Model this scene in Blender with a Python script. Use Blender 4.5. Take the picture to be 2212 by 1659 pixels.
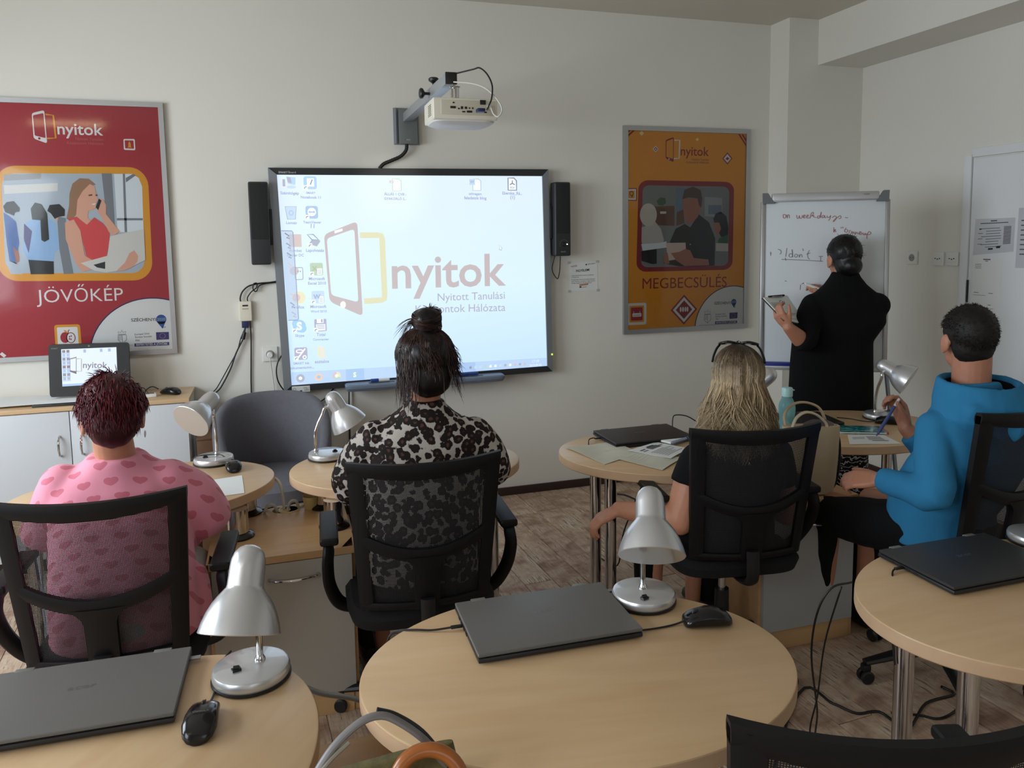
import bpy, bmesh, math, random
from math import sin, cos, pi, radians, sqrt, atan2, hypot
from mathutils import Vector, Matrix, Quaternion, noise
import numpy as np

for o in list(bpy.data.objects):
    bpy.data.objects.remove(o, do_unlink=True)
SC = bpy.context.scene
COL = SC.collection
random.seed(7)
RNG = np.random.default_rng(11)

# ------------------------------------------------------------------ camera
cam_d = bpy.data.cameras.new('camera'); cam = bpy.data.objects.new('camera', cam_d); COL.objects.link(cam)
cam_d.sensor_fit = 'HORIZONTAL'; cam_d.sensor_width = 36.0
cam_d.lens = 27.05; cam_d.shift_y = -0.06397; cam_d.clip_start = 0.02; cam_d.clip_end = 60
PITCH, ROLL, YAW = 0.1030754, -0.0147118, 0.3040641
_f = Vector((sin(YAW)*cos(PITCH), cos(YAW)*cos(PITCH), -sin(PITCH)))
_r = Vector((cos(YAW), -sin(YAW), 0)); _u = _r.cross(_f)
_r2 = _r*cos(ROLL)+_u*sin(ROLL); _u2 = -_r*sin(ROLL)+_u*cos(ROLL)
M = Matrix((( _r2.x, _u2.x, -_f.x, 0), (_r2.y, _u2.y, -_f.y, 0), (_r2.z, _u2.z, -_f.z, 1.638), (0, 0, 0, 1)))
cam.matrix_world = M
SC.camera = cam

# ------------------------------------------------------------------ world, daylight, exposure
SC.view_settings.view_transform = 'Standard'; SC.view_settings.look = 'None'
SC.view_settings.exposure = 0.0; SC.view_settings.gamma = 1.0; SC.view_settings.use_curve_mapping = False
wd = bpy.data.worlds.new('sky'); SC.world = wd; wd.use_nodes = True
wd.node_tree.nodes['Background'].inputs[0].default_value = (0.75, 0.87, 1.0, 1)
wd.node_tree.nodes['Background'].inputs[1].default_value = 0.9
def area(name, loc, rot, sx, sy, power, col):
    l = bpy.data.lights.new(name, 'AREA'); l.shape = 'RECTANGLE'; l.size = sx; l.size_y = sy
    l.energy = power; l.color = col
    o = bpy.data.objects.new(name, l); COL.objects.link(o); o.location = loc; o.rotation_euler = rot
    return o
# daylight entering through the window openings of the left wall and of the wall behind the camera
area('daylight_left_front', (-2.62, 2.55, 1.70), (0, radians(-68), 0), 1.5, 1.9, 100, (0.83, 0.92, 1.0))
area('daylight_left_rear', (-2.62, -0.2, 1.70), (0, radians(-68), 0), 1.5, 1.9, 56, (0.83, 0.92, 1.0))
area('daylight_behind', (0.6, -3.12, 1.75), (radians(90), 0, 0), 1.9, 1.5, 8, (0.95, 0.96, 1.0))

# ------------------------------------------------------------------ materials
def lin(c):
    return tuple(((x/255)/12.92 if x/255 <= 0.04045 else ((x/255+0.055)/1.055)**2.4) for x in c)
MATS = {}
def mat(name, rgb, rough=0.5, metal=0.0, spec=None, emit=0.0, coat=0.0, trans=0.0, noise_amt=0.0, noise_scale=30.0, bump=0.0, bump_scale=200.0, sss=0.0):
    """plain principled material with optional mottling and fine relief"""
    if name in MATS: return MATS[name]
    m = bpy.data.materials.new(name); m.use_nodes = True; MATS[name] = m
    nt = m.node_tree; b = nt.nodes['Principled BSDF']
    c = lin(rgb)+(1,)
    b.inputs['Base Color'].default_value = c
    b.inputs['Roughness'].default_value = rough; b.inputs['Metallic'].default_value = metal
    if spec is not None: b.inputs['Specular IOR Level'].default_value = spec
    if coat: b.inputs['Coat Weight'].default_value = coat; b.inputs['Coat Roughness'].default_value = 0.03
    if trans: b.inputs['Transmission Weight'].default_value = trans
    if emit: b.inputs['Emission Color'].default_value = c; b.inputs['Emission Strength'].default_value = emit
    if sss: b.inputs['Subsurface Weight'].default_value = sss; b.inputs['Subsurface Radius'].default_value = (0.01, 0.004, 0.002)
    if noise_amt or bump:
        tc = nt.nodes.new('ShaderNodeTexCoord')
    if noise_amt:
        n = nt.nodes.new('ShaderNodeTexNoise'); n.inputs['Scale'].default_value = noise_scale; n.inputs['Detail'].default_value = 4
        nt.links.new(tc.outputs['Object'], n.inputs['Vector'])
        r = nt.nodes.new('ShaderNodeValToRGB')
        r.color_ramp.elements[0].position = 0.3; r.color_ramp.elements[1].position = 0.7
        r.color_ramp.elements[0].color = tuple(x*(1-noise_amt) for x in c[:3])+(1,)
        r.color_ramp.elements[1].color = tuple(min(1, x*(1+noise_amt)) for x in c[:3])+(1,)
        nt.links.new(n.outputs['Fac'], r.inputs['Fac']); nt.links.new(r.outputs['Color'], b.inputs['Base Color'])
    if bump:
        n2 = nt.nodes.new('ShaderNodeTexNoise'); n2.inputs['Scale'].default_value = bump_scale; n2.inputs['Detail'].default_value = 3
        nt.links.new(tc.outputs['Object'], n2.inputs['Vector'])
        bp = nt.nodes.new('ShaderNodeBump'); bp.inputs['Strength'].default_value = bump; bp.inputs['Distance'].default_value = 0.002
        nt.links.new(n2.outputs['Fac'], bp.inputs['Height']); nt.links.new(bp.outputs['Normal'], b.inputs['Normal'])
    return m

def flat_print(name, rgb, coat=0.0, rough=0.45):
    return mat('print_'+name, rgb, rough, coat=coat, spec=0.3)
def glow(name, rgb, k=1.0):
    """a colour shown by a lit display, or projected light put into emission"""
    key = 'screen_'+name
    if key in MATS: return MATS[key]
    m = bpy.data.materials.new(key); m.use_nodes = True; MATS[key] = m
    b = m.node_tree.nodes['Principled BSDF']; c = lin(rgb)+(1,)
    b.inputs['Base Color'].default_value = (0.25, 0.25, 0.25, 1); b.inputs['Roughness'].default_value = 0.5; b.inputs['Specular IOR Level'].default_value = 0.1
    b.inputs['Emission Color'].default_value = c; b.inputs['Emission Strength'].default_value = k
    return m

class NT:
    """small helper to write node graphs as arithmetic"""
    def __init__(s, m): s.nt = m.node_tree; s.b = s.nt.nodes['Principled BSDF']
    def node(s, t, **kw):
        n = s.nt.nodes.new(t)
        for k, v in kw.items(): setattr(n, k, v)
        return n
    def link(s, a, b): s.nt.links.new(a, b)
    def m(s, op, a, b=None, c=None):
        n = s.node('ShaderNodeMath', operation=op)
        for i, x in enumerate((a, b, c)):
            if x is None: continue
            if isinstance(x, (int, float)): n.inputs[i].default_value = x
            else: s.link(x, n.inputs[i])
        return n.outputs[0]
    def ramp(s, fac, stops, interp='LINEAR'):
        r = s.node('ShaderNodeValToRGB'); r.color_ramp.interpolation = interp
        e = r.color_ramp.elements
        while len(e) < len(stops): e.new(0.5)
        for k, (p, c) in zip(e, stops): k.position = p; k.color = tuple(c)+(1,)
        s.link(fac, r.inputs['Fac']); return r.outputs['Color']
    def mix(s, fac, a, b):
        n = s.node('ShaderNodeMix', data_type='RGBA')
        for sock, x in ((n.inputs['Factor'], fac), (n.inputs['A'], a), (n.inputs['B'], b)):
            if isinstance(x, (int, float)): sock.default_value = x
            elif isinstance(x, tuple): sock.default_value = x+(1,) if len(x) == 3 else x
            else: s.link(x, sock)
        for i in n.inputs:
            if i.type == 'RGBA' and i.name in 'AB' and False: pass
        return n.outputs['Result'] if False else [o for o in n.outputs if o.type == 'RGBA'][0]
    def coords(s, kind='Object', scale=(1, 1, 1), rot=(0, 0, 0)):
        tc = s.node('ShaderNodeTexCoord'); mp = s.node('ShaderNodeMapping')
        mp.inputs['Scale'].default_value = scale; mp.inputs['Rotation'].default_value = rot
        s.link(tc.outputs[kind], mp.inputs['Vector']); return mp.outputs['Vector']
    def noise(s, vec, scale, detail=3, rough=0.5, dist=0.0):
        n = s.node('ShaderNodeTexNoise'); n.inputs['Scale'].default_value = scale; n.inputs['Detail'].default_value = detail
        n.inputs['Roughness'].default_value = rough; n.inputs['Distortion'].default_value = dist
        s.link(vec, n.inputs['Vector']); return n.outputs['Fac']
    def bump(s, h, strength=0.2, dist=0.002):
        bp = s.node('ShaderNodeBump'); bp.inputs['Strength'].default_value = strength; bp.inputs['Distance'].default_value = dist
        s.link(h, bp.inputs['Height']); s.link(bp.outputs['Normal'], s.b.inputs['Normal'])
def newmat(name, rough=0.5, spec=0.5):
    m = bpy.data.materials.new(name); m.use_nodes = True; MATS[name] = m
    n = NT(m); n.b.inputs['Roughness'].default_value = rough; n.b.inputs['Specular IOR Level'].default_value = spec
    return m, n

# wood laminate of tables and cabinets
def beech(name, c0, c1, rough=0.35):
    m, n = newmat(name, rough, 0.4)
    v = n.coords('Object', (1.2, 9, 9)); g = n.noise(v, 3.0, 4, 0.5, 0.4)
    v2 = n.coords('Object', (1.5, 5, 5)); g2 = n.noise(v2, 1.5, 2)
    f = n.m('ADD', n.m('MULTIPLY', g, 0.6), n.m('MULTIPLY', g2, 0.4))
    n.link(n.ramp(f, [(0.32, lin(c0)), (0.68, lin(c1))]), n.b.inputs['Base Color'])
    return m
BEECH = beech('beech_laminate', (203, 168, 127), (215, 184, 145))
BEECH_EDGE = beech('beech_edge', (200, 164, 130), (208, 175, 141), 0.45)
BEECH_DARK = beech('beech_cabinet', (188, 148, 104), (205, 168, 122))
# floor laminate
def floor_mat(name, per_object):
    m, n = newmat(name, 0.5, 0.35)
    tc = n.node('ShaderNodeTexCoord'); oi = n.node('ShaderNodeObjectInfo')
    off = n.node('ShaderNodeCombineXYZ'); r = oi.outputs['Random']
    n.link(n.m('MULTIPLY', r, 37.0), off.inputs[0]); n.link(n.m('MULTIPLY', r, 91.0), off.inputs[1])
    ad = n.node('ShaderNodeVectorMath', operation='ADD'); n.link(tc.outputs['Object'], ad.inputs[0])
    if per_object: n.link(off.outputs[0], ad.inputs[1])
    def mapped(sc):
        mp = n.node('ShaderNodeMapping'); mp.inputs['Scale'].default_value = sc; n.link(ad.outputs[0], mp.inputs['Vector']); return mp.outputs['Vector']
    big = n.noise(mapped((5, 4.0, 1)), 1.5, 4, 0.6, 0.7)
    grain = n.noise(mapped((4, 60, 1)), 1.6, 5, 0.65, 1.0)
    scr = n.noise(mapped((7, 90, 1)), 1.0, 3, 0.7); tone = n.m('MULTIPLY_ADD', r, 0.10, -0.05)
    f = n.m('ADD', n.m('ADD', n.m('MULTIPLY', big, 0.72), n.m('MULTIPLY', grain, 0.28)), tone)
    col = n.ramp(f, [(0.34, lin((134, 102, 84))), (0.45, lin((172, 143, 122))), (0.55, lin((196, 172, 148))), (0.68, lin((218, 203, 180)))])
    dark = n.ramp(n.m('MULTIPLY', scr, n.m('ADD', big, 0.35)), [(0.50, (0, 0, 0)), (0.58, (1, 1, 1))])
    n.link(n.mix(n.m('MULTIPLY', dark, 0.75), col, lin((78, 60, 50))), n.b.inputs['Base Color'])
    n.bump(grain, 0.15, 0.001)
    return m
PLANK = floor_mat('laminate_plank', True)
FLOORB = floor_mat('laminate_far', False)
JOINT = mat('plank_joint', (60, 46, 38), 0.8)
def paint(name, rgb, bump=0.12):
    m, n = newmat(name, 0.85, 0.2)
    v = n.coords('Object'); g = n.noise(v, 1.3, 3); c = lin(rgb)
    n.link(n.ramp(g, [(0.3, tuple(x*0.965 for x in c)), (0.7, c)]), n.b.inputs['Base Color'])
    n.bump(n.noise(v, 160, 2), bump, 0.0015)
    return m
WALL = paint('wall_paint', (226, 223, 214)); CEIL = paint('ceiling_paint', (214, 208, 196)); WHITE_PAINT = paint('door_paint', (228, 230, 232), 0.05)

ALU = mat('aluminium', (176, 177, 178), 0.38, 0.85)
ALU_GREY = mat('grey_anodised', (140, 146, 152), 0.45, 0.5)
CHROME = mat('chrome', (214, 214, 216), 0.10, 1.0)
SILVER = mat('silver_paint', (204, 205, 207), 0.33, 0.65, coat=0.9)
LAMP_WHITE = mat('lamp_reflector_white', (225, 224, 220), 0.35)
BLACK_PL = mat('black_plastic', (22, 22, 24), 0.42)
BLACK_GLOSS = mat('black_gloss', (16, 16, 19), 0.18)
DARK_PL = mat('charcoal_plastic', (40, 42, 44), 0.5)
CHAIR_BLACK = mat('chair_black', (12, 12, 15), 0.5, spec=0.3)
FABRIC_BLACK = mat('black_upholstery', (15, 16, 20), 0.9, bump=0.5, bump_scale=500)
CABLE = mat('black_cable', (14, 14, 15), 0.5); CABLE_W = mat('white_cable', (205, 202, 192), 0.5); CABLE_G = mat('grey_cable', (120, 122, 122), 0.5)
WHITE_LAM = mat('white_laminate', (206, 210, 214), 0.4); GREY_LAM = mat('grey_laminate', (172, 168, 160), 0.45)
CREAM = mat('cream_plastic', (226, 220, 200), 0.4); WHITE_PL = mat('white_plastic', (224, 224, 218), 0.4)
PAPER = mat('paper', (226, 228, 226), 0.8); PAPER_OFF = mat('paper_cream', (206, 203, 186), 0.8, noise_amt=0.04, noise_scale=12)
INK = mat('ink_grey', (92, 92, 96), 0.8); INK_D = mat('ink_dark', (44, 42, 46), 0.8)
BROWN_BASE = mat('dark_brown_skirting', (52, 34, 28), 0.5)
LAPTOP = mat('laptop_lid', (100, 98, 95), 0.42, 0.0, bump=0.1, bump_scale=900); LAPTOP_EDGE = mat('laptop_body', (44, 44, 46), 0.4, 0.3)
LAPTOP_DARK = mat('laptop_lid_dark', (46, 41, 40), 0.42, 0.0)
HINGE = mat('laptop_hinge_grey', (128, 128, 122), 0.4, 0.4)
SKIN_A = mat('skin_tan', (178, 122, 96), 0.5, sss=0.15, noise_amt=0.05, noise_scale=40)
SKIN_B = mat('skin_warm', (196, 138, 110), 0.5, sss=0.15, noise_amt=0.05, noise_scale=40)

# ------------------------------------------------------------------ mesh builder
class MB:
    def __init__(s): s.v = []; s.f = []; s.fm = []; s.mats = []
    def mi(s, m):
        if m not in s.mats: s.mats.append(m)
        return s.mats.index(m)
    def add(s, vs, fs, m):
        k = len(s.v); i = s.mi(m)
        s.v.extend(tuple(map(float, p)) for p in vs)
        for f in fs: s.f.append(tuple(k+j for j in f)); s.fm.append(i)
        return s
    def box(s, c, size, m, bev=0.0, rz=0.0, rot=None, seg=2):
        bm = bmesh.new(); bmesh.ops.create_cube(bm, size=1)
        for v in bm.verts: v.co = Vector((v.co.x*size[0], v.co.y*size[1], v.co.z*size[2]))
        if bev: bmesh.ops.bevel(bm, geom=list(bm.edges), offset=min(bev, min(size)*0.45), segments=seg, affect='EDGES', profile=0.6)
        R = rot if rot is not None else Matrix.Rotation(rz, 3, 'Z')
        c = Vector(c); bm.verts.index_update()
        s.add([R @ v.co + c for v in bm.verts], [[v.index for v in f.verts] for f in bm.faces], m); bm.free(); return s
    def tube(s, pts, r, m, n=8, caps=True, smooth=0, flat=None, up=None):
        pts = [Vector(p) for p in pts]
        if smooth: pts, r = spline(pts, r, smooth)
        rs = r if isinstance(r, (list, tuple)) else [r]*len(pts)
        N = len(pts); vs = []; fs = []
        t0 = (pts[1]-pts[0]).normalized()
        a = Vector(up) if up else (Vector((0, 0, 1)) if abs(t0.z) < 0.9 else Vector((1, 0, 0)))
        for i, p in enumerate(pts):
            t = (pts[min(i+1, N-1)]-pts[max(i-1, 0)]).normalized()
            b = t.cross(a)
            if b.length < 1e-6: b = t.orthogonal()
            b.normalize(); a = b.cross(t).normalized()
            for k in range(n):
                w = 2*pi*k/n
                vs.append(p + (b*cos(w) + a*sin(w)*(flat or 1.0))*rs[i])
        for i in range(N-1):
            for k in range(n):
                k2 = (k+1) % n
                fs.append((i*n+k, i*n+k2, (i+1)*n+k2, (i+1)*n+k))
        if caps: fs.append(tuple(range(n-1, -1, -1))); fs.append(tuple((N-1)*n+k for k in range(n)))
        return s.add(vs, fs, m)
    def capsule(s, pts, rs, m, n=14, flat=None, up=None):
        """tube with rounded ends, for limbs"""
        pts = [Vector(p) for p in pts]; rs = list(rs)
        d0 = (pts[0]-pts[1]).normalized(); d1 = (pts[-1]-pts[-2]).normalized()
        a, b = rs[0], rs[-1]
        P = [pts[0]+d0*a*0.98, pts[0]+d0*a*0.85, pts[0]+d0*a*0.5]+pts+[pts[-1]+d1*b*0.5, pts[-1]+d1*b*0.85, pts[-1]+d1*b*0.98]
        R = [a*0.15, a*0.53, a*0.87]+rs+[b*0.87, b*0.53, b*0.15]
        return s.tube(P, R, m, n, flat=flat, up=up)
    def lathe(s, prof, m, n=32, o=(0, 0, 0), axis=(0, 0, 1), closed=False):
        """profile of (radius, height) turned round an axis through o"""
        ax = Vector(axis).normalized(); b = ax.orthogonal().normalized(); c = ax.cross(b); o = Vector(o)
        if abs(ax.z) > 0.999: b = Vector((1, 0, 0)); c = Vector((0, 1, 0)) if ax.z > 0 else Vector((0, -1, 0))
        vs = []; fs = []
        for (r, h) in prof:
            for k in range(n):
                w = 2*pi*k/n; vs.append(o + ax*h + (b*cos(w)+c*sin(w))*max(r, 1e-5))
        L = len(prof)
        for i in range(L if closed else L-1):
            j = (i+1) % L
            for k in range(n):
                k2 = (k+1) % n; fs.append((i*n+k, i*n+k2, j*n+k2, j*n+k))
        if not closed:
            if prof[0][0] > 1e-4: fs.append(tuple(range(n-1, -1, -1)))
            if prof[-1][0] > 1e-4: fs.append(tuple((L-1)*n+k for k in range(n)))
        return s.add(vs, fs, m)
    def ell(s, c, r, m, R=None, n=20, k=12):
        c = Vector(c); vs = []; fs = []
        R = R or Matrix.Identity(3)
        for i in range(k+1):
            a = pi*i/k
            for j in range(n):
                w = 2*pi*j/n; vs.append(c + R @ Vector((r[0]*max(sin(a), 1e-4)*cos(w), r[1]*max(sin(a), 1e-4)*sin(w), r[2]*cos(a))))
        for i in range(k):
            for j in range(n):
                j2 = (j+1) % n; fs.append((i*n+j, (i+1)*n+j, (i+1)*n+j2, i*n+j2))
        return s.add(vs, fs, m)
    def loft(s, rings, m, n=28, p=2.0):
        """rings: (centre, half width vector, half depth vector); superellipse sections"""
        vs = []; fs = []
        for (c, a, b) in rings:
            c, a, b = Vector(c), Vector(a), Vector(b)
            for k in range(n):
                w = 2*pi*k/n; x, y = cos(w), sin(w)
                x = math.copysign(abs(x)**(2/p), x); y = math.copysign(abs(y)**(2/p), y)
                vs.append(c+a*x+b*y)
        N = len(rings)
        for i in range(N-1):
            for k in range(n):
                k2 = (k+1) % n; fs.append((i*n+k, i*n+k2, (i+1)*n+k2, (i+1)*n+k))
        fs.append(tuple(range(n-1, -1, -1))); fs.append(tuple((N-1)*n+k for k in range(n)))
        return s.add(vs, fs, m)
    def prism(s, outline, f0, f1, m):
        """outline of 2-D points; f0 / f1 map a point to the two faces in space"""
        n = len(outline); vs = [f0(p) for p in outline]+[f1(p) for p in outline]
        fs = [tuple(range(n-1, -1, -1)), tuple(range(n, 2*n))]+[(i, (i+1) % n, n+(i+1) % n, n+i) for i in range(n)]
        return s.add(vs, fs, m)
    def plate(s, pts3, m): return s.add(pts3, [tuple(range(len(pts3)))], m)
    def ringplate(s, outer, inner, fn, m):
        """flat ring between two outlines with equal point counts"""
        n = len(outer); vs = [fn(p) for p in outer]+[fn(p) for p in inner]
        return s.add(vs, [(i, (i+1) % n, n+(i+1) % n, n+i) for i in range(n)], m)
    def mesh(s, name, sharp=32, smooth=True):
        me = bpy.data.meshes.new(name); me.from_pydata(s.v, [], s.f)
        for m in s.mats: me.materials.append(m)
        me.polygons.foreach_set('material_index', s.fm)
        me.polygons.foreach_set('use_smooth', [smooth]*len(s.f))
        me.update()
        bm = bmesh.new(); bm.from_mesh(me); bmesh.ops.recalc_face_normals(bm, faces=bm.faces); bm.to_mesh(me); bm.free()
        if smooth and sharp: me.set_sharp_from_angle(angle=radians(sharp))
        return me
    def build(s, name, parent=None, sharp=32, smooth=True, keep=False):
        me = bpy.data.meshes.new(name) if False else s.mesh(name, sharp, smooth)
        return link(name, me, parent)
    def raw(s, name, parent=None):
        """like build but keeps the faces as they are (flat prints)"""
        me = bpy.data.meshes.new(name); me.from_pydata(s.v, [], s.f)
        for m in s.mats: me.materials.append(m)
        me.polygons.foreach_set('material_index', s.fm); me.update()
        return link(name, me, parent)
def link(name, me, parent=None):
    o = bpy.data.objects.new(name, me); COL.objects.link(o)
    if parent is not None: o.parent = parent
    return o
def spline(pts, r, k):
    """Catmull-Rom resampling, k steps a span"""
    P = [pts[0]*2-pts[1]]+list(pts)+[pts[-1]*2-pts[-2]]; out = []; ro = []
    rs = r if isinstance(r, (list, tuple)) else None
    for i in range(1, len(P)-2):
        for j in range(k):
            t = j/k; a, b, c, d = P[i-1], P[i], P[i+1], P[i+2]
            out.append(0.5*((2*b)+(c-a)*t+(2*a-5*b+4*c-d)*t*t+(3*b-a-3*c+d)*t**3))
            if rs: ro.append(rs[i-1]*(1-t)+rs[i]*t)
    out.append(P[-2])
    if rs: ro.append(rs[-1])
    return out, (ro if rs else r)
def props(o, label, cat, group=None, kind=None):
    if label: o['label'] = label
    if cat: o['category'] = cat
    if group: o['group'] = group
    if kind: o['kind'] = kind
    return o
def thing(name, label, cat, loc=(0, 0, 0), rz=0.0, group=None):
    o = bpy.data.objects.new(name, None); COL.objects.link(o); o.empty_display_size = 0.05
    o.location = loc; o.rotation_euler = (0, 0, rz)
    return props(o, label, cat, group)
def struct(name, mb, parent=None, sharp=32):
    o = mb.build(name, parent, sharp)
    if parent is None: o['kind'] = 'structure'
    return o
def dup(root, loc, rz, label, group=None):
    r = root.copy(); COL.objects.link(r); r.location = loc; r.rotation_euler = (0, 0, rz); r['label'] = label
    if group: r['group'] = group
    for ch in root.children:
        c = ch.copy(); COL.objects.link(c); c.parent = r
        for g in ch.children:
            d = g.copy(); COL.objects.link(d); d.parent = c
    return r
def remesh(mb, voxel, it=4, fac=0.5, sharp=None, disp=None):
    """weld overlapping shapes into one continuous smooth surface"""
    me = bpy.data.meshes.new('tmp'); me.from_pydata(mb.v, [], mb.f); me.update()
    bm = bmesh.new(); bm.from_mesh(me); bmesh.ops.recalc_face_normals(bm, faces=bm.faces); bm.to_mesh(me); bm.free()
    o = bpy.data.objects.new('tmp', me); COL.objects.link(o)
    a = o.modifiers.new('r', 'REMESH'); a.mode = 'VOXEL'; a.voxel_size = voxel; a.use_smooth_shade = True
    if it:
        b = o.modifiers.new('s', 'SMOOTH'); b.factor = fac; b.iterations = it
    dg = bpy.context.evaluated_depsgraph_get(); ev = o.evaluated_get(dg)
    out = bpy.data.meshes.new_from_object(ev, depsgraph=dg)
    bpy.data.objects.remove(o); bpy.data.meshes.remove(me)
    out.materials.clear()
    for m in mb.mats: out.materials.append(m)
    n = len(out.polygons)
    out.polygons.foreach_set('use_smooth', [True]*n); out.polygons.foreach_set('material_index', [0]*n)
    if disp:
        co = np.empty(len(out.vertices)*3); out.vertices.foreach_get('co', co); co = co.reshape(-1, 3)
        no = np.empty(len(out.vertices)*3); out.vertex_normals.foreach_get('vector', no); no = no.reshape(-1, 3)
        amp, fq, st = disp
        h = np.array([noise.fractal(Vector((p[0]*fq*st[0], p[1]*fq*st[1], p[2]*fq*st[2])), 1.0, 2.0, 2) for p in co])
        co = co + no*(h*amp)[:, None]
        out.vertices.foreach_set('co', co.ravel()); out.update()
    return out

# ------------------------------------------------------------------ lettering
TXT = {}
def glyphs(txt, bold=0.0):
    key = (txt, bold)
    if key not in TXT:
        cu = bpy.data.curves.new('t', 'FONT'); cu.body = txt; cu.size = 1; cu.resolution_u = 3; cu.offset = bold; cu.fill_mode = 'FRONT'
        o = bpy.data.objects.new('t', cu); COL.objects.link(o)
        dg = bpy.context.evaluated_depsgraph_get(); me = bpy.data.meshes.new_from_object(o.evaluated_get(dg), depsgraph=dg)
        v = [tuple(p.co)[:2] for p in me.vertices]; f = [tuple(p.vertices) for p in me.polygons]
        bpy.data.objects.remove(o); bpy.data.curves.remove(cu); bpy.data.meshes.remove(me)
        TXT[key] = (v, f)
    return TXT[key]
def text(mb, txt, a, b, fn, m, bold=0.0, hs=1.0):
    """letters fitted between two points of a 2-D plane (start and end of the base line); fn maps plane points to space"""
    v, f = glyphs(txt, bold)
    if not v: return
    x0 = min(p[0] for p in v); x1 = max(p[0] for p in v)
    dx, dy = b[0]-a[0], b[1]-a[1]; L = hypot(dx, dy); s = L/(x1-x0); ux, uy = dx/L, dy/L
    mb.add([fn((a[0]+ux*(p[0]-x0)*s-uy*p[1]*s*hs, a[1]+uy*(p[0]-x0)*s+ux*p[1]*s*hs)) for p in v], f, m)
# 2-D outlines
def bil(c, u, v):
    """bilinear point of a quad given top-left, top-right, bottom-right, bottom-left"""
    tl, tr, br, bl = c
    return tuple((tl[i]*(1-u)+tr[i]*u)*(1-v)+(bl[i]*(1-u)+br[i]*u)*v for i in (0, 1))
def rrect(c, r=0.1, asp=1.0, k=5):
    """rounded quad; r is the corner radius in units of the width"""
    rx, ry = r, r*asp; out = []
    for (cx, cy, a0) in ((1-rx, ry, -90), (1-rx, 1-ry, 0), (rx, 1-ry, 90), (rx, ry, 180)):
        for i in range(k+1):
            a = radians(a0+90*i/k); out.append(bil(c, cx+rx*cos(a), cy+ry*sin(a)))
    return out
def disc(c, rx, ry=None, n=20, a0=0, a1=360):
    ry = ry or rx
    full = abs(a1-a0) >= 360
    return [(c[0]+rx*cos(radians(a0+(a1-a0)*i/(n if full else n-1))), c[1]+ry*sin(radians(a0+(a1-a0)*i/(n if full else n-1)))) for i in range(n)]
def clip(poly, x0, x1, z0, z1):
    def cut(P, inside, inter):
        out = []
        for i in range(len(P)):
            a, b = P[i-1], P[i]
            if inside(b):
                if not inside(a): out.append(inter(a, b))
                out.append(b)
            elif inside(a): out.append(inter(a, b))
        return out
    for ax, lim, sg in ((0, x0, 1), (0, x1, -1), (1, z0, 1), (1, z1, -1)):
        if not poly: return poly
        def inter(a, b, ax=ax, lim=lim):
            t = (lim-a[ax])/(b[ax]-a[ax]); return tuple(a[i]+(b[i]-a[i])*t for i in (0, 1))
        poly = cut(poly, lambda p, ax=ax, lim=lim, sg=sg: (p[ax]-lim)*sg >= -1e-9, inter)
    return poly
def stroke(mb, pts, w, fn, m, closed=False):
    """flat ribbon along a 2-D line"""
    n = len(pts); L = []; R = []
    for i in range(n):
        if closed: a, b = pts[i-1], pts[(i+1) % n]
        else: a, b = pts[max(i-1, 0)], pts[min(i+1, n-1)]
        dx, dy = b[0]-a[0], b[1]-a[1]; l = hypot(dx, dy) or 1
        L.append((pts[i][0]-dy/l*w/2, pts[i][1]+dx/l*w/2)); R.append((pts[i][0]+dy/l*w/2, pts[i][1]-dx/l*w/2))
    vs = [fn(p) for p in L]+[fn(p) for p in R]
    mb.add(vs, [(i, n+i, n+(i+1) % n, (i+1) % n) for i in range(n if closed else n-1)], m)

# ================================================================== THE ROOM
XL, XR, YB, YF, ZC = -2.5, 3.91, 4.603, -3.0, 3.05
b = MB(); b.box(((XL+XR)/2, (YB+YF)/2, -0.03), (XR-XL+0.3, YB-YF+0.3, 0.05), FLOORB); floor = struct('floor', b)
b = MB(); b.box(((XL+XR)/2, (YB+YF)/2, ZC+0.05), (XR-XL+0.3, YB-YF+0.3, 0.1), CEIL); struct('ceiling', b)
b = MB(); b.box(((XL+XR)/2, YB+0.06, ZC/2), (XR-XL+0.24, 0.12, ZC), WALL); struct('wall_back', b)
b = MB(); b.box((XR+0.06, (YB+YF)/2, ZC/2), (0.12, YB-YF, ZC), WALL); struct('wall_right', b)
b = MB(); b.box((3.612, 4.504, ZC/2), (0.596, 0.198, ZC), WALL); struct('trim_1', b)          # pier in the far right corner
b = MB(); b.box((3.726, (4.405+YF)/2, 2.904), (0.368, 4.405-YF, 0.292), WALL); struct('trim_2', b)   # beam along the right wall
def wall_with_holes(name, along, c, holes, lo, hi):
    """wall of thickness 0.12 split round its window openings"""
    m = MB(); cuts = sorted(holes)
    def bx(a0, a1, z0, z1):
        if along == 'y': m.box((c, (a0+a1)/2, (z0+z1)/2), (0.12, a1-a0, z1-z0), WALL)
        else: m.box(((a0+a1)/2, c, (z0+z1)/2), (a1-a0, 0.12, z1-z0), WALL)
    prev = lo
    for (a0, a1, z0, z1) in cuts:
        bx(prev, a0, 0, ZC); bx(a0, a1, 0, z0); bx(a0, a1, z1, ZC); prev = a1
    bx(prev, hi, 0, ZC)
    return struct(name, m)
WL = [(-1.15, 0.75, 0.95, 2.55), (1.6, 3.5, 0.95, 2.55)]; WF = [(-0.4, 1.6, 0.95, 2.5)]
wall_with_holes('wall_left', 'y', XL-0.06, WL, YF, YB); wall_with_holes('wall_front', 'x', YF-0.06, WF, XL, XR)
PANE = bpy.data.materials.new('window_pane'); PANE.use_nodes = True
_n = PANE.node_tree; _n.nodes.remove(_n.nodes['Principled BSDF'])
_t = _n.nodes.new('ShaderNodeBsdfTransparent'); _g = _n.nodes.new('ShaderNodeBsdfGlossy'); _g.inputs['Roughness'].default_value = 0.02
_x = _n.nodes.new('ShaderNodeMixShader'); _x.inputs[0].default_value = 0.05
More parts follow.
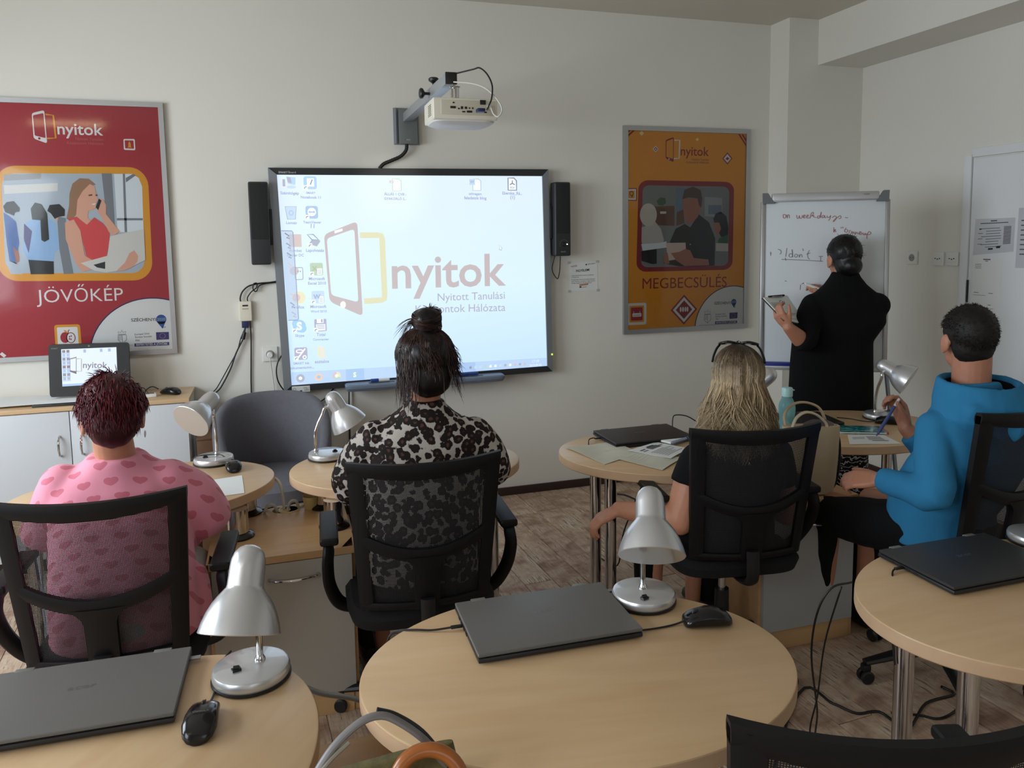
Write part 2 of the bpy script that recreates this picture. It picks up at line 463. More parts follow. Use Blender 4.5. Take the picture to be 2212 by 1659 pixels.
_n.links.new(_t.outputs[0], _x.inputs[1]); _n.links.new(_g.outputs[0], _x.inputs[2]); _n.links.new(_x.outputs[0], _n.nodes['Material Output'].inputs[0])
k = 0
for along, c, hs in (('y', XL-0.06, WL), ('x', YF-0.06, WF)):
    for (a0, a1, z0, z1) in hs:
        k += 1; w = MB(); p = MB(); am = (a0+a1)/2
        def seg(mb, u0, u1, v0, v1, t, m):
            if along == 'y': mb.box((c, (u0+u1)/2, (v0+v1)/2), (t, u1-u0, v1-v0), m)
            else: mb.box(((u0+u1)/2, c, (v0+v1)/2), (u1-u0, t, v1-v0), m)
        seg(w, a0, a1, z0, z0+0.06, 0.06, WHITE_PL); seg(w, a0, a1, z1-0.06, z1, 0.06, WHITE_PL)
        for q in (a0+0.03, am, a1-0.03): seg(w, q-0.03, q+0.03, z0+0.06, z1-0.06, 0.06, WHITE_PL)
        fr = struct('window_%d' % k, w)
        for u0, u1 in ((a0+0.06, am-0.03), (am+0.03, a1-0.06)):
            p = MB(); seg(p, u0, u1, z0+0.06, z1-0.06, 0.006, PANE); p.build('pane', fr)
# skirting
b = MB(); b.box(((XL+3.314)/2, YB-0.007, 0.026), (3.314-XL, 0.014, 0.052), BROWN_BASE, 0.003); struct('baseboard_back', b)
b = MB(); b.box((XR-0.007, (3.50+4.40)/2, 0.026), (0.014, 0.9, 0.052), BROWN_BASE, 0.003); struct('baseboard_right', b)

# floor planks, laid a little askew to the walls, cut where they meet them
A = radians(-86.5); ud = (cos(A), sin(A)); vd = (-sin(A), cos(A))
PW, PL, GAP = 0.145, 1.21, 0.0034
def plank_mesh(poly, name='plank'):
    m = MB(); n = len(poly); e = 0.0016
    cx = sum(p[0] for p in poly)/n; cy = sum(p[1] for p in poly)/n
    ins = [(p[0]+(cx-p[0])*e/0.07*0.4, p[1]+(cy-p[1])*e/0.07*0.4) for p in poly]
    m.add([(p[0], p[1], -0.005) for p in poly]+[(p[0], p[1], -0.0012) for p in poly]+[(p[0], p[1], 0) for p in ins],
          [tuple(range(n-1, -1, -1)), tuple(range(2*n, 3*n))]+[(r*n+i, r*n+(i+1) % n, (r+1)*n+(i+1) % n, (r+1)*n+i) for r in (0, 1) for i in range(n)], PLANK)
    return m.mesh(name, 0, False)
full = plank_mesh([(0, 0), (PL-GAP, 0), (PL-GAP, PW-GAP), (0, PW-GAP)])
RX0, RX1, RY0, RY1 = -1.9, XR-0.002, 0.55, YB-0.002
for i in range(-60, 60):
    s0 = random.random()*PL
    for j in range(-8, 8):
        u0, v0 = s0+j*PL, i*PW
        c = [(u0, v0), (u0+PL-GAP, v0), (u0+PL-GAP, v0+PW-GAP), (u0, v0+PW-GAP)]
        wpt = [(1.0+ud[0]*u+vd[0]*v, 2.5+ud[1]*u+vd[1]*v) for u, v in c]
        cp = clip(wpt, RX0, RX1, RY0, RY1)
        if len(cp) < 3: continue
        ar = abs(sum(cp[q-1][0]*cp[q][1]-cp[q][0]*cp[q-1][1] for q in range(len(cp))))/2
        if ar < 0.004: continue
        if ar > PL*PW*0.965 and len(cp) == 4: me = full
        else:
            me = plank_mesh([((x-wpt[0][0])*ud[0]+(y-wpt[0][1])*ud[1], (x-wpt[0][0])*vd[0]+(y-wpt[0][1])*vd[1]) for x, y in cp])
        o = link('plank', me, floor); o.location = (wpt[0][0], wpt[0][1], 0); o.rotation_euler = (0, 0, A)

# door in the right wall
b = MB(); y0, y1, zt = 2.62, 3.50, 2.062
b.box((XR-0.004, (y0+y1)/2, zt/2), (0.012, y1-y0-0.008, zt-0.008), WHITE_PAINT, 0.003); door = struct('door_1', b)
b = MB()
for (yc, zc, sy, sz) in ((y1+0.028, zt/2+0.02, 0.05, zt+0.1), (y0-0.028, zt/2+0.02, 0.05, zt+0.1), ((y0+y1)/2, zt+0.03, y1-y0, 0.05)):
    b.box((XR-0.008, yc, zc-(0.03 if sz > 1 else 0)), (0.018, sy, sz-(0.04 if sz > 1 else 0)), WHITE_PAINT, 0.004)
b.build('door_frame', door)
b = MB(); b.tube([(XR-0.014, y1-0.006, 1.23), (XR-0.014, y1-0.006, 1.36)], 0.006, BLACK_PL, 8); b.build('hinge', door)
b = MB(); b.tube([(XR-0.012, y0+0.07, 1.05), (XR-0.055, y0+0.07, 1.05), (XR-0.055, y0+0.19, 1.05)], 0.008, ALU, 8); b.build('door_handle', door)

# ceiling lamp with two warm tubes, mirrored in the red poster
t = thing('ceiling_light', 'slim ceiling lamp with two warm tubes, above and behind the camera on the left', 'lamp', (-2.05, -0.62, 2.99))
b = MB(); b.box((0, 0, 0.035), (0.86, 0.26, 0.05), WHITE_PL, 0.006); b.build('housing', t)
TUBE = glow('warm_tube', (255, 226, 180), 13.0)
for y in (-0.06, 0.07):
    b = MB(); b.tube([(-0.38, y, -0.012), (0.38, y, -0.012)], 0.013, TUBE, 10); b.build('tube', t)
    b = MB()
    for x in (-0.39, 0.39): b.box((x, y, 0.0), (0.03, 0.035, 0.06), WHITE_PL, 0.003)
    b.build('socket', t)

# ================================================================== ON THE BACK WALL
def onwall(y): return lambda p: (p[0], y, p[1])
def logo(mb, P, y, m_phone, m_second, ph_out, ph_in, sec, sw, home=None, slot=None, bg=None):
    """phone outline with a second screen behind it"""
    stroke(mb, sec, sw, onwall(y), m_second)
    mb.ringplate(ph_out, ph_in, onwall(y-0.0004), m_phone)
    if home: mb.plate([(p[0], y-0.0008, p[1]) for p in home], bg)
    if slot: mb.plate([(p[0], y-0.0008, p[1]) for p in slot], bg)
def rpoly(pts, r, k=4):
    """polygon with rounded corners, r in metres"""
    out = []; n = len(pts)
    for i in range(n):
        a, b, c = Vector(pts[i-1]), Vector(pts[i]), Vector(pts[(i+1) % n])
        d0 = (a-b); d1 = (c-b); rr = min(r, d0.length*0.45, d1.length*0.45)
        p0 = b+d0.normalized()*rr; p2 = b+d1.normalized()*rr
        for j in range(k+1):
            t = j/k; out.append(tuple(p0*(1-t)**2+b*2*t*(1-t)+p2*t*t))
    return out
def frame_bars(x0, x1, z0, z1, w, d, y, m, parent, names=('frame_rail', 'frame_rail', 'frame_rail', 'frame_rail')):
    """four mitred bars of a picture frame"""
    o = [(x0, z0), (x1, z0), (x1, z1), (x0, z1)]; q = [(x0+w, z0+w), (x1-w, z0+w), (x1-w, z1-w), (x0+w, z1-w)]
    for i in range(4):
        j = (i+1) % 4; b = MB()
        c = [o[i], o[j], q[j], q[i]]; s = [tuple((c[k][a]+(c[(k+2) % 4][a]-c[k][a])*0.0) for a in (0, 1)) for k in range(4)]
        b.prism(s, lambda p: (p[0], y, p[1]), lambda p: (p[0], y-d, p[1]), m); b.build(names[i], parent)
def L(name): return flat_print(name, PR[name])
PR = dict(white=(222, 222, 220), red=(164, 44, 54), orange=(216, 150, 38), mid_orange=(226, 150, 36), darkred=(140, 30, 40), navy=(38, 44, 88), purple=(62, 52, 112),
          dark=(44, 44, 50), grey=(150, 152, 154), skin=(212, 160, 136), skin_d=(160, 104, 84), blond=(150, 112, 84), coral=(206, 70, 72), bluegrey=(168, 180, 190), pane=(214, 222, 226),
          steel=(120, 124, 130), blue=(62, 98, 160), skyshirt=(142, 176, 212), black=(22, 22, 24), offw=(206, 204, 198), lilac=(120, 108, 120), room=(122, 126, 126), wood=(104, 70, 52),
          doorblue=(104, 122, 140), cloth=(186, 182, 176), tab=(206, 184, 172), brownhair=(84, 64, 52), green=(52, 92, 62), paleyellow=(232, 214, 150), soft=(182, 98, 100), pinblue=(34, 82, 150), hairgrey=(198, 192, 182))
for _k in PR: flat_print(_k, PR[_k])
def put(mb, poly, y, col): mb.plate([(p[0], y, p[1]) for p in poly], L(col))
def sponsor(mb, pl, y, a):
    """white quarter with the funding marks; a holds its fitted points"""
    R = a['clip']; c = a['c']; r = a['r']
    put(mb, clip(disc(c, r+0.006, n=64), *R), y, 'navy'); put(mb, clip(disc(c, r, n=64), *R), y-0.0004, 'white')
    text(mb, 'SZÉCHENYI', a['sz'][0], a['sz'][1], onwall(y-0.0008), L('dark'), 0.012)
    px, pz = a['pin']; pr = a['pr']
    put(mb, disc((px, pz), pr, n=20), y-0.0008, 'pinblue')
    put(mb, [(px-pr*0.85, pz-pr*0.5), (px+pr*0.15, pz-pr*2.0), (px+pr*0.85, pz-pr*0.5)], y-0.0008, 'pinblue')
    put(mb, [(px+pr*0.2, pz-pr*1.5), (px+pr*0.8, pz-pr*1.5), (px+pr*0.8, pz-pr*1.8), (px+pr*0.1, pz-pr*1.9)], y-0.0008, 'bluegrey')
    text(mb, '2020', (px-pr*0.8, pz-pr*0.25), (px+pr*0.8, pz-pr*0.25), onwall(y-0.0012), L('bluegrey'))
    for s, (p, q) in zip(('Európai Unió', 'Európai Szociális', 'Alap'), a['eu']): text(mb, s, p, q, onwall(y-0.0008), L('dark'), 0.004)
    f = a['flag']; put(mb, f, y-0.0008, 'purple'); fc = bil(f, 0.5, 0.5); fr = hypot(f[0][0]-f[3][0], f[0][1]-f[3][1])*0.33
    for i in range(12):
        t = 2*pi*i/12; put(mb, [(fc[0]+fr*cos(t)+fr*0.16*(1 if k % 2 == 0 else 0.4)*sin(2*pi*k/10), fc[1]+fr*sin(t)+fr*0.16*(1 if k % 2 == 0 else 0.4)*cos(2*pi*k/10)) for k in range(10)], y-0.0012, 'paleyellow')
    put(mb, a['bar'], y-0.0008, 'purple'); q = a['bar']
    text(mb, 'BEFEKTETÉS A JÖVŐBE', bil(q, 0.05, 0.76), bil(q, 0.95, 0.76), onwall(y-0.0012), L('white'), 0.01)
    # shield with crown, thin grey drawing
    sx, sz, sh = a['shield']
    stroke(mb, [(sx-0.3*sh, sz+0.15*sh), (sx+0.3*sh, sz+0.15*sh), (sx+0.3*sh, sz-0.25*sh), (sx, sz-0.55*sh), (sx-0.3*sh, sz-0.25*sh)], 0.004, onwall(y-0.0008), L('grey'), True)
    stroke(mb, [(sx, sz+0.15*sh), (sx, sz-0.5*sh)], 0.003, onwall(y-0.0008), L('grey'))
    for i in range(4): stroke(mb, [(sx-0.28*sh, sz+(0.08-i*0.1)*sh), (sx-0.02*sh, sz+(0.08-i*0.1)*sh)], 0.003, onwall(y-0.0008), L('grey'))
    stroke(mb, [(sx-0.24*sh, sz+0.2*sh), (sx-0.28*sh, sz+0.42*sh), (sx-0.08*sh, sz+0.34*sh), (sx, sz+0.55*sh), (sx+0.08*sh, sz+0.34*sh), (sx+0.28*sh, sz+0.42*sh), (sx+0.24*sh, sz+0.2*sh)], 0.004, onwall(y-0.0008), L('grey'), True)
    text(mb, 'MAGYARORSZÁG', (sx-0.75*sh, sz-0.78*sh), (sx+0.75*sh, sz-0.78*sh), onwall(y-0.0008), L('grey'))
    text(mb, 'KORMÁNYA', (sx-0.5*sh, sz-0.95*sh), (sx+0.5*sh, sz-0.95*sh), onwall(y-0.0008), L('grey'))

GLAZE = bpy.data.materials.new('poster_glaze'); GLAZE.use_nodes = True
_n = GLAZE.node_tree; _n.nodes.remove(_n.nodes['Principled BSDF'])
_t = _n.nodes.new('ShaderNodeBsdfTransparent'); _g = _n.nodes.new('ShaderNodeBsdfGlossy'); _g.inputs['Roughness'].default_value = 0.06
_fr = _n.nodes.new('ShaderNodeFresnel'); _fr.inputs[0].default_value = 1.30
_x = _n.nodes.new('ShaderNodeMixShader'); _n.links.new(_fr.outputs[0], _x.inputs[0])
_n.links.new(_t.outputs[0], _x.inputs[1]); _n.links.new(_g.outputs[0], _x.inputs[2]); _n.links.new(_x.outputs[0], _n.nodes['Material Output'].inputs[0])

# ---- red poster
YP = YB-0.016
post = thing('poster', 'red framed poster with a woman on the phone and the word JÖVŐKÉP', 'poster', (0, 0, 0))
X0, X1, Z0, Z1 = -1.447, -0.505, 1.036, 2.390
frame_bars(X0, X1, Z0, Z1, 0.025, 0.024, YB-0.001, ALU, post)
b = MB(); b.box(((X0+X1)/2, YB-0.008, (Z0+Z1)/2), (X1-X0-0.04, 0.012, Z1-Z0-0.04), L('white')); b.build('backing_board', post)
p = MB(); y = YP; ins = (X0+0.024, X1-0.024, Z0+0.024, Z1-0.024)
put(p, [(ins[0], ins[2]), (ins[1], ins[2]), (ins[1], ins[3]), (ins[0], ins[3])], y, 'red'); y -= 0.0005
put(p, rrect([(-1.312,2.049), (-0.5992,2.049), (-0.6068,1.442), (-1.338,1.459)], 0.13, 1.28, 7), y, 'orange'); PH = rrect([(-1.284,2.01), (-0.6373,2.014), (-0.6434,1.483), (-1.302,1.499)], 0.1, 1.35, 7)
put(p, PH, y-0.0004, 'bluegrey')
y -= 0.0008
# the photograph inside: an office, three people behind, a woman with phone and laptop
put(p, [(-1.274,2.004),(-1.106,2.01),(-1.107,1.984),(-1.276,1.971)], y, 'grey'); put(p, [(-1.278,1.949),(-1.032,1.962),(-1.035,1.921),(-1.278,1.905)], y, 'offw')
put(p, [(-0.8233,2.015),(-0.7745,2.015),(-0.7759,1.706),(-0.8111,1.706)], y, 'steel'); put(p, [(-0.7642,2.012),(-0.676,2.013),(-0.6453,1.992),(-0.6316,1.946),(-0.6385,1.704),(-0.7653,1.705)], y, 'pane')
for q in ([(-0.722,2.013),(-0.7114,2.013),(-0.7193,1.705),(-0.7314,1.705)], [(-0.7644,1.779),(-0.6385,1.778),(-0.6392,1.767),(-0.7651,1.767)], [(-0.7092,1.991),(-0.6725,2.013),(-0.6587,2.006),(-0.7091,1.968)]): put(p, q, y-0.0003, 'steel')
put(p, [(-1.289,1.812),(-1.263,1.793),(-1.235,1.763),(-1.228,1.65),(-1.237,1.621),(-1.232,1.583),(-1.248,1.545),(-1.279,1.561),(-1.285,1.644)], y, 'blue')
put(p, [(-1.288,1.842),(-1.271,1.864),(-1.238,1.869),(-1.213,1.834),(-1.216,1.815),(-1.235,1.812),(-1.243,1.793),(-1.262,1.804),(-1.281,1.812)], y-0.0003, 'black'); put(p, [(-1.279,1.561),(-1.244,1.553),(-1.225,1.492),(-1.278,1.495),(-1.287,1.524)], y, 'bluegrey')
put(p, [(-1.258,1.636),(-1.233,1.605),(-1.233,1.56),(-1.25,1.549),(-1.254,1.591)], y-0.0003, 'skin_d')
put(p, [(-1.197,1.752),(-1.154,1.785),(-1.104,1.789),(-1.056,1.758),(-1.044,1.625),(-1.07,1.598),(-1.078,1.555),(-1.194,1.563),(-1.215,1.613)], y, 'skyshirt'); put(p, [(-1.194,1.567),(-1.078,1.556),(-1.081,1.489),(-1.188,1.491)], y-0.0003, 'black')
put(p, [(-1.165,1.83),(-1.143,1.862),(-1.113,1.853),(-1.091,1.804),(-1.091,1.671),(-1.113,1.658),(-1.127,1.668),(-1.125,1.77),(-1.162,1.774)], y-0.0006, 'black'); put(p, [(-1.2,1.754),(-1.166,1.714),(-1.19,1.601),(-1.207,1.673)], y-0.0006, 'purple')
put(p, [(-1.047,1.792),(-1.007,1.78),(-1.006,1.639),(-0.9896,1.489),(-1.035,1.488),(-1.047,1.617)], y-0.0002, 'steel'); put(p, [(-1.09,1.819),(-1.077,1.849),(-1.032,1.854),(-1.008,1.826),(-1.011,1.792),(-1.037,1.788),(-1.058,1.777),(-1.073,1.804)], y-0.0006, 'black')
put(p, [(-1.063,1.792),(-1.04,1.792),(-1.045,1.769),(-1.055,1.773)], y-0.0004, 'skin')
put(p, [(-0.9814,1.906),(-0.9643,1.959),(-0.9283,1.988),(-0.8873,1.986),(-0.8547,1.956),(-0.89,1.944),(-0.9199,1.906),(-0.9395,1.868),(-0.954,1.803),(-0.9799,1.773),(-1.004,1.777),(-0.9868,1.845)], y-0.0009, 'blond')
put(p, [(-0.9459,1.875),(-0.9189,1.921),(-0.8821,1.959),(-0.8589,1.944),(-0.8573,1.914),(-0.8473,1.875),(-0.857,1.864),(-0.8624,1.833),(-0.8805,1.822),(-0.898,1.818),(-0.9036,1.784),(-0.8715,1.745),(-0.9302,1.746),(-0.9587,1.784)], y-0.0012, 'skin')
put(p, [(-1,1.777),(-0.955,1.788),(-0.9096,1.745),(-0.8725,1.784),(-0.8327,1.752),(-0.8041,1.706),(-0.8074,1.652),(-0.8347,1.551),(-0.9214,1.561),(-0.9425,1.715)], y-0.0015, 'coral')
put(p, [(-1.012,1.758),(-0.9697,1.773),(-0.9425,1.715),(-0.9303,1.584),(-0.8871,1.552),(-0.8896,1.513),(-0.9463,1.496),(-0.9746,1.539),(-1.014,1.67)], y-0.0018, 'skin')
put(p, [(-0.8594,1.826),(-0.8419,1.883),(-0.8248,1.879),(-0.8113,1.849),(-0.8156,1.802),(-0.7545,1.709),(-0.7841,1.686),(-0.8076,1.706),(-0.8377,1.783)], y-0.0018, 'skin'); put(p, [(-0.8622,1.837),(-0.8441,1.882),(-0.8322,1.872),(-0.8506,1.822)], y-0.0021, 'black')
put(p, [(-0.9515,1.544),(-0.8224,1.58),(-0.828,1.49),(-0.8903,1.502)], y-0.0021, 'offw'); put(p, [(-0.8918,1.533),(-0.8348,1.549),(-0.8372,1.51),(-0.8753,1.519)], y-0.0024, 'dark')
put(p, [(-0.8033,1.684),(-0.6362,1.72),(-0.6386,1.554),(-0.7275,1.508),(-0.8386,1.489)], y-0.0027, 'offw')
put(p, [(-0.7851,1.497),(-0.7398,1.541),(-0.7154,1.591),(-0.6895,1.607),(-0.672,1.575),(-0.6788,1.544),(-0.7056,1.517),(-0.7423,1.5)], y-0.003, 'skin')
for q in ([(-0.8926,1.902),(-0.8751,1.906),(-0.8735,1.898),(-0.8917,1.895)], [(-0.8595,1.902),(-0.8496,1.905),(-0.8501,1.897),(-0.8585,1.895)]): put(p, q, y-0.0015, 'brownhair')
put(p, [(-0.8819,1.854),(-0.8594,1.859),(-0.8684,1.848)], y-0.0015, 'white')
y = YP-0.0006
LP = dict(o=[(-1.127,2.316), (-1.069,2.333), (-1.067,2.164), (-1.127,2.188)], i=[(-1.122,2.305), (-1.074,2.318), (-1.072,2.191), (-1.121,2.203)])
logo(p, None, y, L('white'), L('orange'), rpoly(LP['o'], 0.012), rpoly(LP['i'], 0.006), [(-1.065,2.312), (-1.03,2.308), (-1.026,2.193), (-1.066,2.19)], 0.008, disc((-1.101,2.189), 0.006, n=10), None, L('darkred'))
text(p, 'nyitok', (-1.016,2.213), (-0.8034,2.212), onwall(y), L('white'), 0.012)
text(p, 'Nyitott Tanulási', (-0.9347,2.185), (-0.8058,2.184), onwall(y), L('soft')); text(p, 'Központok Hálózata', (-0.9757,2.163), (-0.806,2.163), onwall(y), L('soft'))
p.ringplate(rrect([(-0.7081,2.196), (-0.6531,2.197), (-0.6534,2.138), (-0.7091,2.139)], 0.12, 1), rrect([(-0.7023,2.189), (-0.6598,2.189), (-0.6596,2.146), (-0.7024,2.147)], 0.05, 1), onwall(y), L('white'))
put(p, [(-0.6799,2.185), (-0.674,2.171), (-0.6742,2.157), (-0.6706,2.15), (-0.6807,2.153), (-0.6902,2.15), (-0.6861,2.159), (-0.6857,2.174)], y, 'orange')
text(p, 'JÖVŐKÉP', (-1.171,1.341), (-0.7599,1.338), onwall(y), L('white'), -0.004)
put(p, rrect([(-1.099,1.221), (-0.9769,1.219), (-0.9758,1.08), (-1.1,1.084)], 0.1), y, 'orange'); put(p, rrect([(-1.087,1.207), (-0.9896,1.206), (-0.989,1.093), (-1.088,1.099)], 0.06), y-0.0004, 'white')
ac = (-1.052,1.151); put(p, disc(ac, 0.022, 0.029, 20), y-0.0008, 'red'); ac = (-1.024,1.149); put(p, disc(ac, 0.022, 0.029, 20), y-0.0008, 'darkred'); put(p, disc(ac, 0.018, 0.025, 20), y-0.0012, 'white')
for q in ((147.6,728), (152,727), (148,732), (152,733)): pass
for c in ((-1.03,1.155), (-1.022,1.158), (-1.031,1.143), (-1.024,1.141)): put(p, disc(c, 0.003, 0.005, 8), y-0.0014, 'darkred')
put(p, [(-1.056,1.192), (-1.043,1.188), (-1.038,1.175), (-1.052,1.181)], y-0.0008, 'orange'); stroke(p, [(-1.037,1.17), (-1.034,1.187), (-1.028,1.192)], 0.004, onwall(y-0.0008), L('darkred'))
stroke(p, [(-1.353,1.085), (-1.335,1.066)], 0.016, onwall(y), L('white'))
sponsor(p, None, y-0.0002, dict(clip=ins, c=(-0.6257,1.031), r=0.312, sz=((-0.7283,1.222), (-0.6065,1.22)), pin=(-0.5785,1.227), pr=0.026,
        eu=[((-0.7148,1.146), (-0.6417,1.148)), ((-0.7143,1.132), (-0.6308,1.132)), ((-0.7144,1.114), (-0.6924,1.115))], flag=[(-0.6087,1.157), (-0.544,1.156), (-0.5449,1.115), (-0.6088,1.115)],
        bar=[(-0.7198,1.101), (-0.5453,1.1), (-0.5458,1.082), (-0.7199,1.084)], shield=(*(-0.7774,1.141), 0.068)))
p.raw('print', post)
b = MB(); b.box(((X0+X1)/2, YB-0.0225, (Z0+Z1)/2), (X1-X0-0.048, 0.0015, Z1-Z0-0.048), GLAZE); b.build('glazing', post)

# ---- orange poster
post = thing('poster', 'orange framed poster with a man holding a tablet and the word MEGBECSÜLÉS', 'poster', (0, 0, 0))
X0, X1, Z0, Z1 = 2.208, 3.150, 1.000, 2.352
frame_bars(X0, X1, Z0, Z1, 0.030, 0.024, YB-0.001, ALU, post)
b = MB(); b.box(((X0+X1)/2, YB-0.008, (Z0+Z1)/2), (X1-X0-0.04, 0.012, Z1-Z0-0.04), L('white')); b.build('backing_board', post)
p = MB(); y = YP; ins = (X0+0.029, X1-0.029, Z0+0.029, Z1-0.029)
put(p, [(ins[0], ins[2]), (ins[1], ins[2]), (ins[1], ins[3]), (ins[0], ins[3])], y, 'mid_orange'); y -= 0.0005
for q in ([(2.232,2.299),(2.232,2.313),(2.249,2.328),(2.267,2.328)], [(2.232,2.273),(2.232,2.287),(2.281,2.329),(2.297,2.329)], [(3.083,2.318),(3.098,2.318),(3.123,2.286),(3.123,2.265)], [(3.058,2.319),(3.072,2.32),(3.123,2.251),(3.123,2.236)]): put(p, clip(q, *ins), y, 'darkred')
put(p, [(2.337,2.321),(2.355,2.306),(2.337,2.29),(2.32,2.306)], y, 'paleyellow'); put(p, [(2.746,2.288),(2.76,2.277),(2.746,2.264),(2.732,2.276)], y, 'paleyellow')
put(p, [(2.438,2.228),(2.46,2.208),(2.439,2.187),(2.417,2.207)], y, 'white'); put(p, [(2.438,2.221),(2.453,2.208),(2.439,2.194),(2.425,2.207)], y-0.0004, 'darkred'); put(p, [(2.433,2.212),(2.444,2.212),(2.444,2.202),(2.434,2.202)], y-0.0008, 'white')
put(p, [(2.977,2.196),(3.016,2.157),(2.978,2.116),(2.939,2.155)], y, 'darkred'); put(p, [(2.977,2.186),(3.006,2.156),(2.978,2.126),(2.948,2.155)], y-0.0004, 'white'); put(p, [(2.961,2.153),(2.977,2.167),(2.993,2.155),(2.977,2.144)], y-0.0008, 'darkred')
lo = [(2.511,2.267),(2.571,2.288),(2.57,2.125),(2.512,2.148)]; li = [(2.517,2.259),(2.566,2.277),(2.566,2.146),(2.517,2.159)]
logo(p, None, y, L('darkred'), L('white'), rpoly(lo, 0.01), rpoly(li, 0.005), [(2.576,2.267),(2.615,2.268),(2.611,2.15),(2.573,2.148)], 0.009, disc((2.536,2.145), 0.005, n=10), None, L('white'))
text(p, 'nyitok', (2.623,2.171), (2.835,2.17), onwall(y), L('darkred'), 0.008)
text(p, 'Nyitott Tanulási', (2.707,2.139), (2.835,2.138), onwall(y), L('wood')); text(p, 'Központok Hálózata', (2.666,2.12), (2.836,2.12), onwall(y), L('wood'))
put(p, rrect([(2.316,2.007),(3.033,2),(3.029,1.406),(2.301,1.41)], 0.1, 1.0, 7), y, 'darkred'); put(p, rrect([(2.346,1.974),(2.995,1.968),(2.994,1.434),(2.335,1.439)], 0.075, 1.0, 7), y-0.0004, 'room')
y -= 0.0008
put(p, [(2.377,1.834),(2.579,1.841),(2.58,1.708),(2.377,1.718)], y, 'wood'); put(p, [(2.473,1.804),(2.518,1.804),(2.518,1.789),(2.474,1.788)], y-0.0003, 'offw'); put(p, [(2.447,1.872),(2.473,1.895),(2.509,1.891),(2.517,1.859),(2.489,1.841),(2.46,1.845)], y, 'green')
put(p, [(2.586,1.954),(2.653,1.955),(2.655,1.79),(2.587,1.799)], y, 'doorblue'); put(p, [(2.795,1.951),(2.843,1.951),(2.844,1.914),(2.796,1.914)], y, 'steel'); put(p, [(2.856,1.951),(2.899,1.952),(2.899,1.915),(2.856,1.914)], y, 'steel')
put(p, [(2.806,1.9),(2.94,1.891),(2.942,1.761),(2.808,1.771)], y, 'grey'); put(p, [(2.834,1.845),(2.936,1.845),(2.937,1.784),(2.835,1.784)], y-0.0003, 'doorblue')
put(p, [(2.339,1.701),(2.397,1.718),(2.438,1.736),(2.479,1.69),(2.502,1.617),(2.49,1.585),(2.347,1.583),(2.337,1.61)], y-0.0003, 'cloth'); put(p, disc((2.387,1.782), 0.062, 0.075, 20), y-0.0006, 'hairgrey')
put(p, [(2.335,1.592),(2.47,1.597),(2.521,1.607),(2.521,1.566),(2.347,1.548)], y-0.0006, 'pane'); put(p, [(2.337,1.546),(2.449,1.558),(2.45,1.461),(2.419,1.458),(2.337,1.482)], y-0.0005, 'black')
put(p, [(2.597,1.799),(2.644,1.817),(2.655,1.725),(2.593,1.708)], y-0.0003, 'wood')
put(p, [(2.873,1.752),(2.893,1.789),(2.931,1.802),(2.975,1.77),(2.992,1.695),(2.99,1.629),(2.945,1.62),(2.892,1.696)], y-0.0003, 'black'); put(p, [(2.876,1.728),(2.921,1.728),(2.935,1.686),(2.912,1.639),(2.884,1.677)], y-0.0006, 'skin_d'); put(p, [(2.918,1.62),(2.99,1.647),(2.991,1.577),(2.907,1.587)], y-0.0006, 'green')
put(p, [(2.897,1.59),(2.993,1.586),(2.992,1.532),(2.896,1.536)], y-0.0009, 'cloth')
put(p, [(2.547,1.607),(2.588,1.689),(2.655,1.721),(2.698,1.697),(2.76,1.785),(2.841,1.729),(2.89,1.621),(2.888,1.437),(2.754,1.435),(2.616,1.439),(2.501,1.46)], y-0.0012, 'black')
put(p, [(2.636,1.882),(2.696,1.893),(2.775,1.882),(2.776,1.808),(2.75,1.762),(2.713,1.727),(2.674,1.723),(2.65,1.772)], y-0.0015, 'skin_d'); put(p, [(2.636,1.883),(2.653,1.946),(2.716,1.967),(2.774,1.944),(2.787,1.882),(2.779,1.826),(2.761,1.845),(2.75,1.889),(2.685,1.896)], y-0.0018, 'brownhair')
put(p, [(2.516,1.596),(2.663,1.596),(2.67,1.494),(2.532,1.478)], y-0.0018, 'tab'); put(p, [(2.553,1.528),(2.615,1.536),(2.662,1.554),(2.699,1.544),(2.726,1.492),(2.839,1.48),(2.845,1.441),(2.658,1.44),(2.595,1.477)], y-0.0021, 'skin_d')
put(p, [(2.501,1.516),(2.53,1.529),(2.543,1.459),(2.506,1.456)], y-0.0021, 'skin_d'); put(p, disc((2.699,1.584), 0.004, n=8), y-0.0015, 'white')
y = YP-0.0006
text(p, 'MEGBECSÜLÉS', (2.346,1.297), (2.986,1.29), onwall(y), L('darkred'), -0.002)
q4 = [(2.227,1.952),(2.303,1.956),(2.303,1.872),(2.226,1.875)]; put(p, rrect(q4, 0.08), y, 'darkred'); put(p, rrect([bil(q4, *t) for t in ((.08, .07), (.92, .07), (.92, .93), (.08, .93))], 0.06), y-0.0004, 'white')
put(p, [bil(q4, *t) for t in ((.22, .2), (.8, .2), (.8, .8), (.22, .8))], y-0.0008, 'orange'); stroke(p, disc(bil(q4, .5, .42), 0.013, n=12)+[bil(q4, .5, .75)], 0.005, onwall(y-0.0012), L('darkred'), True)
q4 = [(2.234,1.204),(2.375,1.205),(2.376,1.059),(2.234,1.06)]; put(p, rrect(q4, 0.1), y, 'white')
for u, cc, d in ((0.12, 'orange', 0.0004), (0.2, 'red', 0.0008)): put(p, rrect([bil(q4, *t) for t in ((u, u), (1-u, u), (1-u, 1-u), (u, 1-u))], 0.07), y-d, cc)
put(p, rrect([bil(q4, *t) for t in ((.27, .46), (.74, .46), (.74, .63), (.27, .63))], 0.12, 2), y-0.0012, 'white'); text(p, 'SZOMBAT', bil(q4, .32, .59), bil(q4, .69, .59), onwall(y-0.0016), L('wood'))
for u in (0.34, 0.66): stroke(p, [bil(q4, u, .47), bil(q4, u, .37)], 0.003, onwall(y-0.0012), L('white'))
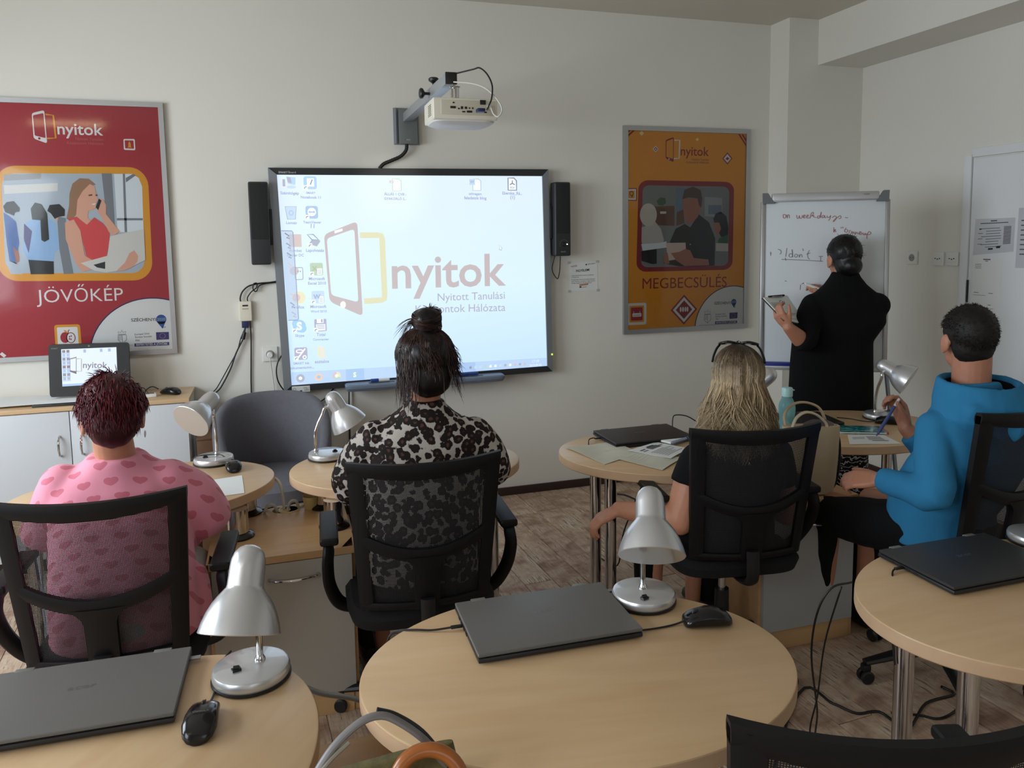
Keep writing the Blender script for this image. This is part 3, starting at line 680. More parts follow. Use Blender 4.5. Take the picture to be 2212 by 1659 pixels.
for s, cc, d in ((1.0, 'darkred', 0), (0.84, 'white', 0.0004), (0.62, 'darkred', 0.0008)):
    c0 = (2.657,1.146); w1 = 0.101*s; h1 = 0.102*s; put(p, [(c0[0], c0[1]+h1), (c0[0]+w1, c0[1]), (c0[0], c0[1]-h1), (c0[0]-w1, c0[1])], y-d, cc)
for i, dx in enumerate((-0.026, -0.008, 0.01, 0.026)): put(p, disc((c0[0]+dx, c0[1]+0.002), 0.007, 0.018, 10), y-0.0012, 'white')
sponsor(p, None, y-0.0002, dict(clip=ins, c=(3.034,1.001), r=0.290, sz=((2.891,1.172), (3.018,1.17)), pin=(3.043,1.183), pr=0.021,
        eu=[((2.901,1.099), (2.977,1.1)), ((2.901,1.084), (2.989,1.085)), ((2.901,1.068), (2.923,1.068))], flag=[(3.01,1.11), (3.075,1.11), (3.073,1.069), (3.011,1.067)],
        bar=[(2.898,1.055), (3.072,1.053), (3.072,1.035), (2.897,1.035)], shield=(*(2.838,1.092), 0.085)))
p.raw('print', post)
b = MB(); b.box(((X0+X1)/2, YB-0.0225, (Z0+Z1)/2), (X1-X0-0.058, 0.0015, Z1-Z0-0.058), GLAZE); b.build('glazing', post)

# ================================================================== INTERACTIVE BOARD
YS = 4.553
bd = thing('interactive_whiteboard', 'large interactive whiteboard showing a desktop, grey side rails and black top rail', 'whiteboard', (0, 0, 0))
oBL, oBR, oTR, oTL = (0.049, 0.781), (1.693, 0.794), (1.676, 2.064), (0.017, 2.052)
sTL, sTR, sBR, sBL = (0.0634,2.014), (1.636,2.022), (1.657,0.8307), (0.0923,0.8174)
def bar(q, m, name, d0=0.046, d1=0.006, bev=True):
    b = MB(); b.prism(q, lambda p: (p[0], YS+d0, p[1]), lambda p: (p[0], YS-d1, p[1]), m); return b.build(name, bd)
bar([oTL, sTL, sBL, oBL], ALU_GREY, 'side_rail', d1=0.012); bar([sTR, oTR, oBR, sBR], ALU_GREY, 'side_rail', d1=0.012)
tr = bar([oTL, oTR, sTR, sTL], DARK_PL, 'top_rail'); bar([sBL, sBR, oBR, oBL], DARK_PL, 'bottom_rail')
b = MB(); text(b, 'SMART', (0.0724,2.022), (0.1222,2.021), onwall(YS-0.0068), flat_print('railtext', (190, 190, 190)), 0.02); text(b, 'Board', (0.126,2.022), (0.166,2.022), onwall(YS-0.0068), flat_print('railtext', (190, 190, 190)))
b.raw('lettering', tr)
b = MB(); b.prism([sTL, sTR, sBR, sBL], lambda p: (p[0], YS+0.02, p[1]), lambda p: (p[0], YS+0.001, p[1]), WHITE_PL); b.build('panel', bd)
# projected picture, the projector's light put into the board's own emission
SB = newmat('screen_desktop', 0.5, 0.1); _m, _n = SB
_n.b.inputs['Base Color'].default_value = (0.3, 0.3, 0.3, 1)
_v = _n.coords('Object'); _s = _n.node('ShaderNodeSeparateXYZ'); _n.link(_v, _s.inputs[0])
_n.link(_n.ramp(_n.m('MULTIPLY_ADD', _s.outputs[2], 0.8, -0.64), [(0.0, lin((186, 219, 250))), (0.45, lin((208, 234, 254))), (1.0, lin((214, 230, 254)))]), _n.b.inputs['Emission Color'])
_n.b.inputs['Emission Strength'].default_value = 1.0
def G(n): return glow(n, GC[n], 1.0)
GC = dict(phone=(188, 174, 176), lime=(216, 216, 176), text=(168, 166, 182), label=(150, 158, 188), shadow=(172, 186, 216), blue=(160, 202, 234), sky=(170, 206, 240), white=(240, 248, 255), tv=(158, 188, 226), brown=(206, 186, 182),
          grey=(162, 168, 186), green=(176, 202, 172), leaf=(164, 178, 144), word=(152, 170, 208), wordbg=(188, 214, 240), skype=(152, 196, 226), floppy=(164, 164, 196), scis=(166, 166, 192), folder=(224, 224, 208), yellow=(228, 222, 184),
          bar=(160, 192, 234), bar2=(178, 206, 242), red=(212, 186, 188), orange=(222, 200, 184), palegreen=(176, 208, 180), tool=(190, 214, 238), line=(128, 140, 168), pdf=(108, 112, 138), dark=(120, 130, 156))
sc = MB(); sc.plate([(p[0], YS, p[1]) for p in (sTL, sTR, sBR, sBL)], _m); scr = sc.raw('screen', bd)
def gput(mb, poly, col, lv=0): mb.plate([(p[0], YS-0.0005-0.0003*lv, p[1]) for p in poly], G(col))
GF = lambda lv=1: onwall(YS-0.0005-0.0003*lv)
p = MB()
po = rpoly([(0.3063,1.675),(0.4781,1.749),(0.4987,1.738),(0.5091,1.201),(0.3225,1.29)], 0.035); 
stroke(p, rpoly([(0.5099,1.672),(0.6387,1.67),(0.6453,1.291),(0.5208,1.287)], 0.0)[0:0] + [(0.5099,1.672),(0.6143,1.671),(0.6337,1.667),(0.638,1.649),(0.6423,1.319),(0.6386,1.296),(0.6216,1.29),(0.5208,1.287)], 0.034, GF(0), G('lime'))
q = rpoly([(0.3064,1.679),(0.4974,1.754),(0.511,1.198),(0.3235,1.292)], 0.03); r_ = rpoly([(0.3215,1.656),(0.4795,1.709),(0.4877,1.282),(0.3344,1.33)], 0.022)
p.ringplate(q, r_, GF(1), G('phone'))
gput(p, [(0.3663,1.7),(0.4121,1.712),(0.4125,1.698),(0.3676,1.684)], 'white', 2); c0 = (0.3995,1.271); gput(p, disc(c0, 0.016, 0.021, 18), 'white', 2)
p.raw('logo', scr)
p = MB()
text(p, 'nyitok', (0.6877,1.359), (1.393,1.355), GF(1), G('phone'), 0.016)
text(p, 'Nyitott Tanulási', (0.9603,1.272), (1.384,1.27), GF(1), G('text'), 0.002); text(p, 'Központok Hálózata', (0.8231,1.204), (1.386,1.194), GF(1), G('text'), 0.002)
p.raw('lettering', scr)
# desktop icons: position and size in metres on the screen
def icon(kind, pos, lines, sz=0.072):
    m = MB(); x, z = pos; h = sz/2
    sq = lambda u0, v0, u1, v1: [(x+u0*h, z+v0*h), (x+u1*h, z+v0*h), (x+u1*h, z+v1*h), (x+u0*h, z+v1*h)]
    rs = lambda u0, v0, u1, v1, r=0.18: rrect([(x+u0*h, z+v1*h), (x+u1*h, z+v1*h), (x+u1*h, z+v0*h), (x+u0*h, z+v0*h)], r)
    if kind == 'computer': gput(m, [(x-0.4*h, z+h), (x+h, z+0.9*h), (x+0.9*h, z-0.3*h), (x-0.2*h, z-0.1*h)], 'sky', 1); gput(m, [(x-0.4*h, z+h), (x+0.2*h, z+0.9*h), (x+0.4*h, z), (x-0.2*h, z+0.1*h)], 'scis', 2); gput(m, disc((x+0.3*h, z-0.6*h), 0.7*h, 0.25*h), 'tool', 1); gput(m, sq(-1, -0.5, -0.6, 0.6), 'scis', 1)
    elif kind == 'bin': gput(m, [(x-0.9*h, z+h), (x+0.8*h, z+h), (x+0.6*h, z-h), (x-0.6*h, z-h)], 'tool', 1); stroke(m, disc((x, z), 0.3*h, 0.35*h, 12), 0.005, GF(2), G('tv'), True); stroke(m, [(x-0.9*h, z+h), (x+0.8*h, z+h), (x+0.6*h, z-h), (x-0.6*h, z-h)], 0.004, GF(2), G('grey'), True)
    elif kind == 'note': gput(m, rs(-1, -1, 1, 1), 'blue', 1); gput(m, sq(-0.5, -0.6, 0.6, 0.7), 'white', 2); stroke(m, [(x+0.35*h, z+0.5*h), (x, z-0.3*h)], 0.006, GF(3), G('dark'))
    elif kind == 'arrows': gput(m, rs(-0.95, -1, 0.95, 1), 'tv', 1); gput(m, disc((x, z+0.05*h), 0.66*h), 'white', 2); gput(m, [(x-0.55*h, z+0.05*h), (x-0.25*h, z+0.3*h), (x-0.25*h, z+0.14*h), (x+0.25*h, z+0.14*h), (x+0.25*h, z+0.3*h), (x+0.55*h, z+0.05*h), (x+0.25*h, z-0.2*h), (x+0.25*h, z-0.05*h), (x-0.25*h, z-0.05*h), (x-0.25*h, z-0.2*h)], 'tv', 3)
    elif kind == 'brown': gput(m, sq(-0.9, -1, 1, 1), 'brown', 1)
    elif kind == 'scanner': stroke(m, [(x-1.1*h, z+h), (x-0.2*h, z+h), (x+0.6*h, z+0.15*h), (x-0.4*h, z+0.15*h)], 0.006, GF(1), G('line'), True); gput(m, [(x-0.5*h, z+0.1*h), (x+0.7*h, z+0.15*h), (x+0.9*h, z-0.1*h), (x+0.3*h, z-0.9*h), (x-0.9*h, z-0.5*h)], 'grey', 1)
    elif kind == 'doc': stroke(m, rs(-0.2, -1, 1, 0.9, 0.15), 0.005, GF(2), G('grey'), True); gput(m, disc((x-0.3*h, z+0.4*h), 0.7*h, 0.7*h, 14), 'brown', 0); gput(m, sq(0.2, 0.2, 0.35, 0.4), 'dark', 2); gput(m, sq(0.55, 0.2, 0.7, 0.4), 'dark', 2)
    elif kind in ('X', 'W'): gput(m, rs(-1, -1, 1, 1, 0.12), 'green' if kind == 'X' else 'wordbg', 1); gput(m, sq(0.1, -0.9, 0.85, 0.1), 'white', 2); text(m, kind, (x-0.75*h, z-0.25*h), (x+(0.15 if kind == 'X' else 0.4)*h, z-0.25*h), GF(3), G('leaf' if kind == 'X' else 'word'), 0.05); [stroke(m, [(x+0.2*h, z-a*h), (x+0.75*h, z-a*h)], 0.003, GF(3), G('grey')) for a in (0.2, 0.45, 0.7)]
    elif kind == 'fox': gput(m, disc((x+0.2*h, z), h, h), 'yellow', 1); gput(m, disc((x-0.2*h, z), 0.6*h, 0.6*h), 'red', 2)
    elif kind == 'S': gput(m, disc((x, z), h), 'skype', 1); gput(m, disc((x-0.4*h, z+0.4*h), 0.7*h), 'skype', 1); gput(m, disc((x+0.4*h, z-0.4*h), 0.7*h), 'skype', 1); text(m, 'S', (x-0.42*h, z-0.6*h), (x+0.42*h, z-0.6*h), GF(3), G('white'), 0.05)
    elif kind == 'floppy': gput(m, rs(-0.95, -1, 0.95, 1, 0.1), 'floppy', 1); gput(m, sq(-0.55, 0.35, 0.5, 1), 'white', 2); gput(m, sq(0.1, 0.45, 0.35, 0.95), 'floppy', 3); gput(m, sq(-0.7, -0.85, 0.75, 0.15), 'white', 2); [stroke(m, [(x-0.6*h, z-a*h), (x+0.65*h, z-a*h)], 0.004, GF(3), G('grey')) for a in (0.05, 0.3, 0.55)]
    elif kind == 'scissors': gput(m, rs(-1, -1, 1, 1, 0.14), 'scis', 1); stroke(m, [(x-0.5*h, z-0.7*h), (x+0.7*h, z+0.8*h)], 0.008, GF(2), G('white')); stroke(m, disc((x-0.2*h, z+0.4*h), 0.5*h, 0.25*h, 14), 0.006, GF(2), G('white'), True); stroke(m, disc((x+0.55*h, z-0.6*h), 0.25*h, n=12), 0.006, GF(2), G('white'), True)
    elif kind == 'folder': gput(m, [(x-0.6*h, z+h), (x+0.4*h, z+0.9*h), (x+0.7*h, z-0.9*h), (x-0.4*h, z-h)], 'folder', 1); gput(m, [(x-0.6*h, z+h), (x-0.3*h, z+0.7*h), (x-0.25*h, z-h), (x-0.5*h, z-0.8*h)], 'yellow', 2)
    elif kind in ('wdoc', 'cdoc'): gput(m, [(x-0.4*h, z+0.9*h), (x+0.6*h, z+0.9*h), (x+h, z+0.6*h), (x+h, z-h), (x-0.4*h, z-h)], 'white', 1); stroke(m, [(x-0.4*h, z-h), (x+h, z-h), (x+h, z+0.6*h), (x+0.6*h, z+0.9*h), (x-0.4*h, z+0.9*h)], 0.005, GF(2), G('tv' if kind == 'wdoc' else 'palegreen'), True); (gput(m, sq(-1, -0.1, 0, 0.9), 'wordbg', 3) if kind == 'wdoc' else None); text(m, 'W' if kind == 'wdoc' else 'RV', (x-0.9*h, z+0.2*h), (x-0.1*h, z+0.2*h), GF(4), G('word' if kind == 'wdoc' else 'brown'), 0.03)
    elif kind == 'pdf': stroke(m, [(x-0.75*h, z-h), (x+0.75*h, z-h), (x+0.75*h, z+0.6*h), (x+0.3*h, z+1.05*h), (x-0.75*h, z+1.05*h)], 0.007, GF(2), G('pdf'), True); gput(m, [(x-0.75*h, z-h), (x+0.75*h, z-h), (x+0.75*h, z+0.6*h), (x+0.3*h, z+1.05*h), (x-0.75*h, z+1.05*h)], 'white', 1); [stroke(m, [(x, z+0.15*h), (x+0.5*h*cos(a), z+0.15*h+0.5*h*sin(a))], 0.006, GF(3), G('pdf')) for a in (1.57, 3.6, 5.8)]; text(m, 'PDF', (x-0.4*h, z-0.75*h), (x+0.4*h, z-0.75*h), GF(3), G('pdf'))
    if kind in ('note', 'arrows', 'scanner', 'X', 'W', 'S', 'floppy', 'scissors'):
        gput(m, sq(-1.05, -1.05, -0.4, -0.4), 'white', 4); stroke(m, [(x-0.9*h, z-0.95*h), (x-0.85*h, z-0.7*h), (x-0.55*h, z-0.6*h)], 0.005, GF(5), G('dark'))
    zz = z-h-0.026
    for s in lines:
        w = 0.0100*len(s); text(m, s, (x-w/2, zz), (x+w/2, zz-0.002), GF(1), G('shadow'), 0.03); text(m, s, (x-w/2, zz+0.001), (x+w/2, zz-0.001), GF(2), G('label'), 0.006); zz -= 0.026
    return m.raw('icon', scr)
for kind, pos, lines in (('computer', (0.1279,1.968), ('Számítógép',)), ('bin', (0.1316,1.802), ('Lomtár',)), ('brown', (0.1452,1.646), ('Acrobat', 'Reader DC')), ('doc', (0.145,1.461), ()), ('fox', (0.1469,1.322), ('Firefox',)),
        ('S', (0.149,1.159), ('Skype',)), ('scissors', (0.1514,0.9985), ('SMART Ink', 'dokumentumn...')), ('note', (0.242,1.971), ('SMART', 'Notebook 11')), ('arrows', (0.2445,1.805), ('TeamViewer', '11')), ('scanner', (0.2537,1.644), ('Lapolvasás',)),
        ('X', (0.2576,1.482), ('Microsoft', 'Excel 2010')), ('W', (0.2597,1.321), ('Microsoft', 'Word 2010')), ('floppy', (0.2674,1.158), ('Total', 'Commander')), ('folder', (0.2669,0.9998), ('asztalos',)),
        ('cdoc', (0.7226,1.964), ('ÁLLÁS 1 CV8 -', 'GYAKORLÓ 2...')), ('wdoc', (1.207,1.968), ('szövegem', 'feladatok blog')), ('pdf', (1.443,1.971), ('Eberske_Rá...', '(1)'))):
    icon(kind, pos, lines)
# floating tool strip, taskbar, pointer
TOOL = bpy.data.materials.new('screen_tool_strip'); TOOL.use_nodes = True
_n2 = TOOL.node_tree; _n2.nodes.remove(_n2.nodes['Principled BSDF'])
_t = _n2.nodes.new('ShaderNodeBsdfTransparent'); _g = _n2.nodes.new('ShaderNodeEmission'); _g.inputs[0].default_value = lin((200, 218, 240))+(1,); _g.inputs[1].default_value = 0.9
_x = _n2.nodes.new('ShaderNodeMixShader'); _x.inputs[0].default_value = 0.62; _n2.links.new(_t.outputs[0], _x.inputs[1]); _n2.links.new(_g.outputs[0], _x.inputs[2]); _n2.links.new(_x.outputs[0], _n2.nodes['Material Output'].inputs[0])
p = MB(); q = rpoly([(0.0711,1.703),(0.1347,1.702),(0.1482,1.193),(0.0884,1.195)], 0.012); p.plate([(a[0], YS-0.0026, a[1]) for a in q], TOOL)
stroke(p, [(0.0729,1.703),(0.1292,1.702),(0.1362,1.694),(0.1467,1.2),(0.1408,1.193),(0.0893,1.195)], 0.004, GF(8), G('line'))
for k_, (a, c) in enumerate((((386,490), 'pdf'), ((396,555), 'grey'), ((400,612), 'grey'), ((404,680), 'brown'), ((412,792), 'blue'), ((420,855), 'brown'), ((420,908), 'line'), ((428,965), 'grey'))): pass
for a, c in zip([[(0.1044,1.675)], [(0.1092,1.619)], [(0.1106,1.565)], [(0.1118,1.508)], [(0.1143,1.393)], [(0.1191,1.333)], [(0.1169,1.282)], [(0.122,1.228)]], ('pdf', 'line', 'line', 'red', 'sky', 'brown', 'line', 'grey')):
    x, z = a[0]; stroke(p, [(x-0.012, z+0.014), (x+0.010, z-0.002), (x-0.004, z-0.012), (x+0.012, z-0.016)], 0.006, GF(8), G(c))
p.raw('tool_strip', scr)
p = MB(); tb = [(0.093,0.893),(1.654,0.884),(1.657,0.8299),(0.0926,0.8178)]; gput(p, tb, 'bar2', 1)
gput(p, [bil(tb, *t) for t in ((0.42, 0.02), (0.7, 0.02), (0.7, 0.98), (0.42, 0.98))], 'bar', 2); gput(p, [bil(tb, *t) for t in ((0.197, 0), (0.265, 0), (0.265, 1), (0.197, 1))], 'bar', 2)
def at_tb(u, v=0.5): return bil(tb, u, v)
for u, cc, c2 in ((0.032, 'grey', 'white'), (0.098, 'orange', 'tv'), (0.163, 'red', 'white'), (0.23, 'skype', 'skype')):
    x, z = at_tb(u); gput(p, disc((x, z), 0.024), cc, 3); gput(p, disc((x, z), 0.010), c2, 4)
    if u == 0.163:
        gput(p, disc((x, z), 0.024, a0=-30, a1=90, n=8)+[(x, z)], 'yellow', 3.5); gput(p, disc((x, z), 0.024, a0=210, a1=330, n=8)+[(x, z)], 'palegreen', 3.5)
    if u == 0.23: text(p, 'S', (x-0.009, z-0.013), (x+0.009, z-0.013), GF(6), G('white'), 0.04)
for i in range(12):
    x, z = at_tb(0.68+i*0.0205, 0.55); gput(p, [(x-0.008, z-0.008), (x+0.008, z-0.008), (x+0.006, z+0.008), (x-0.006, z+0.006)], ('line', 'tool', 'tool', 'palegreen', 'white', 'white', 'tool', 'grey', 'white', 'red', 'grey', 'brown')[i], 3)
text(p, '17:19', at_tb(0.938, 0.48), at_tb(0.966, 0.48), GF(3), G('white')); text(p, '2019.09.24.', at_tb(0.925, 0.9), at_tb(0.978, 0.9), GF(3), G('white'))
p.raw('taskbar', scr)
p = MB(); q = [(1.355,1.6),(1.373,1.579),(1.364,1.577),(1.368,1.569),(1.363,1.568),(1.36,1.575),(1.354,1.571)]; gput(p, q, 'white', 1); stroke(p, q, 0.003, GF(2), G('line'), True); p.raw('pointer', scr)
# sticker, light, pen tray
b = MB(); q = [(0.0921,0.812), (0.1929,0.8102), (0.193,0.7753), (0.0932,0.7767)]; b.prism(q, lambda p: (p[0], YS-0.006, p[1]), lambda p: (p[0], YS-0.0068, p[1]), WHITE_PL)
stroke(b, disc(bil(q, 0.14, 0.5), 0.009, n=4), 0.002, onwall(YS-0.0072), INK_D, True); text(b, 'Class 1', bil(q, 0.62, 0.42), bil(q, 0.95, 0.42), onwall(YS-0.0072), INK_D); text(b, 'LED', bil(q, 0.7, 0.82), bil(q, 0.95, 0.82), onwall(YS-0.0072), INK_D); b.plate([(a[0], YS-0.0072, a[1]) for a in (bil(q, .44, .72), bil(q, .56, .72), bil(q, .56, .92), bil(q, .44, .92))], INK_D)
b.build('sticker', bd)
b = MB(); x, z = (1.688,0.9048); b.lathe([(0.006, 0), (0.006, 0.003), (0.002, 0.004)], glow('led_green', (190, 230, 60), 1.5), 12, (x, YS-0.012, z), (0, -1, 0)); b.build('indicator_light', bd)
TRAY = mat('tray_blue_grey', (112, 124, 140), 0.45)
b = MB(); x0, x1 = 0.392, 1.350; zt = 0.812
b.loft([((0.87, 4.50, zt-0.040), (0.472, 0, 0), (0, 0.045, 0)), ((0.87, 4.497, zt-0.022), (0.481, 0, 0), (0, 0.056, 0)), ((0.87, 4.497, zt-0.008), (0.482, 0, 0), (0, 0.057, 0)), ((0.87, 4.497, zt), (0.475, 0, 0), (0, 0.050, 0))], TRAY, 40, 7)
tray = b.build('pen_tray', bd)
for i in range(4):
    b = MB(); x = 0.60+i*0.18; b.box((x, 4.488, zt), (0.15, 0.034, 0.004), DARK_PL, 0.0015); b.build('pen_slot', tray)
PENC = dict(black=(30, 30, 34), red=(170, 60, 58), green=(70, 110, 80), blue=(40, 70, 140))
for x, c, lab in ((0.60, 'blue', 'blue tipped white pen in the left slot of the board tray'), (0.98, 'green', 'green pen in the board tray right of the bun'), (1.14, 'blue', 'blue pen in the right slot of the board tray')):
    t = thing('board_pen', lab, 'pen', (x, 4.488, zt+0.0135), 0, 'pens in the board tray')
    pc = mat('pen_'+c, PENC[c], 0.4)
    b = MB(); b.lathe([(0.0, -0.062), (0.009, -0.060), (0.0095, 0.045), (0.0085, 0.046)], WHITE_PL if x < 0.7 else pc, 14, (0, 0, 0), (1, 0, 0)); b.build('barrel', t)
    b = MB(); b.lathe([(0.0085, -0.064), (0.0102, -0.062), (0.0102, -0.02), (0.0096, -0.018)], pc, 14, (0, 0, 0), (1, 0, 0)); b.build('cap', t)
t = thing('board_eraser', 'dull red board eraser in the tray left of the leopard print woman', 'eraser', (0.78, 4.488, zt+0.0026), 0.0)
b = MB(); b.box((0, 0, 0.006), (0.12, 0.034, 0.008), mat('eraser_felt', (70, 60, 60), 0.9), 0.002); b.build('felt', t)
b = MB(); b.box((0, 0, 0.017), (0.12, 0.036, 0.014), mat('pen_red', PENC['red'], 0.5), 0.005); b.build('grip', t)

# ---- speakers at both sides
def speaker(loc, rz, label, knob):
    t = thing('loudspeaker', label, 'speaker', loc, rz)
    b = MB(); b.box((0, 0.01, 0), (0.104, 0.085, 0.455), DARK_PL, 0.012, seg=3); b.build('cabinet', t)
    g = MB(); z0 = -0.085
    g.box((0, -0.034, 0.066), (0.09, 0.006, 0.305), mat('speaker_grille', (34, 36, 36), 0.85, bump=0.6, bump_scale=900), 0.003); g.build('grille', t)
    b = MB(); sx = 1 if not knob else -1
    b.box((sx*0.058, 0.035, -0.02), (0.02, 0.05, 0.20), BLACK_PL, 0.004); b.build('bracket', t)
    if knob:
        b = MB(); b.lathe([(0.013, 0), (0.013, 0.006), (0.011, 0.009), (0.0, 0.009)], BLACK_PL, 20, (0.005, -0.032, -0.155), (0, -1, 0)); kn = b.build('volume_knob', t)
        b = MB()
        for i in range(9):
            a = radians(200-i*25); b.box((0.005+0.028*cos(a), -0.0328, -0.155+0.028*sin(a)), (0.002, 0.0008, 0.004), ALU)
        text(b, 'SMART', (-0.016, -0.205), (0.018, -0.205), onwall(-0.0331), ALU, 0.01); b.build('dial_print', kn)
        b = MB(); b.lathe([(0.004, 0), (0.004, 0.002)], glow('led_white', (255, 250, 240), 2), 10, (0.026, -0.032, -0.155), (0, -1, 0)); b.build('indicator_light', kn)
    return t
speaker((-0.040, 4.515, 1.743), 0.0, 'tall charcoal speaker on the left of the projected board', False)
speaker((1.747, 4.515, 1.755), 0.0, 'tall charcoal speaker with a volume dial on the right of the board', True)

# ---- projector on its wall arm
XB_, ZB_ = 0.808, 2.352
mt = thing('projector_mount', 'grey wall plate and boom holding the projector above the board', 'mount', (0, 0, 0))
b = MB(); b.box((0.807, 4.597, 2.305), (0.152, 0.012, 0.212), ALU_GREY, 0.002)
for sx in (-1, 1): b.box((0.807+sx*0.066, 4.58, 2.305), (0.006, 0.03, 0.206), ALU_GREY, 0.001)
b.build('wall_plate', mt)
b = MB(); b.box((0.812, 4.574, 2.300), (0.112, 0.04, 0.200), mat('mount_cover', (118, 124, 124), 0.4, 0.4), 0.006); cv = b.build('cover', mt)
b = MB(); b.plate([(0.79, 4.5535, 2.222), (0.794, 4.5535, 2.222), (0.794, 4.5535, 2.226), (0.79, 4.5535, 2.226)], INK_D); text(b, 'SMART', (0.798, 2.221), (0.822, 2.221), onwall(4.5535), WHITE_PL); b.raw('lettering', cv)
for sx in (-1, 1):
    for z in (2.235, 2.285, 2.335, 2.385):
        b = MB(); b.box((0.807+sx*0.071, 4.5935, z), (0.007, 0.004, 0.018), BLACK_PL, 0.001); b.build('slot', mt)
b = MB(); b.box((XB_, 4.0, ZB_), (0.05, 1.14, 0.05), mat('boom_silver', (166, 170, 174), 0.4, 0.5), 0.003); b.build('boom', mt)
b = MB(); b.box((XB_, 3.426, ZB_), (0.052, 0.012, 0.052), BLACK_PL, 0.002); b.build('end_cap', mt)
for o_, ax in (((XB_, 3.80, ZB_+0.026), (0, 0, 1)), ((XB_-0.026, 3.78, ZB_-0.005), (-1, 0, 0))):
    b = MB(); b.lathe([(0.007, 0), (0.007, 0.022), (0.012, 0.026), (0.024, 0.034), (0.026, 0.044), (0.02, 0.05), (0, 0.051)], BLACK_PL, 18, o_, ax); b.build('clamp_knob', mt)
b = MB(); b.lathe([(0.036, 0), (0.036, 0.01), (0.02, 0.016), (0.02, 0.06), (0.026, 0.066)], CHROME, 20, (XB_+0.03, 3.49, 2.262)); b.build('ceiling_joint', mt)
pj = thing('projector', 'cream white projector hanging under the boom, port panel facing the room', 'projector', (0.862, 3.49, 2.160), -0.02)
PJ = mat('projector_shell', (222, 217, 200), 0.4)
b = MB(); b.box((0, 0.0, 0.053), (0.292, 0.225, 0.095), PJ, 0.010, seg=3); b.build('shell', pj)
b = MB(); b.loft([((0, 0, -0.012), (0.105, 0, 0), (0, 0.08, 0)), ((0, 0, 0.0), (0.14, 0, 0), (0, 0.105, 0)), ((0, 0, 0.012), (0.144, 0, 0), (0, 0.11, 0))], mat('projector_under', (214, 214, 212), 0.5), 32, 6); b.build('bottom_cover', pj)
b = MB(); b.box((0.012, -0.112, 0.058), (0.245, 0.006, 0.064), mat('port_panel', (196, 190, 172), 0.5), 0.002); pp = b.build('port_panel', pj)
for x, z, w, h in ((-0.055, 0.078, 0.008, 0.006), (-0.058, 0.058, 0.024, 0.010), (-0.032, 0.053, 0.008, 0.006), (-0.018, 0.057, 0.010, 0.012), (0.0, 0.057, 0.010, 0.010), (0.016, 0.056, 0.006, 0.006), (0.031, 0.056, 0.006, 0.008), (-0.010, 0.040, 0.014, 0.006), (0.016, 0.041, 0.024, 0.009), (0.088, 0.040, 0.014, 0.006), (0.078, 0.083, 0.026, 0.020)):
    b = MB(); b.box((x, -0.1155, z), (w, 0.003, h), BLACK_PL, 0.0008); b.build('port', pp)
b = MB()
for i in range(7): b.box((-0.1465, -0.03, 0.03+i*0.0075), (0.002, 0.07, 0.003), mat('vent_dark', (120, 116, 108), 0.6))
o = b.build('vent', pj); o['kind'] = 'stuff'
b = MB(); b.lathe([(0.03, 0), (0.034, 0.004), (0.034, 0.014), (0.028, 0.016), (0.0, 0.012)], BLACK_GLOSS, 28, (-0.03, 0.112, 0.05), (0, 1, 0)); b.build('lens', pj)
def cable(name, label, pts, r, m, k=6, cat='cable', n=8):
    b = MB(); b.tube(pts, r, m, n, smooth=k); o = b.build(name, None, 0); return props(o, label, cat)
cable('cable', 'black cable looping from the boom end to the projector ports', [(XB_+0.02, 3.42, 2.372), (0.8875,3.342,2.377), (0.9066,3.304,2.376), (0.9276,3.263,2.343), (0.9405,3.232,2.291), (0.9362,3.227,2.236), (0.9234,3.228,2.205), (0.9227,3.248,2.193), (0.955, 3.372, 2.212)], 0.0035, CABLE)
b = MB(); b.box((0.8981,3.271,2.19), (0.034, 0.04, 0.016), mat('plug_blue', (34, 44, 86), 0.4), 0.004, rz=0.0); props(b.build('plug', None), 'dark blue monitor plug pushed into the projector port panel', 'plug')
cable('cable', 'white cable looping beside the projector from the boom end', [(XB_+0.01, 3.42, 2.335), (0.8771,3.339,2.316), (0.9172,3.281,2.29), (0.9435,3.237,2.254), (0.969,3.214,2.212), (0.9751,3.209,2.181), (0.959,3.211,2.157), (0.9435,3.228,2.171), (0.9329,3.246,2.208), (0.958, 3.375, 2.225)], 0.0035, CABLE_W)
b = MB(); pts, _ = spline([Vector(v) for v in ((0.803, 4.572, 2.204), (0.797, 4.57, 2.165), (0.765, 4.575, 2.13), (0.71, 4.58, 2.105), (0.665, 4.585, 2.085), (0.64, 4.59, 2.058))], None, 8)
b.tube(pts, [0.0095+0.0022*(i % 2) for i in range(len(pts))], CABLE, 10); o = b.build('corrugated_cable', None, 60); props(o, 'black ribbed cable sleeve from the projector plate to the board', 'cable')

# ---- small things on the wall
def outlet(loc, rz, label, kind='power', plug=False):
    t = thing('wall_outlet', label, 'socket', loc, rz, None)
    b = MB(); b.box((0, -0.006, 0), (0.083, 0.012, 0.083), WHITE_PL, 0.004, seg=3); b.build('cover_plate', t)
    if kind == 'power':
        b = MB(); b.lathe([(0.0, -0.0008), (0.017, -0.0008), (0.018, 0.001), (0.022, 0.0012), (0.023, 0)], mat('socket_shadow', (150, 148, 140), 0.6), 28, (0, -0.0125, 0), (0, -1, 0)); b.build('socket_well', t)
        for x in (-0.0095, 0.0095): b = MB(); b.lathe([(0.003, 0), (0.003, 0.0008)], BLACK_PL, 10, (x, -0.0124, 0), (0, -1, 0)); b.build('contact_hole', t)
    else:
        b = MB(); b.box((0, -0.0125, 0.0), (0.06, 0.003, 0.04), WHITE_PL, 0.001); b.build('data_insert', t)
        for x in (-0.016, 0, 0.016): b = MB(); b.box((x, -0.0142, -0.002+0.004*abs(x)/0.016), (0.008, 0.002, 0.006), BLACK_PL); b.build('data_port', t)
    return t
outlet((-0.018, YB-0.0005, 1.0), 0, 'white wall socket with a white plug, left of the board')
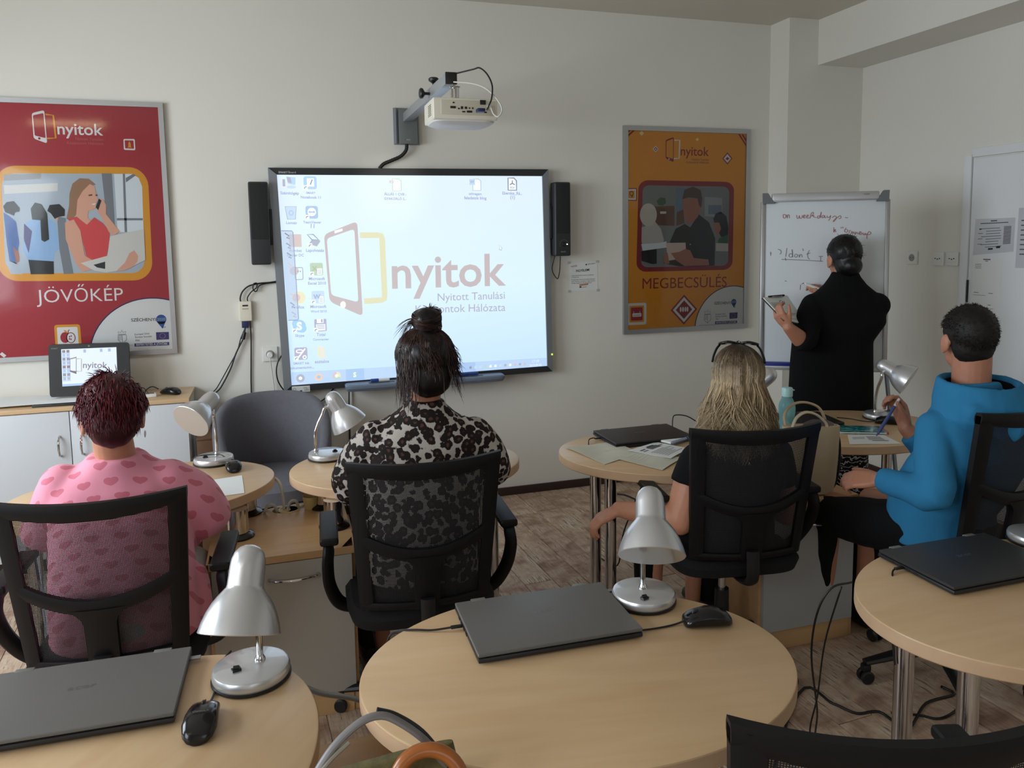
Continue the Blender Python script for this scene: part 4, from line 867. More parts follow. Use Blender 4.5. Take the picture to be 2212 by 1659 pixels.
outlet((XR-0.0005, 3.915, 1.482), pi/2*-1, 'single wall socket nearest the flip chart on the right wall')
outlet((XR-0.0005, 3.715, 1.479), pi/2*-1, 'left one of the paired data sockets by the door', 'data')
outlet((XR-0.0005, 3.612, 1.480), pi/2*-1, 'right one of the paired data sockets, closest to the door', 'data')
t = thing('plug', 'round white plug in the wall socket, cord hanging behind the tub chair', 'plug', (-0.018, YB-0.0125, 0.997))
b = MB(); b.lathe([(0.0, 0.03), (0.012, 0.03), (0.017, 0.024), (0.018, 0.0), (0.0, 0.0)], WHITE_PL, 22, (0, 0, 0), (0, -1, 0)); b.build('body', t)
b = MB(); b.tube([(0, -0.02, -0.012), (0.001, -0.022, -0.04), (0.006, -0.012, -0.10), (0.016, -0.006, -0.24), (0.022, -0.005, -0.42), (0.022, -0.006, -0.80)], 0.0032, CABLE_W, 8, smooth=5); b.build('cord', t)
t = thing('video_splitter', 'small cream video splitter box stuck to the wall left of the board', 'box', (-0.139, YB-0.001, 1.254))
b = MB(); b.box((0, -0.014, 0), (0.068, 0.028, 0.113), CREAM, 0.007, seg=3); b.build('casing', t)
b = MB(); b.box((0, -0.0285, 0.032), (0.03, 0.001, 0.009), INK_D); b.box((0, -0.0285, 0.014), (0.034, 0.001, 0.006), mat('groove', (170, 164, 148), 0.6)); b.build('label_print', t)
b = MB(); b.box((-0.006, -0.014, -0.075), (0.036, 0.018, 0.04), mat('plug_blue', (34, 44, 86), 0.4), 0.004); b.build('video_plug', t)
cable('cable', 'black lead from the splitter top to the board edge', [(-0.162, 4.588, 1.306), (-0.164, 4.586, 1.33), (-0.15, 4.586, 1.365), (-0.115, 4.585, 1.395), (-0.06, 4.585, 1.408), (0.0, 4.586, 1.412), (0.06, 4.59, 1.42)], 0.0042, CABLE)
cable('cable', 'black lead curling in a small loop above the splitter', [(-0.125, 4.588, 1.306), (-0.125, 4.586, 1.33), (-0.105, 4.585, 1.36), (-0.075, 4.583, 1.385), (-0.072, 4.58, 1.41), (-0.09, 4.578, 1.405), (-0.092, 4.578, 1.375), (-0.075, 4.58, 1.365), (-0.05, 4.582, 1.40), (0.06, 4.588, 1.414)], 0.0034, CABLE)
cable('cable', 'thick black lead from the blue plug down towards the lamp', [(-0.145, 4.586, 1.165), (-0.15, 4.584, 1.13), (-0.158, 4.582, 1.10), (-0.20, 4.58, 1.02), (-0.235, 4.58, 0.93), (-0.29, 4.58, 0.83), (-0.34, 4.58, 0.76), (-0.36, 4.58, 0.55)], 0.0042, CABLE)
cable('cable', 'thinner black lead running beside the thick one to the left', [(-0.139, 4.588, 1.198), (-0.15, 4.586, 1.15), (-0.172, 4.585, 1.10), (-0.195, 4.585, 1.03), (-0.245, 4.585, 0.94), (-0.31, 4.585, 0.83), (-0.36, 4.585, 0.76), (-0.385, 4.585, 0.55)], 0.003, CABLE)
cable('cable', 'black lead hanging straight down from the splitter box', [(-0.118, 4.588, 1.199), (-0.117, 4.592, 1.10), (-0.124, 4.594, 0.95), (-0.13, 4.594, 0.80), (-0.135, 4.594, 0.40)], 0.0038, CABLE)
b = MB(); b.tube([(-0.15, 4.582, 1.135), (-0.16, 4.58, 1.095)], 0.0105, BLACK_PL, 12); props(b.build('cable_filter', None), 'black ferrite lump on the lead under the splitter', 'cable filter')
cable('cable', 'black lead bowing out beside the lower left corner of the board', [(0.045, 4.585, 0.99), (0.022, 4.58, 0.95), (0.012, 4.58, 0.90), (0.02, 4.58, 0.84), (0.05, 4.585, 0.785), (0.09, 4.588, 0.75)], 0.004, CABLE)
cable('cable', 'black lead slanting down under the left end of the board', [(0.33, 4.59, 0.775), (0.28, 4.592, 0.72), (0.22, 4.592, 0.69), (0.12, 4.592, 0.67)], 0.004, CABLE)
cable('cable', 'black lead dropping to the floor under the pen tray', [(0.42, 4.592, 0.77), (0.415, 4.594, 0.6), (0.41, 4.594, 0.35), (0.40, 4.59, 0.03)], 0.004, CABLE)
b = MB(); b.box((0.428, 4.596, 0.39), (0.016, 0.012, 0.74), WHITE_PL, 0.002); props(b.build('cable_trunking', None), 'white upright cable duct below the board', 'cable duct')
cable('cable', 'thin black lead curled under the right speaker', [(1.72, 4.53, 1.56), (1.70, 4.55, 1.47), (1.70, 4.55, 1.43), (1.72, 4.55, 1.395), (1.733, 4.545, 1.385), (1.738, 4.53, 1.42), (1.738, 4.52, 1.46), (1.738, 4.51, 1.525)], 0.003, CABLE)
# notice beside the board
t = thing('notice_sheet', 'small white FIGYELEM! notice taped to the wall under the right speaker', 'paper', (0, 0, 0))
q = [(1.834, 1.481), (2.029, 1.484), (2.033, 1.298), (1.834, 1.297)]
b = MB(); b.prism(q, lambda p: (p[0], YB-0.0005, p[1]), lambda p: (p[0], YB-0.0015, p[1]), PAPER); b.build('sheet', t)
b = MB(); F = onwall(YB-0.002)
text(b, 'nyitok', bil(q, .06, .16), bil(q, .28, .14), F, L('red')); text(b, 'SZÉCHENYI', bil(q, .64, .10), bil(q, .92, .08), F, INK_D); b.plate([F(a) for a in disc(bil(q, .6, .09), 0.005, n=10)], INK_D)
text(b, 'FIGYELEM!', bil(q, .24, .34), bil(q, .72, .31), F, INK_D, 0.02)
for s, u, v in (('A gép használatához a terem vezetőjének', .86, .47), ('a hozzájárulása', .34, .53), ('A terembe enni és innivalót behozni', .9, .62), ('tilos! Kérjük a tanulókat, hogy a terem', .9, .68), ('rendjét megőrizni szíveskedjenek!', .78, .74)): text(b, s, bil(q, .07, v), bil(q, u, v), F, INK)
b.plate([F(a) for a in (bil(q, .35, .77), bil(q, .66, .75), bil(q, .66, .80), bil(q, .35, .83))], mat('notice_orange', (190, 120, 84), 0.7)); b.plate([F(a) for a in (bil(q, .35, .84), bil(q, .42, .84), bil(q, .42, .89), bil(q, .35, .89))], INK_D); text(b, 'nyitok', bil(q, .45, .89), bil(q, .6, .88), F, INK)
b.raw('print', t)
b = MB()
for a in (q[0], q[1], q[2], q[3]): b.box((a[0], YB-0.002, a[1]), (0.02, 0.001, 0.016), mat('tape', (190, 188, 180), 0.3), 0)
o = b.build('tape', t); o['kind'] = 'stuff'
# papers on the door (plane x = XR)
def onx_(off): return lambda p: (XR-0.0105-off, p[0], p[1])
def door_sheet(q, label, sleeve, lines):
    t = thing('notice_sheet', label, 'paper', (0, 0, 0)); b = MB()
    b.prism(q, lambda p: (XR-0.0098, p[0], p[1]), lambda p: (XR-0.0108, p[0], p[1]), PAPER if not sleeve else mat('paper_sleeve', (196, 198, 202), 0.35)); b.build('sheet', t)
    b = MB(); F = onx_(0.0007)
    for (u0, u1, v, h, m) in lines: b.plate([F(bil(q, u0, v)), F(bil(q, u1, v)), F(bil(q, u1, v+h)), F(bil(q, u0, v+h))], m)
    b.raw('print', t)
rr = random.Random(3)
L1 = [(.4, .56, .05, .035, INK), (.14, .84, .12, .02, INK_D)]+[(.08+(.22 if i % 3 else .1), .62+rr.random()*.1, .27+i*.075, .016, INK) for i in range(8)]+[(.74, .92, .24+i*.033, .02, INK) for i in range(16)]+[(.12, .18, .27, .03, INK_D), (.1, .22, .4, .015, INK), (.1, .22, .55, .015, INK), (.1, .22, .7, .015, INK), (.38, .5, .84, .05, INK_D), (.58, .68, .8, .06, INK_D)]
door_sheet([(3.463, 1.712), (3.214, 1.714), (3.216, 1.528), (3.470, 1.505)], 'printed timetable sheet, upper sheet on the door', True, L1)
door_sheet([(3.466, 1.497), (3.278, 1.497), (3.284, 1.195), (3.468, 1.195)], 'faint printed sheet under the timetable on the door', False, [(.35, .6, .04, .02, INK), (.42, .52, .075, .012, INK)]+[(.08, .3, .14+i*.035, .008, INK) for i in range(3)]+[(.08, .25, .68, .01, INK), (.6, .75, .68, .01, INK), (.05, .5, .73, .006, INK), (.6, .7, .9, .012, INK), (.05, .8, .97, .006, INK)])
door_sheet([(3.196, 1.765), (3.00, 1.765), (3.00, 1.44), (3.20, 1.44)], 'sheet on the door cut off by the right picture edge', True, [(.1, .8, .2+i*.08, .02, INK) for i in range(8)])

sp = bpy.data.lights.new('projector_beam', 'SPOT'); sp.energy = 7; sp.spot_size = radians(32); sp.spot_blend = 1.0; sp.color = (1.0, 0.98, 0.88); sp.shadow_soft_size = 0.02
so = bpy.data.objects.new('projector_beam', sp); COL.objects.link(so); so.location = (0.832, 3.62, 2.14)
so.rotation_euler = (Vector((0.70, 4.553, 1.93))-Vector((0.832, 3.62, 2.14))).to_track_quat('-Z', 'Y').to_euler()

# ================================================================== FURNITURE
TA, TB, TZ, TT = 0.46, 0.34, 0.74, 0.038
def table(c, th, posts, legs, label):
    """oval top; posts stand on the low cabinet, legs on the floor (offsets along / across the long axis)"""
    t = thing('oval_table', label, 'table', (c[0], c[1], 0), th, 'oval beech tables')
    b = MB(); r = 0.004
    rings = [((0, 0, TZ-TT), (TA-r, 0, 0), (0, TB-r, 0)), ((0, 0, TZ-TT+r), (TA, 0, 0), (0, TB, 0)), ((0, 0, TZ-r), (TA, 0, 0), (0, TB, 0)), ((0, 0, TZ-r*0.3), (TA-r*0.3, 0, 0), (0, TB-r*0.3, 0)), ((0, 0, TZ), (TA-r, 0, 0), (0, TB-r, 0))]
    b.loft(rings, BEECH, 96); me = b.mesh('tabletop', 30)
    top = link('tabletop', me, t)
    e = MB(); n = 96; R = []
    for z, k in ((TZ-TT+r, 0.0003), (TZ-r, 0.0003)):
        R.append([((TA+k)*cos(2*pi*i/n), (TB+k)*sin(2*pi*i/n), z) for i in range(n)])
    e.add(R[0]+R[1], [(i, (i+1) % n, n+(i+1) % n, n+i) for i in range(n)], BEECH_EDGE); e.build('edge_band', top, 0)
    for (x, y) in posts:
        b = MB(); b.lathe([(0.036, 0.612), (0.036, TZ-TT)], CHROME, 28, (x, y, 0)); po = b.build('post', t)
        b = MB(); b.lathe([(0.056, 0.6005), (0.056, 0.606), (0.051, 0.611), (0.037, 0.617), (0.037, 0.619)], BLACK_GLOSS, 28, (x, y, 0)); b.build('post_foot', po)
    for (x, y) in legs:
        b = MB(); b.lathe([(0.024, 0.012), (0.024, TZ-TT)], CHROME, 24, (x, y, 0)); le = b.build('leg', t)
        b = MB(); b.lathe([(0.030, 0.0005), (0.030, 0.010), (0.024, 0.014)], BLACK_PL, 24, (x, y, 0)); b.build('leg_foot', le)
    return t
def toloc(p, c, th): dx, dy = p[0]-c[0], p[1]-c[1]; return (dx*cos(th)+dy*sin(th), -dx*sin(th)+dy*cos(th))
for c, th, po, le, lab in (
    ((-0.473, 3.033), 0.20, [(-0.147, 2.815), (-0.123, 3.055)], [(-0.80, 2.88), (-0.80, 3.10)], 'oval beech table in front of the woman in the pink shirt'),
    ((0.497, 3.037), -0.10, [(0.185, 2.800), (0.165, 3.030)], [(0.82, 2.92), (0.82, 3.12)], 'oval beech table in front of the woman in the leopard print blouse'),
    ((1.569, 2.829), -0.355, [(1.86, 2.60), (1.90, 2.79)], [(1.300, 2.975), (1.285, 2.790)], 'oval beech table with loose sheets and a laptop, in front of the blonde woman'),
    ((2.55, 2.90), -0.10, [(2.17, 2.86), (2.18, 3.02)], [(2.88, 2.80), (2.88, 3.0)], 'oval beech table in front of the man in the blue hooded top'),
    ((-0.333, 1.318), 0.95, [(-0.06, 1.30), (-0.04, 1.48)], [(-0.62, 1.22), (-0.58, 1.05)], 'front left oval beech table carrying a laptop, mouse and lamp'),
    ((0.591, 1.441), -0.161, [(0.262, 1.40), (0.25, 1.22)], [(0.90, 1.50), (0.88, 1.25)], 'front middle oval beech table, seen whole, with laptop, lamp and mouse'),
    ((1.779, 1.361), 0.015, [(2.07, 1.25), (2.07, 1.45)], [(1.51, 1.49), (1.52, 1.31)], 'front right oval beech table cut by the right picture edge')):
    table(c, th, [toloc(p, c, th) for p in po], [toloc(p, c, th) for p in le], lab)

def cabinet(x0, x1, y0, y1, label, hole=None, door=GREY_LAM, lock=None, handle=None, H=0.60):
    cx, cy = (x0+x1)/2, (y0+y1)/2; w, d = x1-x0, y1-y0
    t = thing('low_cabinet', label, 'cabinet', (cx, cy, 0), 0, 'low cabinets between the tables')
    b = MB()
    if hole:
        hx, hy, hr = hole[0]-cx, hole[1]-cy, 0.034; n = 32
        ring = [(hx+hr*cos(2*pi*i/n), hy+hr*sin(2*pi*i/n)) for i in range(n)]
        def edge(i):
            a = 2*pi*i/n; dx, dy = cos(a), sin(a)
            tx = ((w/2 if dx > 0 else -w/2)-hx)/dx if abs(dx) > 1e-6 else 9; ty = ((d/2 if dy > 0 else -d/2)-hy)/dy if abs(dy) > 1e-6 else 9
            k = min(tx, ty); return (hx+dx*k, hy+dy*k)
        out = [edge(i) for i in range(n)]
        z0, z1 = H-0.025, H
        vs = [(p[0], p[1], z1) for p in out]+[(p[0], p[1], z1) for p in ring]+[(p[0], p[1], z0) for p in ring]
        b.add(vs, [(i, (i+1) % n, n+(i+1) % n, n+i) for i in range(n)]+[(n+i, n+(i+1) % n, 2*n+(i+1) % n, 2*n+i) for i in range(n)], BEECH_DARK)
        b.box((0, -d/2+0.003, H-0.0126), (w, 0.006, 0.025), BEECH_DARK, 0.002); b.box((w/2-0.003, 0, H-0.0128), (0.006, d, 0.0248), BEECH_DARK); b.box((-w/2+0.003, 0, H-0.0128), (0.006, d, 0.0248), BEECH_DARK)
    else: b.box((0, 0, H-0.0125), (w, d, 0.025), BEECH_DARK, 0.003)
    b.build('top_board', t)
    for sx in (-1, 1):
        b = MB(); b.box((sx*(w/2-0.012), 0.008, (H-0.025)/2), (0.02, d-0.02, H-0.026), BEECH_DARK, 0.001); b.build('side_panel', t)
    b = MB(); b.box((0, d/2-0.012, (H-0.025)/2), (w-0.046, 0.012, H-0.03), BEECH_DARK); b.build('back_panel', t)
    b = MB(); b.box((0, -d/2+0.02, 0.04), (w-0.045, 0.016, 0.079), BEECH_DARK, 0.001); b.build('plinth', t)
    b = MB(); b.box((0, -d/2+0.012, (0.083+H-0.028)/2), (w-0.028, 0.018, H-0.028-0.083), door, 0.002); do = b.build('door', t)
    if handle:
        hx = handle[0]-cx; hz = handle[1]; hl = handle[2]; y = -d/2+0.003
        b = MB(); b.tube([(hx-hl, y, hz), (hx-hl*0.9, y-0.014, hz), (hx-hl*0.4, y-0.027, hz), (hx, y-0.030, hz), (hx+hl*0.4, y-0.027, hz), (hx+hl*0.9, y-0.014, hz), (hx+hl, y, hz)], [0.007, 0.0075, 0.0085, 0.009, 0.0085, 0.0075, 0.007], CHROME, 10, smooth=4, flat=0.7); b.build('handle', do)
    if lock:
        b = MB(); b.lathe([(0.0, 0.003), (0.006, 0.003), (0.011, 0.0025), (0.012, 0)], CHROME, 20, (lock[0]-cx, -d/2+0.003, lock[1]), (0, -1, 0)); b.build('lock', do)
    if hole:
        b = MB(); b.lathe([(0.0335, H-0.02), (0.0335, H+0.002), (0.042, H+0.002), (0.044, H)], mat('cable_ring', (196, 176, 128), 0.5), 32, (hx, hy, 0)); b.build('cable_ring', t)
    return t
cabinet(-0.24, 0.24, 2.592, 3.10, 'low beech cabinet with a grey door between the pink and leopard print women', hole=(0.003, 3.045), handle=(0.032, 0.519, 0.078))
cabinet(1.765, 2.215, 2.446, 2.96, 'low beech cabinet with a locked grey door under the cream handbag', door=mat('grey_laminate_cool', (172, 174, 174), 0.45), lock=(2.157, 0.513), handle=(2.026, 0.509, 0.062))
cabinet(-0.115, 0.345, 1.02, 1.552, 'low beech cabinet between the front left and front middle tables', handle=(0.11, 0.51, 0.07))
t = thing('cup', 'yellowish plastic cup lying behind the post on the low cabinet', 'cup', (0.115, 3.03, 0.6005))
b = MB(); b.lathe([(0.0, 0.0), (0.026, 0.0), (0.032, 0.05), (0.034, 0.052), (0.031, 0.05), (0.025, 0.004), (0, 0.004)], mat('cup_yellow', (206, 190, 128), 0.5), 26); b.build('bowl', t)
for i, pts in enumerate(([(0.015, 3.055, 0.57), (0.012, 3.06, 0.63), (0.004, 3.07, 0.69), (-0.02, 3.10, 0.715), (-0.06, 3.13, 0.70)], [(0.02, 3.05, 0.57), (0.035, 3.045, 0.625), (0.058, 3.04, 0.632), (0.07, 3.05, 0.60), (0.09, 3.07, 0.6045)],
        [(-0.005, 3.045, 0.57), (-0.022, 3.04, 0.62), (-0.045, 3.035, 0.628), (-0.057, 3.035, 0.61), (-0.062, 3.04, 0.6045)])):
    cable('cable', ('thick cream cord rising from the cable hole to the table', 'cream cord bent to the right out of the cable hole', 'cream cord bent to the left out of the cable hole')[i], pts, 0.0062, CABLE_W)
cable('cable', 'thin black wire across the cabinet top to the left of the cable hole', [(0.0, 3.05, 0.58), (-0.02, 3.05, 0.612), (-0.06, 3.07, 0.6035), (-0.12, 3.075, 0.6035)], 0.0024, CABLE)
cable('cable', 'thin black wire curling on the cabinet top right of the cable hole', [(0.01, 3.05, 0.58), (0.03, 3.06, 0.61), (0.08, 3.085, 0.612), (0.13, 3.08, 0.615), (0.145, 3.06, 0.606), (0.11, 3.055, 0.604)], 0.0024, CABLE)

# ---- mesh-backed task chairs
def mesh_fabric():
    m = bpy.data.materials.new('chair_mesh'); m.use_nodes = True; n = NT(m)
    n.b.inputs['Base Color'].default_value = lin((26, 26, 30))+(1,); n.b.inputs['Roughness'].default_value = 0.7
    tc = n.node('ShaderNodeTexCoord'); s = n.node('ShaderNodeSeparateXYZ'); n.link(tc.outputs['Object'], s.inputs[0])
    k = 2*pi/0.0074
    a = n.m('SINE', n.m('MULTIPLY', n.m('ADD', s.outputs[0], s.outputs[2]), k)); c = n.m('SINE', n.m('MULTIPLY', n.m('SUBTRACT', s.outputs[0], s.outputs[2]), k))
    hole = n.m('GREATER_THAN', n.m('MULTIPLY', a, c), 0.31)
    tr = n.node('ShaderNodeBsdfTransparent'); mx = n.node('ShaderNodeMixShader')
    n.link(hole, mx.inputs[0]); n.link(n.b.outputs[0], mx.inputs[1]); n.link(tr.outputs[0], mx.inputs[2]); n.link(mx.outputs[0], n.nt.nodes['Material Output'].inputs[0])
    return m
CH_MESH = mesh_fabric()
def cP(u, v, off=0.0):
    return (u*(0.204+0.031*v), -0.235-0.075*v+0.045*u*u+off, 0.50+0.49*v-0.010*(1-u*u)*v)
def slab(mb, f, m, n=18, k=3, th=0.013):
    """curved slab on the chair back; f(s, t) -> (u, v)"""
    P = [[f(i/n, j/k) for j in range(k+1)] for i in range(n+1)]
    vs = []; W = k+1; tot = (n+1)*W
    for sgn in (1, -1):
        for i in range(n+1):
            for j in range(W):
                e = 0.004 if j in (0, k) else 0.0
                vs.append(cP(P[i][j][0], P[i][j][1], sgn*(th-e)))
    fs = []
    for i in range(n):
        for j in range(k):
            a = i*W+j; fs.append((a, a+1, a+W+1, a+W)); fs.append((tot+a, tot+a+W, tot+a+W+1, tot+a+1))
        fs.append((i*W, (i+1)*W, tot+(i+1)*W, tot+i*W)); fs.append((i*W+k, tot+i*W+k, tot+(i+1)*W+k, (i+1)*W+k))
    for i in (0, n):
        for j in range(k):
            a = i*W+j; fs.append((a, a+1, tot+a+1, tot+a))
    mb.add(vs, fs, m)
def chair(label, loc, rz):
    t = thing('task_chair', label, 'chair', (loc[0], loc[1], 0), rz, 'black mesh back task chairs')
    b = MB(); slab(b, lambda s, q: (2*s-1, (0.925-0.028*(1-(2*s-1)**2))*(1-q)+q*1.0), CHAIR_BLACK); b.build('back_top_rail', t, 45)
    for sg in (-1, 1):
        b = MB(); slab(b, lambda s, q: (sg*(0.805+0.195*q), 0.98*s+0.0), CHAIR_BLACK, 20, 2); b.build('back_side_rail', t, 45)
    b = MB(); slab(b, lambda s, q: ((2*s-1)*0.9, 0.335+0.115*(2*s-1)**2+0.0+q*(0.085)), CHAIR_BLACK); b.build('lumbar_rail', t, 45)
    b = MB(); slab(b, lambda s, q: ((2*q-1)*(0.19+0.16*max(0, (s-0.75)/0.25)**2), 0.0+0.37*s), CHAIR_BLACK, 12, 4, 0.016); b.build('back_spine', t, 45)
    b = MB(); slab(b, lambda s, q: ((2*s-1)*0.95, 0.0+0.05*q), CHAIR_BLACK); b.build('back_bottom_rail', t, 45)
    b = MB(); n = 14
    b.add([cP(-0.83+1.66*i/n, 0.03+0.90*j/n, 0.004) for i in range(n+1) for j in range(n+1)], [(i*(n+1)+j, i*(n+1)+j+1, (i+1)*(n+1)+j+1, (i+1)*(n+1)+j) for i in range(n) for j in range(n)], CH_MESH); b.build('mesh_panel', t)
    b = MB(); b.loft([((0, 0.015, 0.415), (0.20, 0, 0), (0, 0.19, 0)), ((0, 0.015, 0.425), (0.232, 0, 0), (0, 0.226, 0)), ((0, 0.015, 0.46), (0.243, 0, 0), (0, 0.237, 0)), ((0, 0.015, 0.482), (0.225, 0, 0), (0, 0.22, 0)), ((0, 0.012, 0.488), (0.17, 0, 0), (0, 0.17, 0))], FABRIC_BLACK, 40, 4.5); b.build('seat', t)
    b = MB(); b.box((0, -0.02, 0.40), (0.20, 0.22, 0.035), BLACK_PL, 0.01); b.tube([(0, -0.08, 0.40), (0, -0.20, 0.405), (0, -0.262, 0.44), (0, -0.262, 0.54)], 0.024, BLACK_PL, 10, smooth=4, flat=0.6); b.build('seat_bracket', t)
    for sg in (-1, 1):
        b = MB(); b.tube([(sg*0.10, 0.03, 0.405), (sg*0.20, 0.02, 0.408), (sg*0.262, -0.005, 0.44), (sg*0.292, -0.07, 0.53), (sg*0.297, -0.125, 0.62), (sg*0.293, -0.13, 0.668), (sg*0.292, -0.09, 0.688), (sg*0.29, 0.10, 0.692)], [0.022, 0.022, 0.022, 0.022, 0.022, 0.022, 0.021, 0.018], CHAIR_BLACK, 12, smooth=5, flat=0.55, up=(sg, 0, 0)); ar = b.build('armrest_loop', t)
        b = MB(); b.box((sg*0.29, -0.01, 0.703), (0.058, 0.27, 0.026), CHAIR_BLACK, 0.011, seg=3); b.build('armrest_pad', ar)
    b = MB(); b.lathe([(0.014, 0.28), (0.014, 0.39)], CHROME, 16); b.lathe([(0.030, 0.10), (0.026, 0.285), (0.0, 0.285)], BLACK_PL, 18); b.build('gas_lift', t)
    b = MB()
    for k in range(5):
        a = 2*pi*k/5+0.3; d = Vector((cos(a), sin(a), 0)); b.tube([d*0.02+Vector((0, 0, 0.115)), d*0.16+Vector((0, 0, 0.10)), d*0.29+Vector((0, 0, 0.078))], [0.030, 0.024, 0.017], BLACK_PL, 10, flat=0.7)
    b.lathe([(0.0, 0.085), (0.04, 0.085), (0.04, 0.13), (0.0, 0.135)], BLACK_PL, 18); st = b.build('star_base', t)
    for k in range(5):
        a = 2*pi*k/5+0.3; d = Vector((cos(a), sin(a), 0)); s = Vector((-sin(a), cos(a), 0)); b = MB()
        for q in (-1, 1): b.lathe([(0.0, -0.008), (0.02, -0.008), (0.025, -0.004), (0.025, 0.004), (0.02, 0.008), (0.0, 0.008)], BLACK_PL, 16, d*0.285+s*q*0.015+Vector((0, 0, 0.0255)), s)
        b.box(d*0.285+Vector((0, 0, 0.058)), (0.03, 0.03, 0.028), BLACK_PL, 0.008, rz=a); b.build('caster', st)
    return t
CH1, CH2, CH3, CH4, CH5 = (-0.4754,2.156,1.006), (0.4191,2.2,0.9816), (1.561,2.177,0.9662), (2.335, 1.80, 1.0), (0.775, 0.735, 0.98)
def chair_loc(c, rz): return (c[0]-0.31*sin(rz)*-1*-1, c[1]+0.31*cos(rz)) if False else (c[0]+(-sin(rz))*0.31, c[1]+cos(rz)*0.31)
RZ = (-0.06, -0.06, -0.17, 0.12, -0.30)
chs = [chair_loc(c, r) for c, r in zip((CH1, CH2, CH3, CH4, CH5), RZ)]
ch0 = chair('black mesh back task chair holding the woman in the pink shirt', chs[0], RZ[0])
for i, lab in ((1, 'black mesh back task chair holding the woman in the leopard print blouse'), (2, 'black mesh back task chair holding the long haired blonde woman'), (3, 'black mesh back task chair behind the man in the blue hooded top'), (4, 'empty black task chair in the bottom right foreground, only its top rail showing')):
    r_ = dup(ch0, (chs[i][0], chs[i][1], 0), RZ[i], lab)
    if i == 3:      # this one is set higher on its gas lift
        for c_ in list(r_.children):
            if c_.name.startswith('armrest_loop'):
                for g_ in list(c_.children): bpy.data.objects.remove(g_)
                bpy.data.objects.remove(c_); continue
            if c_.name.startswith('gas_lift'): c_.scale.z = 1.24
            elif not c_.name.startswith('star_base'): c_.location.z = 0.085

# ---- white sideboard on the left
sb = thing('sideboard', 'long white sideboard with a beech top and chrome bow handles against the back wall', 'cabinet', (0, 0, 0))
SX0, SX1, SY0, SY1, SZ = -1.95, -0.432, 4.25, 4.598, 0.842
b = MB(); b.box(((SX0+SX1)/2, (SY0+SY1)/2-0.004, SZ-0.011), (SX1-SX0+0.01, SY1-SY0, 0.022), BEECH, 0.003); b.build('top_board', sb)
for x in (SX0+0.01, SX1-0.01):
    b = MB(); b.box((x, (SY0+SY1)/2+0.012, (SZ-0.024+0.07)/2), (0.018, SY1-SY0-0.03, SZ-0.024-0.07), WHITE_LAM, 0.001); b.build('side_panel', sb)
b = MB(); b.box(((SX0+SX1)/2, SY0+0.045, 0.036), (SX1-SX0-0.03, 0.016, 0.07), BROWN_BASE, 0.001); b.build('plinth', sb)
b = MB(); b.box(((SX0+SX1)/2, SY1-0.01, 0.44), (SX1-SX0-0.04, 0.008, 0.74), WHITE_LAM); b.build('back_panel', sb)
xs = [SX0+0.004, -1.475, -0.983, SX1-0.004]
for i in range(3):
    b = MB(); b.box(((xs[i]+xs[i+1])/2, SY0+0.011, (SZ-0.026+0.075)/2), (xs[i+1]-xs[i]-0.004, 0.018, SZ-0.026-0.075), WHITE_LAM, 0.0015); d_ = b.build('door', sb)
    hx = xs[i+1]-0.05 if i == 1 else xs[i]+0.05
    b = MB(); z = 0.645; b.tube([(hx, SY0+0.003, z-0.05), (hx, SY0-0.014, z-0.045), (hx, SY0-0.026, z-0.02), (hx, SY0-0.028, z), (hx, SY0-0.026, z+0.02), (hx, SY0-0.014, z+0.045), (hx, SY0+0.003, z+0.05)], 0.0055, CHROME, 10, smooth=4); b.build('handle', d_)
# brown box end between sideboard and tub chair
t = thing('wooden_box', 'dark brown wooden box on the floor between the sideboard and the tub chair', 'box', (-0.345, 4.30, 0))
b = MB(); b.box((0, 0, 0.315), (0.10, 0.26, 0.63), mat('brown_wood', (92, 62, 38), 0.5, noise_amt=0.12, noise_scale=14), 0.003); b.build('body', t)
b = MB(); b.box((0, 0, 0.638), (0.104, 0.264, 0.014), mat('brown_wood', (92, 62, 38)), 0.003); b.build('lid', t)

# ---- pen display on the sideboard
pd = thing('pen_display', 'black pen display leaning on the sideboard, repeating the nyitok desktop', 'monitor', (0, 0, 0))
def pdm(y0, tilt):
    return lambda p: (p[0], y0+(p[1]-0.88)*tilt, p[1])
q = [(-1.088, 1.137), (-0.718, 1.129), (-0.718, 0.868), (-1.088, 0.875)]; F = pdm(4.36, 0.16)
b = MB(); o_ = rpoly(q, 0.018, 5); b.prism(o_, lambda p: tuple(Vector(F(p))+Vector((0, 0.026, 0))), F, BLACK_PL); b.build('casing', pd)
b = MB(); qs = [(-1.030, 1.112), (-0.776, 1.109), (-0.776, 0.925), (-1.030, 0.925)]
FF = lambda k: (lambda p: tuple(Vector(F(p))+Vector((0, -0.0006-0.0004*k, 0))))
def g2(col): return glow('d_'+col, dict(bg=(214, 228, 248), bar=(140, 178, 226), dark=(92, 62, 72), olive=(160, 148, 110), ink=(96, 100, 124), white=(240, 244, 252), text=(86, 70, 92), s=(140, 160, 200))[col], 0.92)
b.plate([FF(0)(p) for p in qs], g2('bg')); b.plate([FF(1)(bil(qs, *t_)) for t_ in ((0, .94), (1, .94), (1, 1), (0, 1))], g2('bar'))
a_ = [(-1.029,1.043),(-0.9964,1.05),(-0.9997,0.9599),(-1.03,0.9739)]; i_ = [(-1.027,1.038),(-0.9995,1.044),(-1.002,0.976),(-1.028,0.9797)]
sc_ = lambda P: [(bil(qs, 0, 0)[0]+(p[0]-((-1.068,1.093))[0])*0.964, bil(qs, 0, 0)[1]+(p[1]-((-1.068,1.093))[1])*0.964) for p in P]
b.ringplate(sc_(a_), sc_(i_), FF(2), g2('dark')); b.plate([FF(2)(p) for p in sc_([(-1.03,0.9828),(-0.9999,0.9699),(-1,0.9599),(-1.03,0.9739)])], g2('dark'))
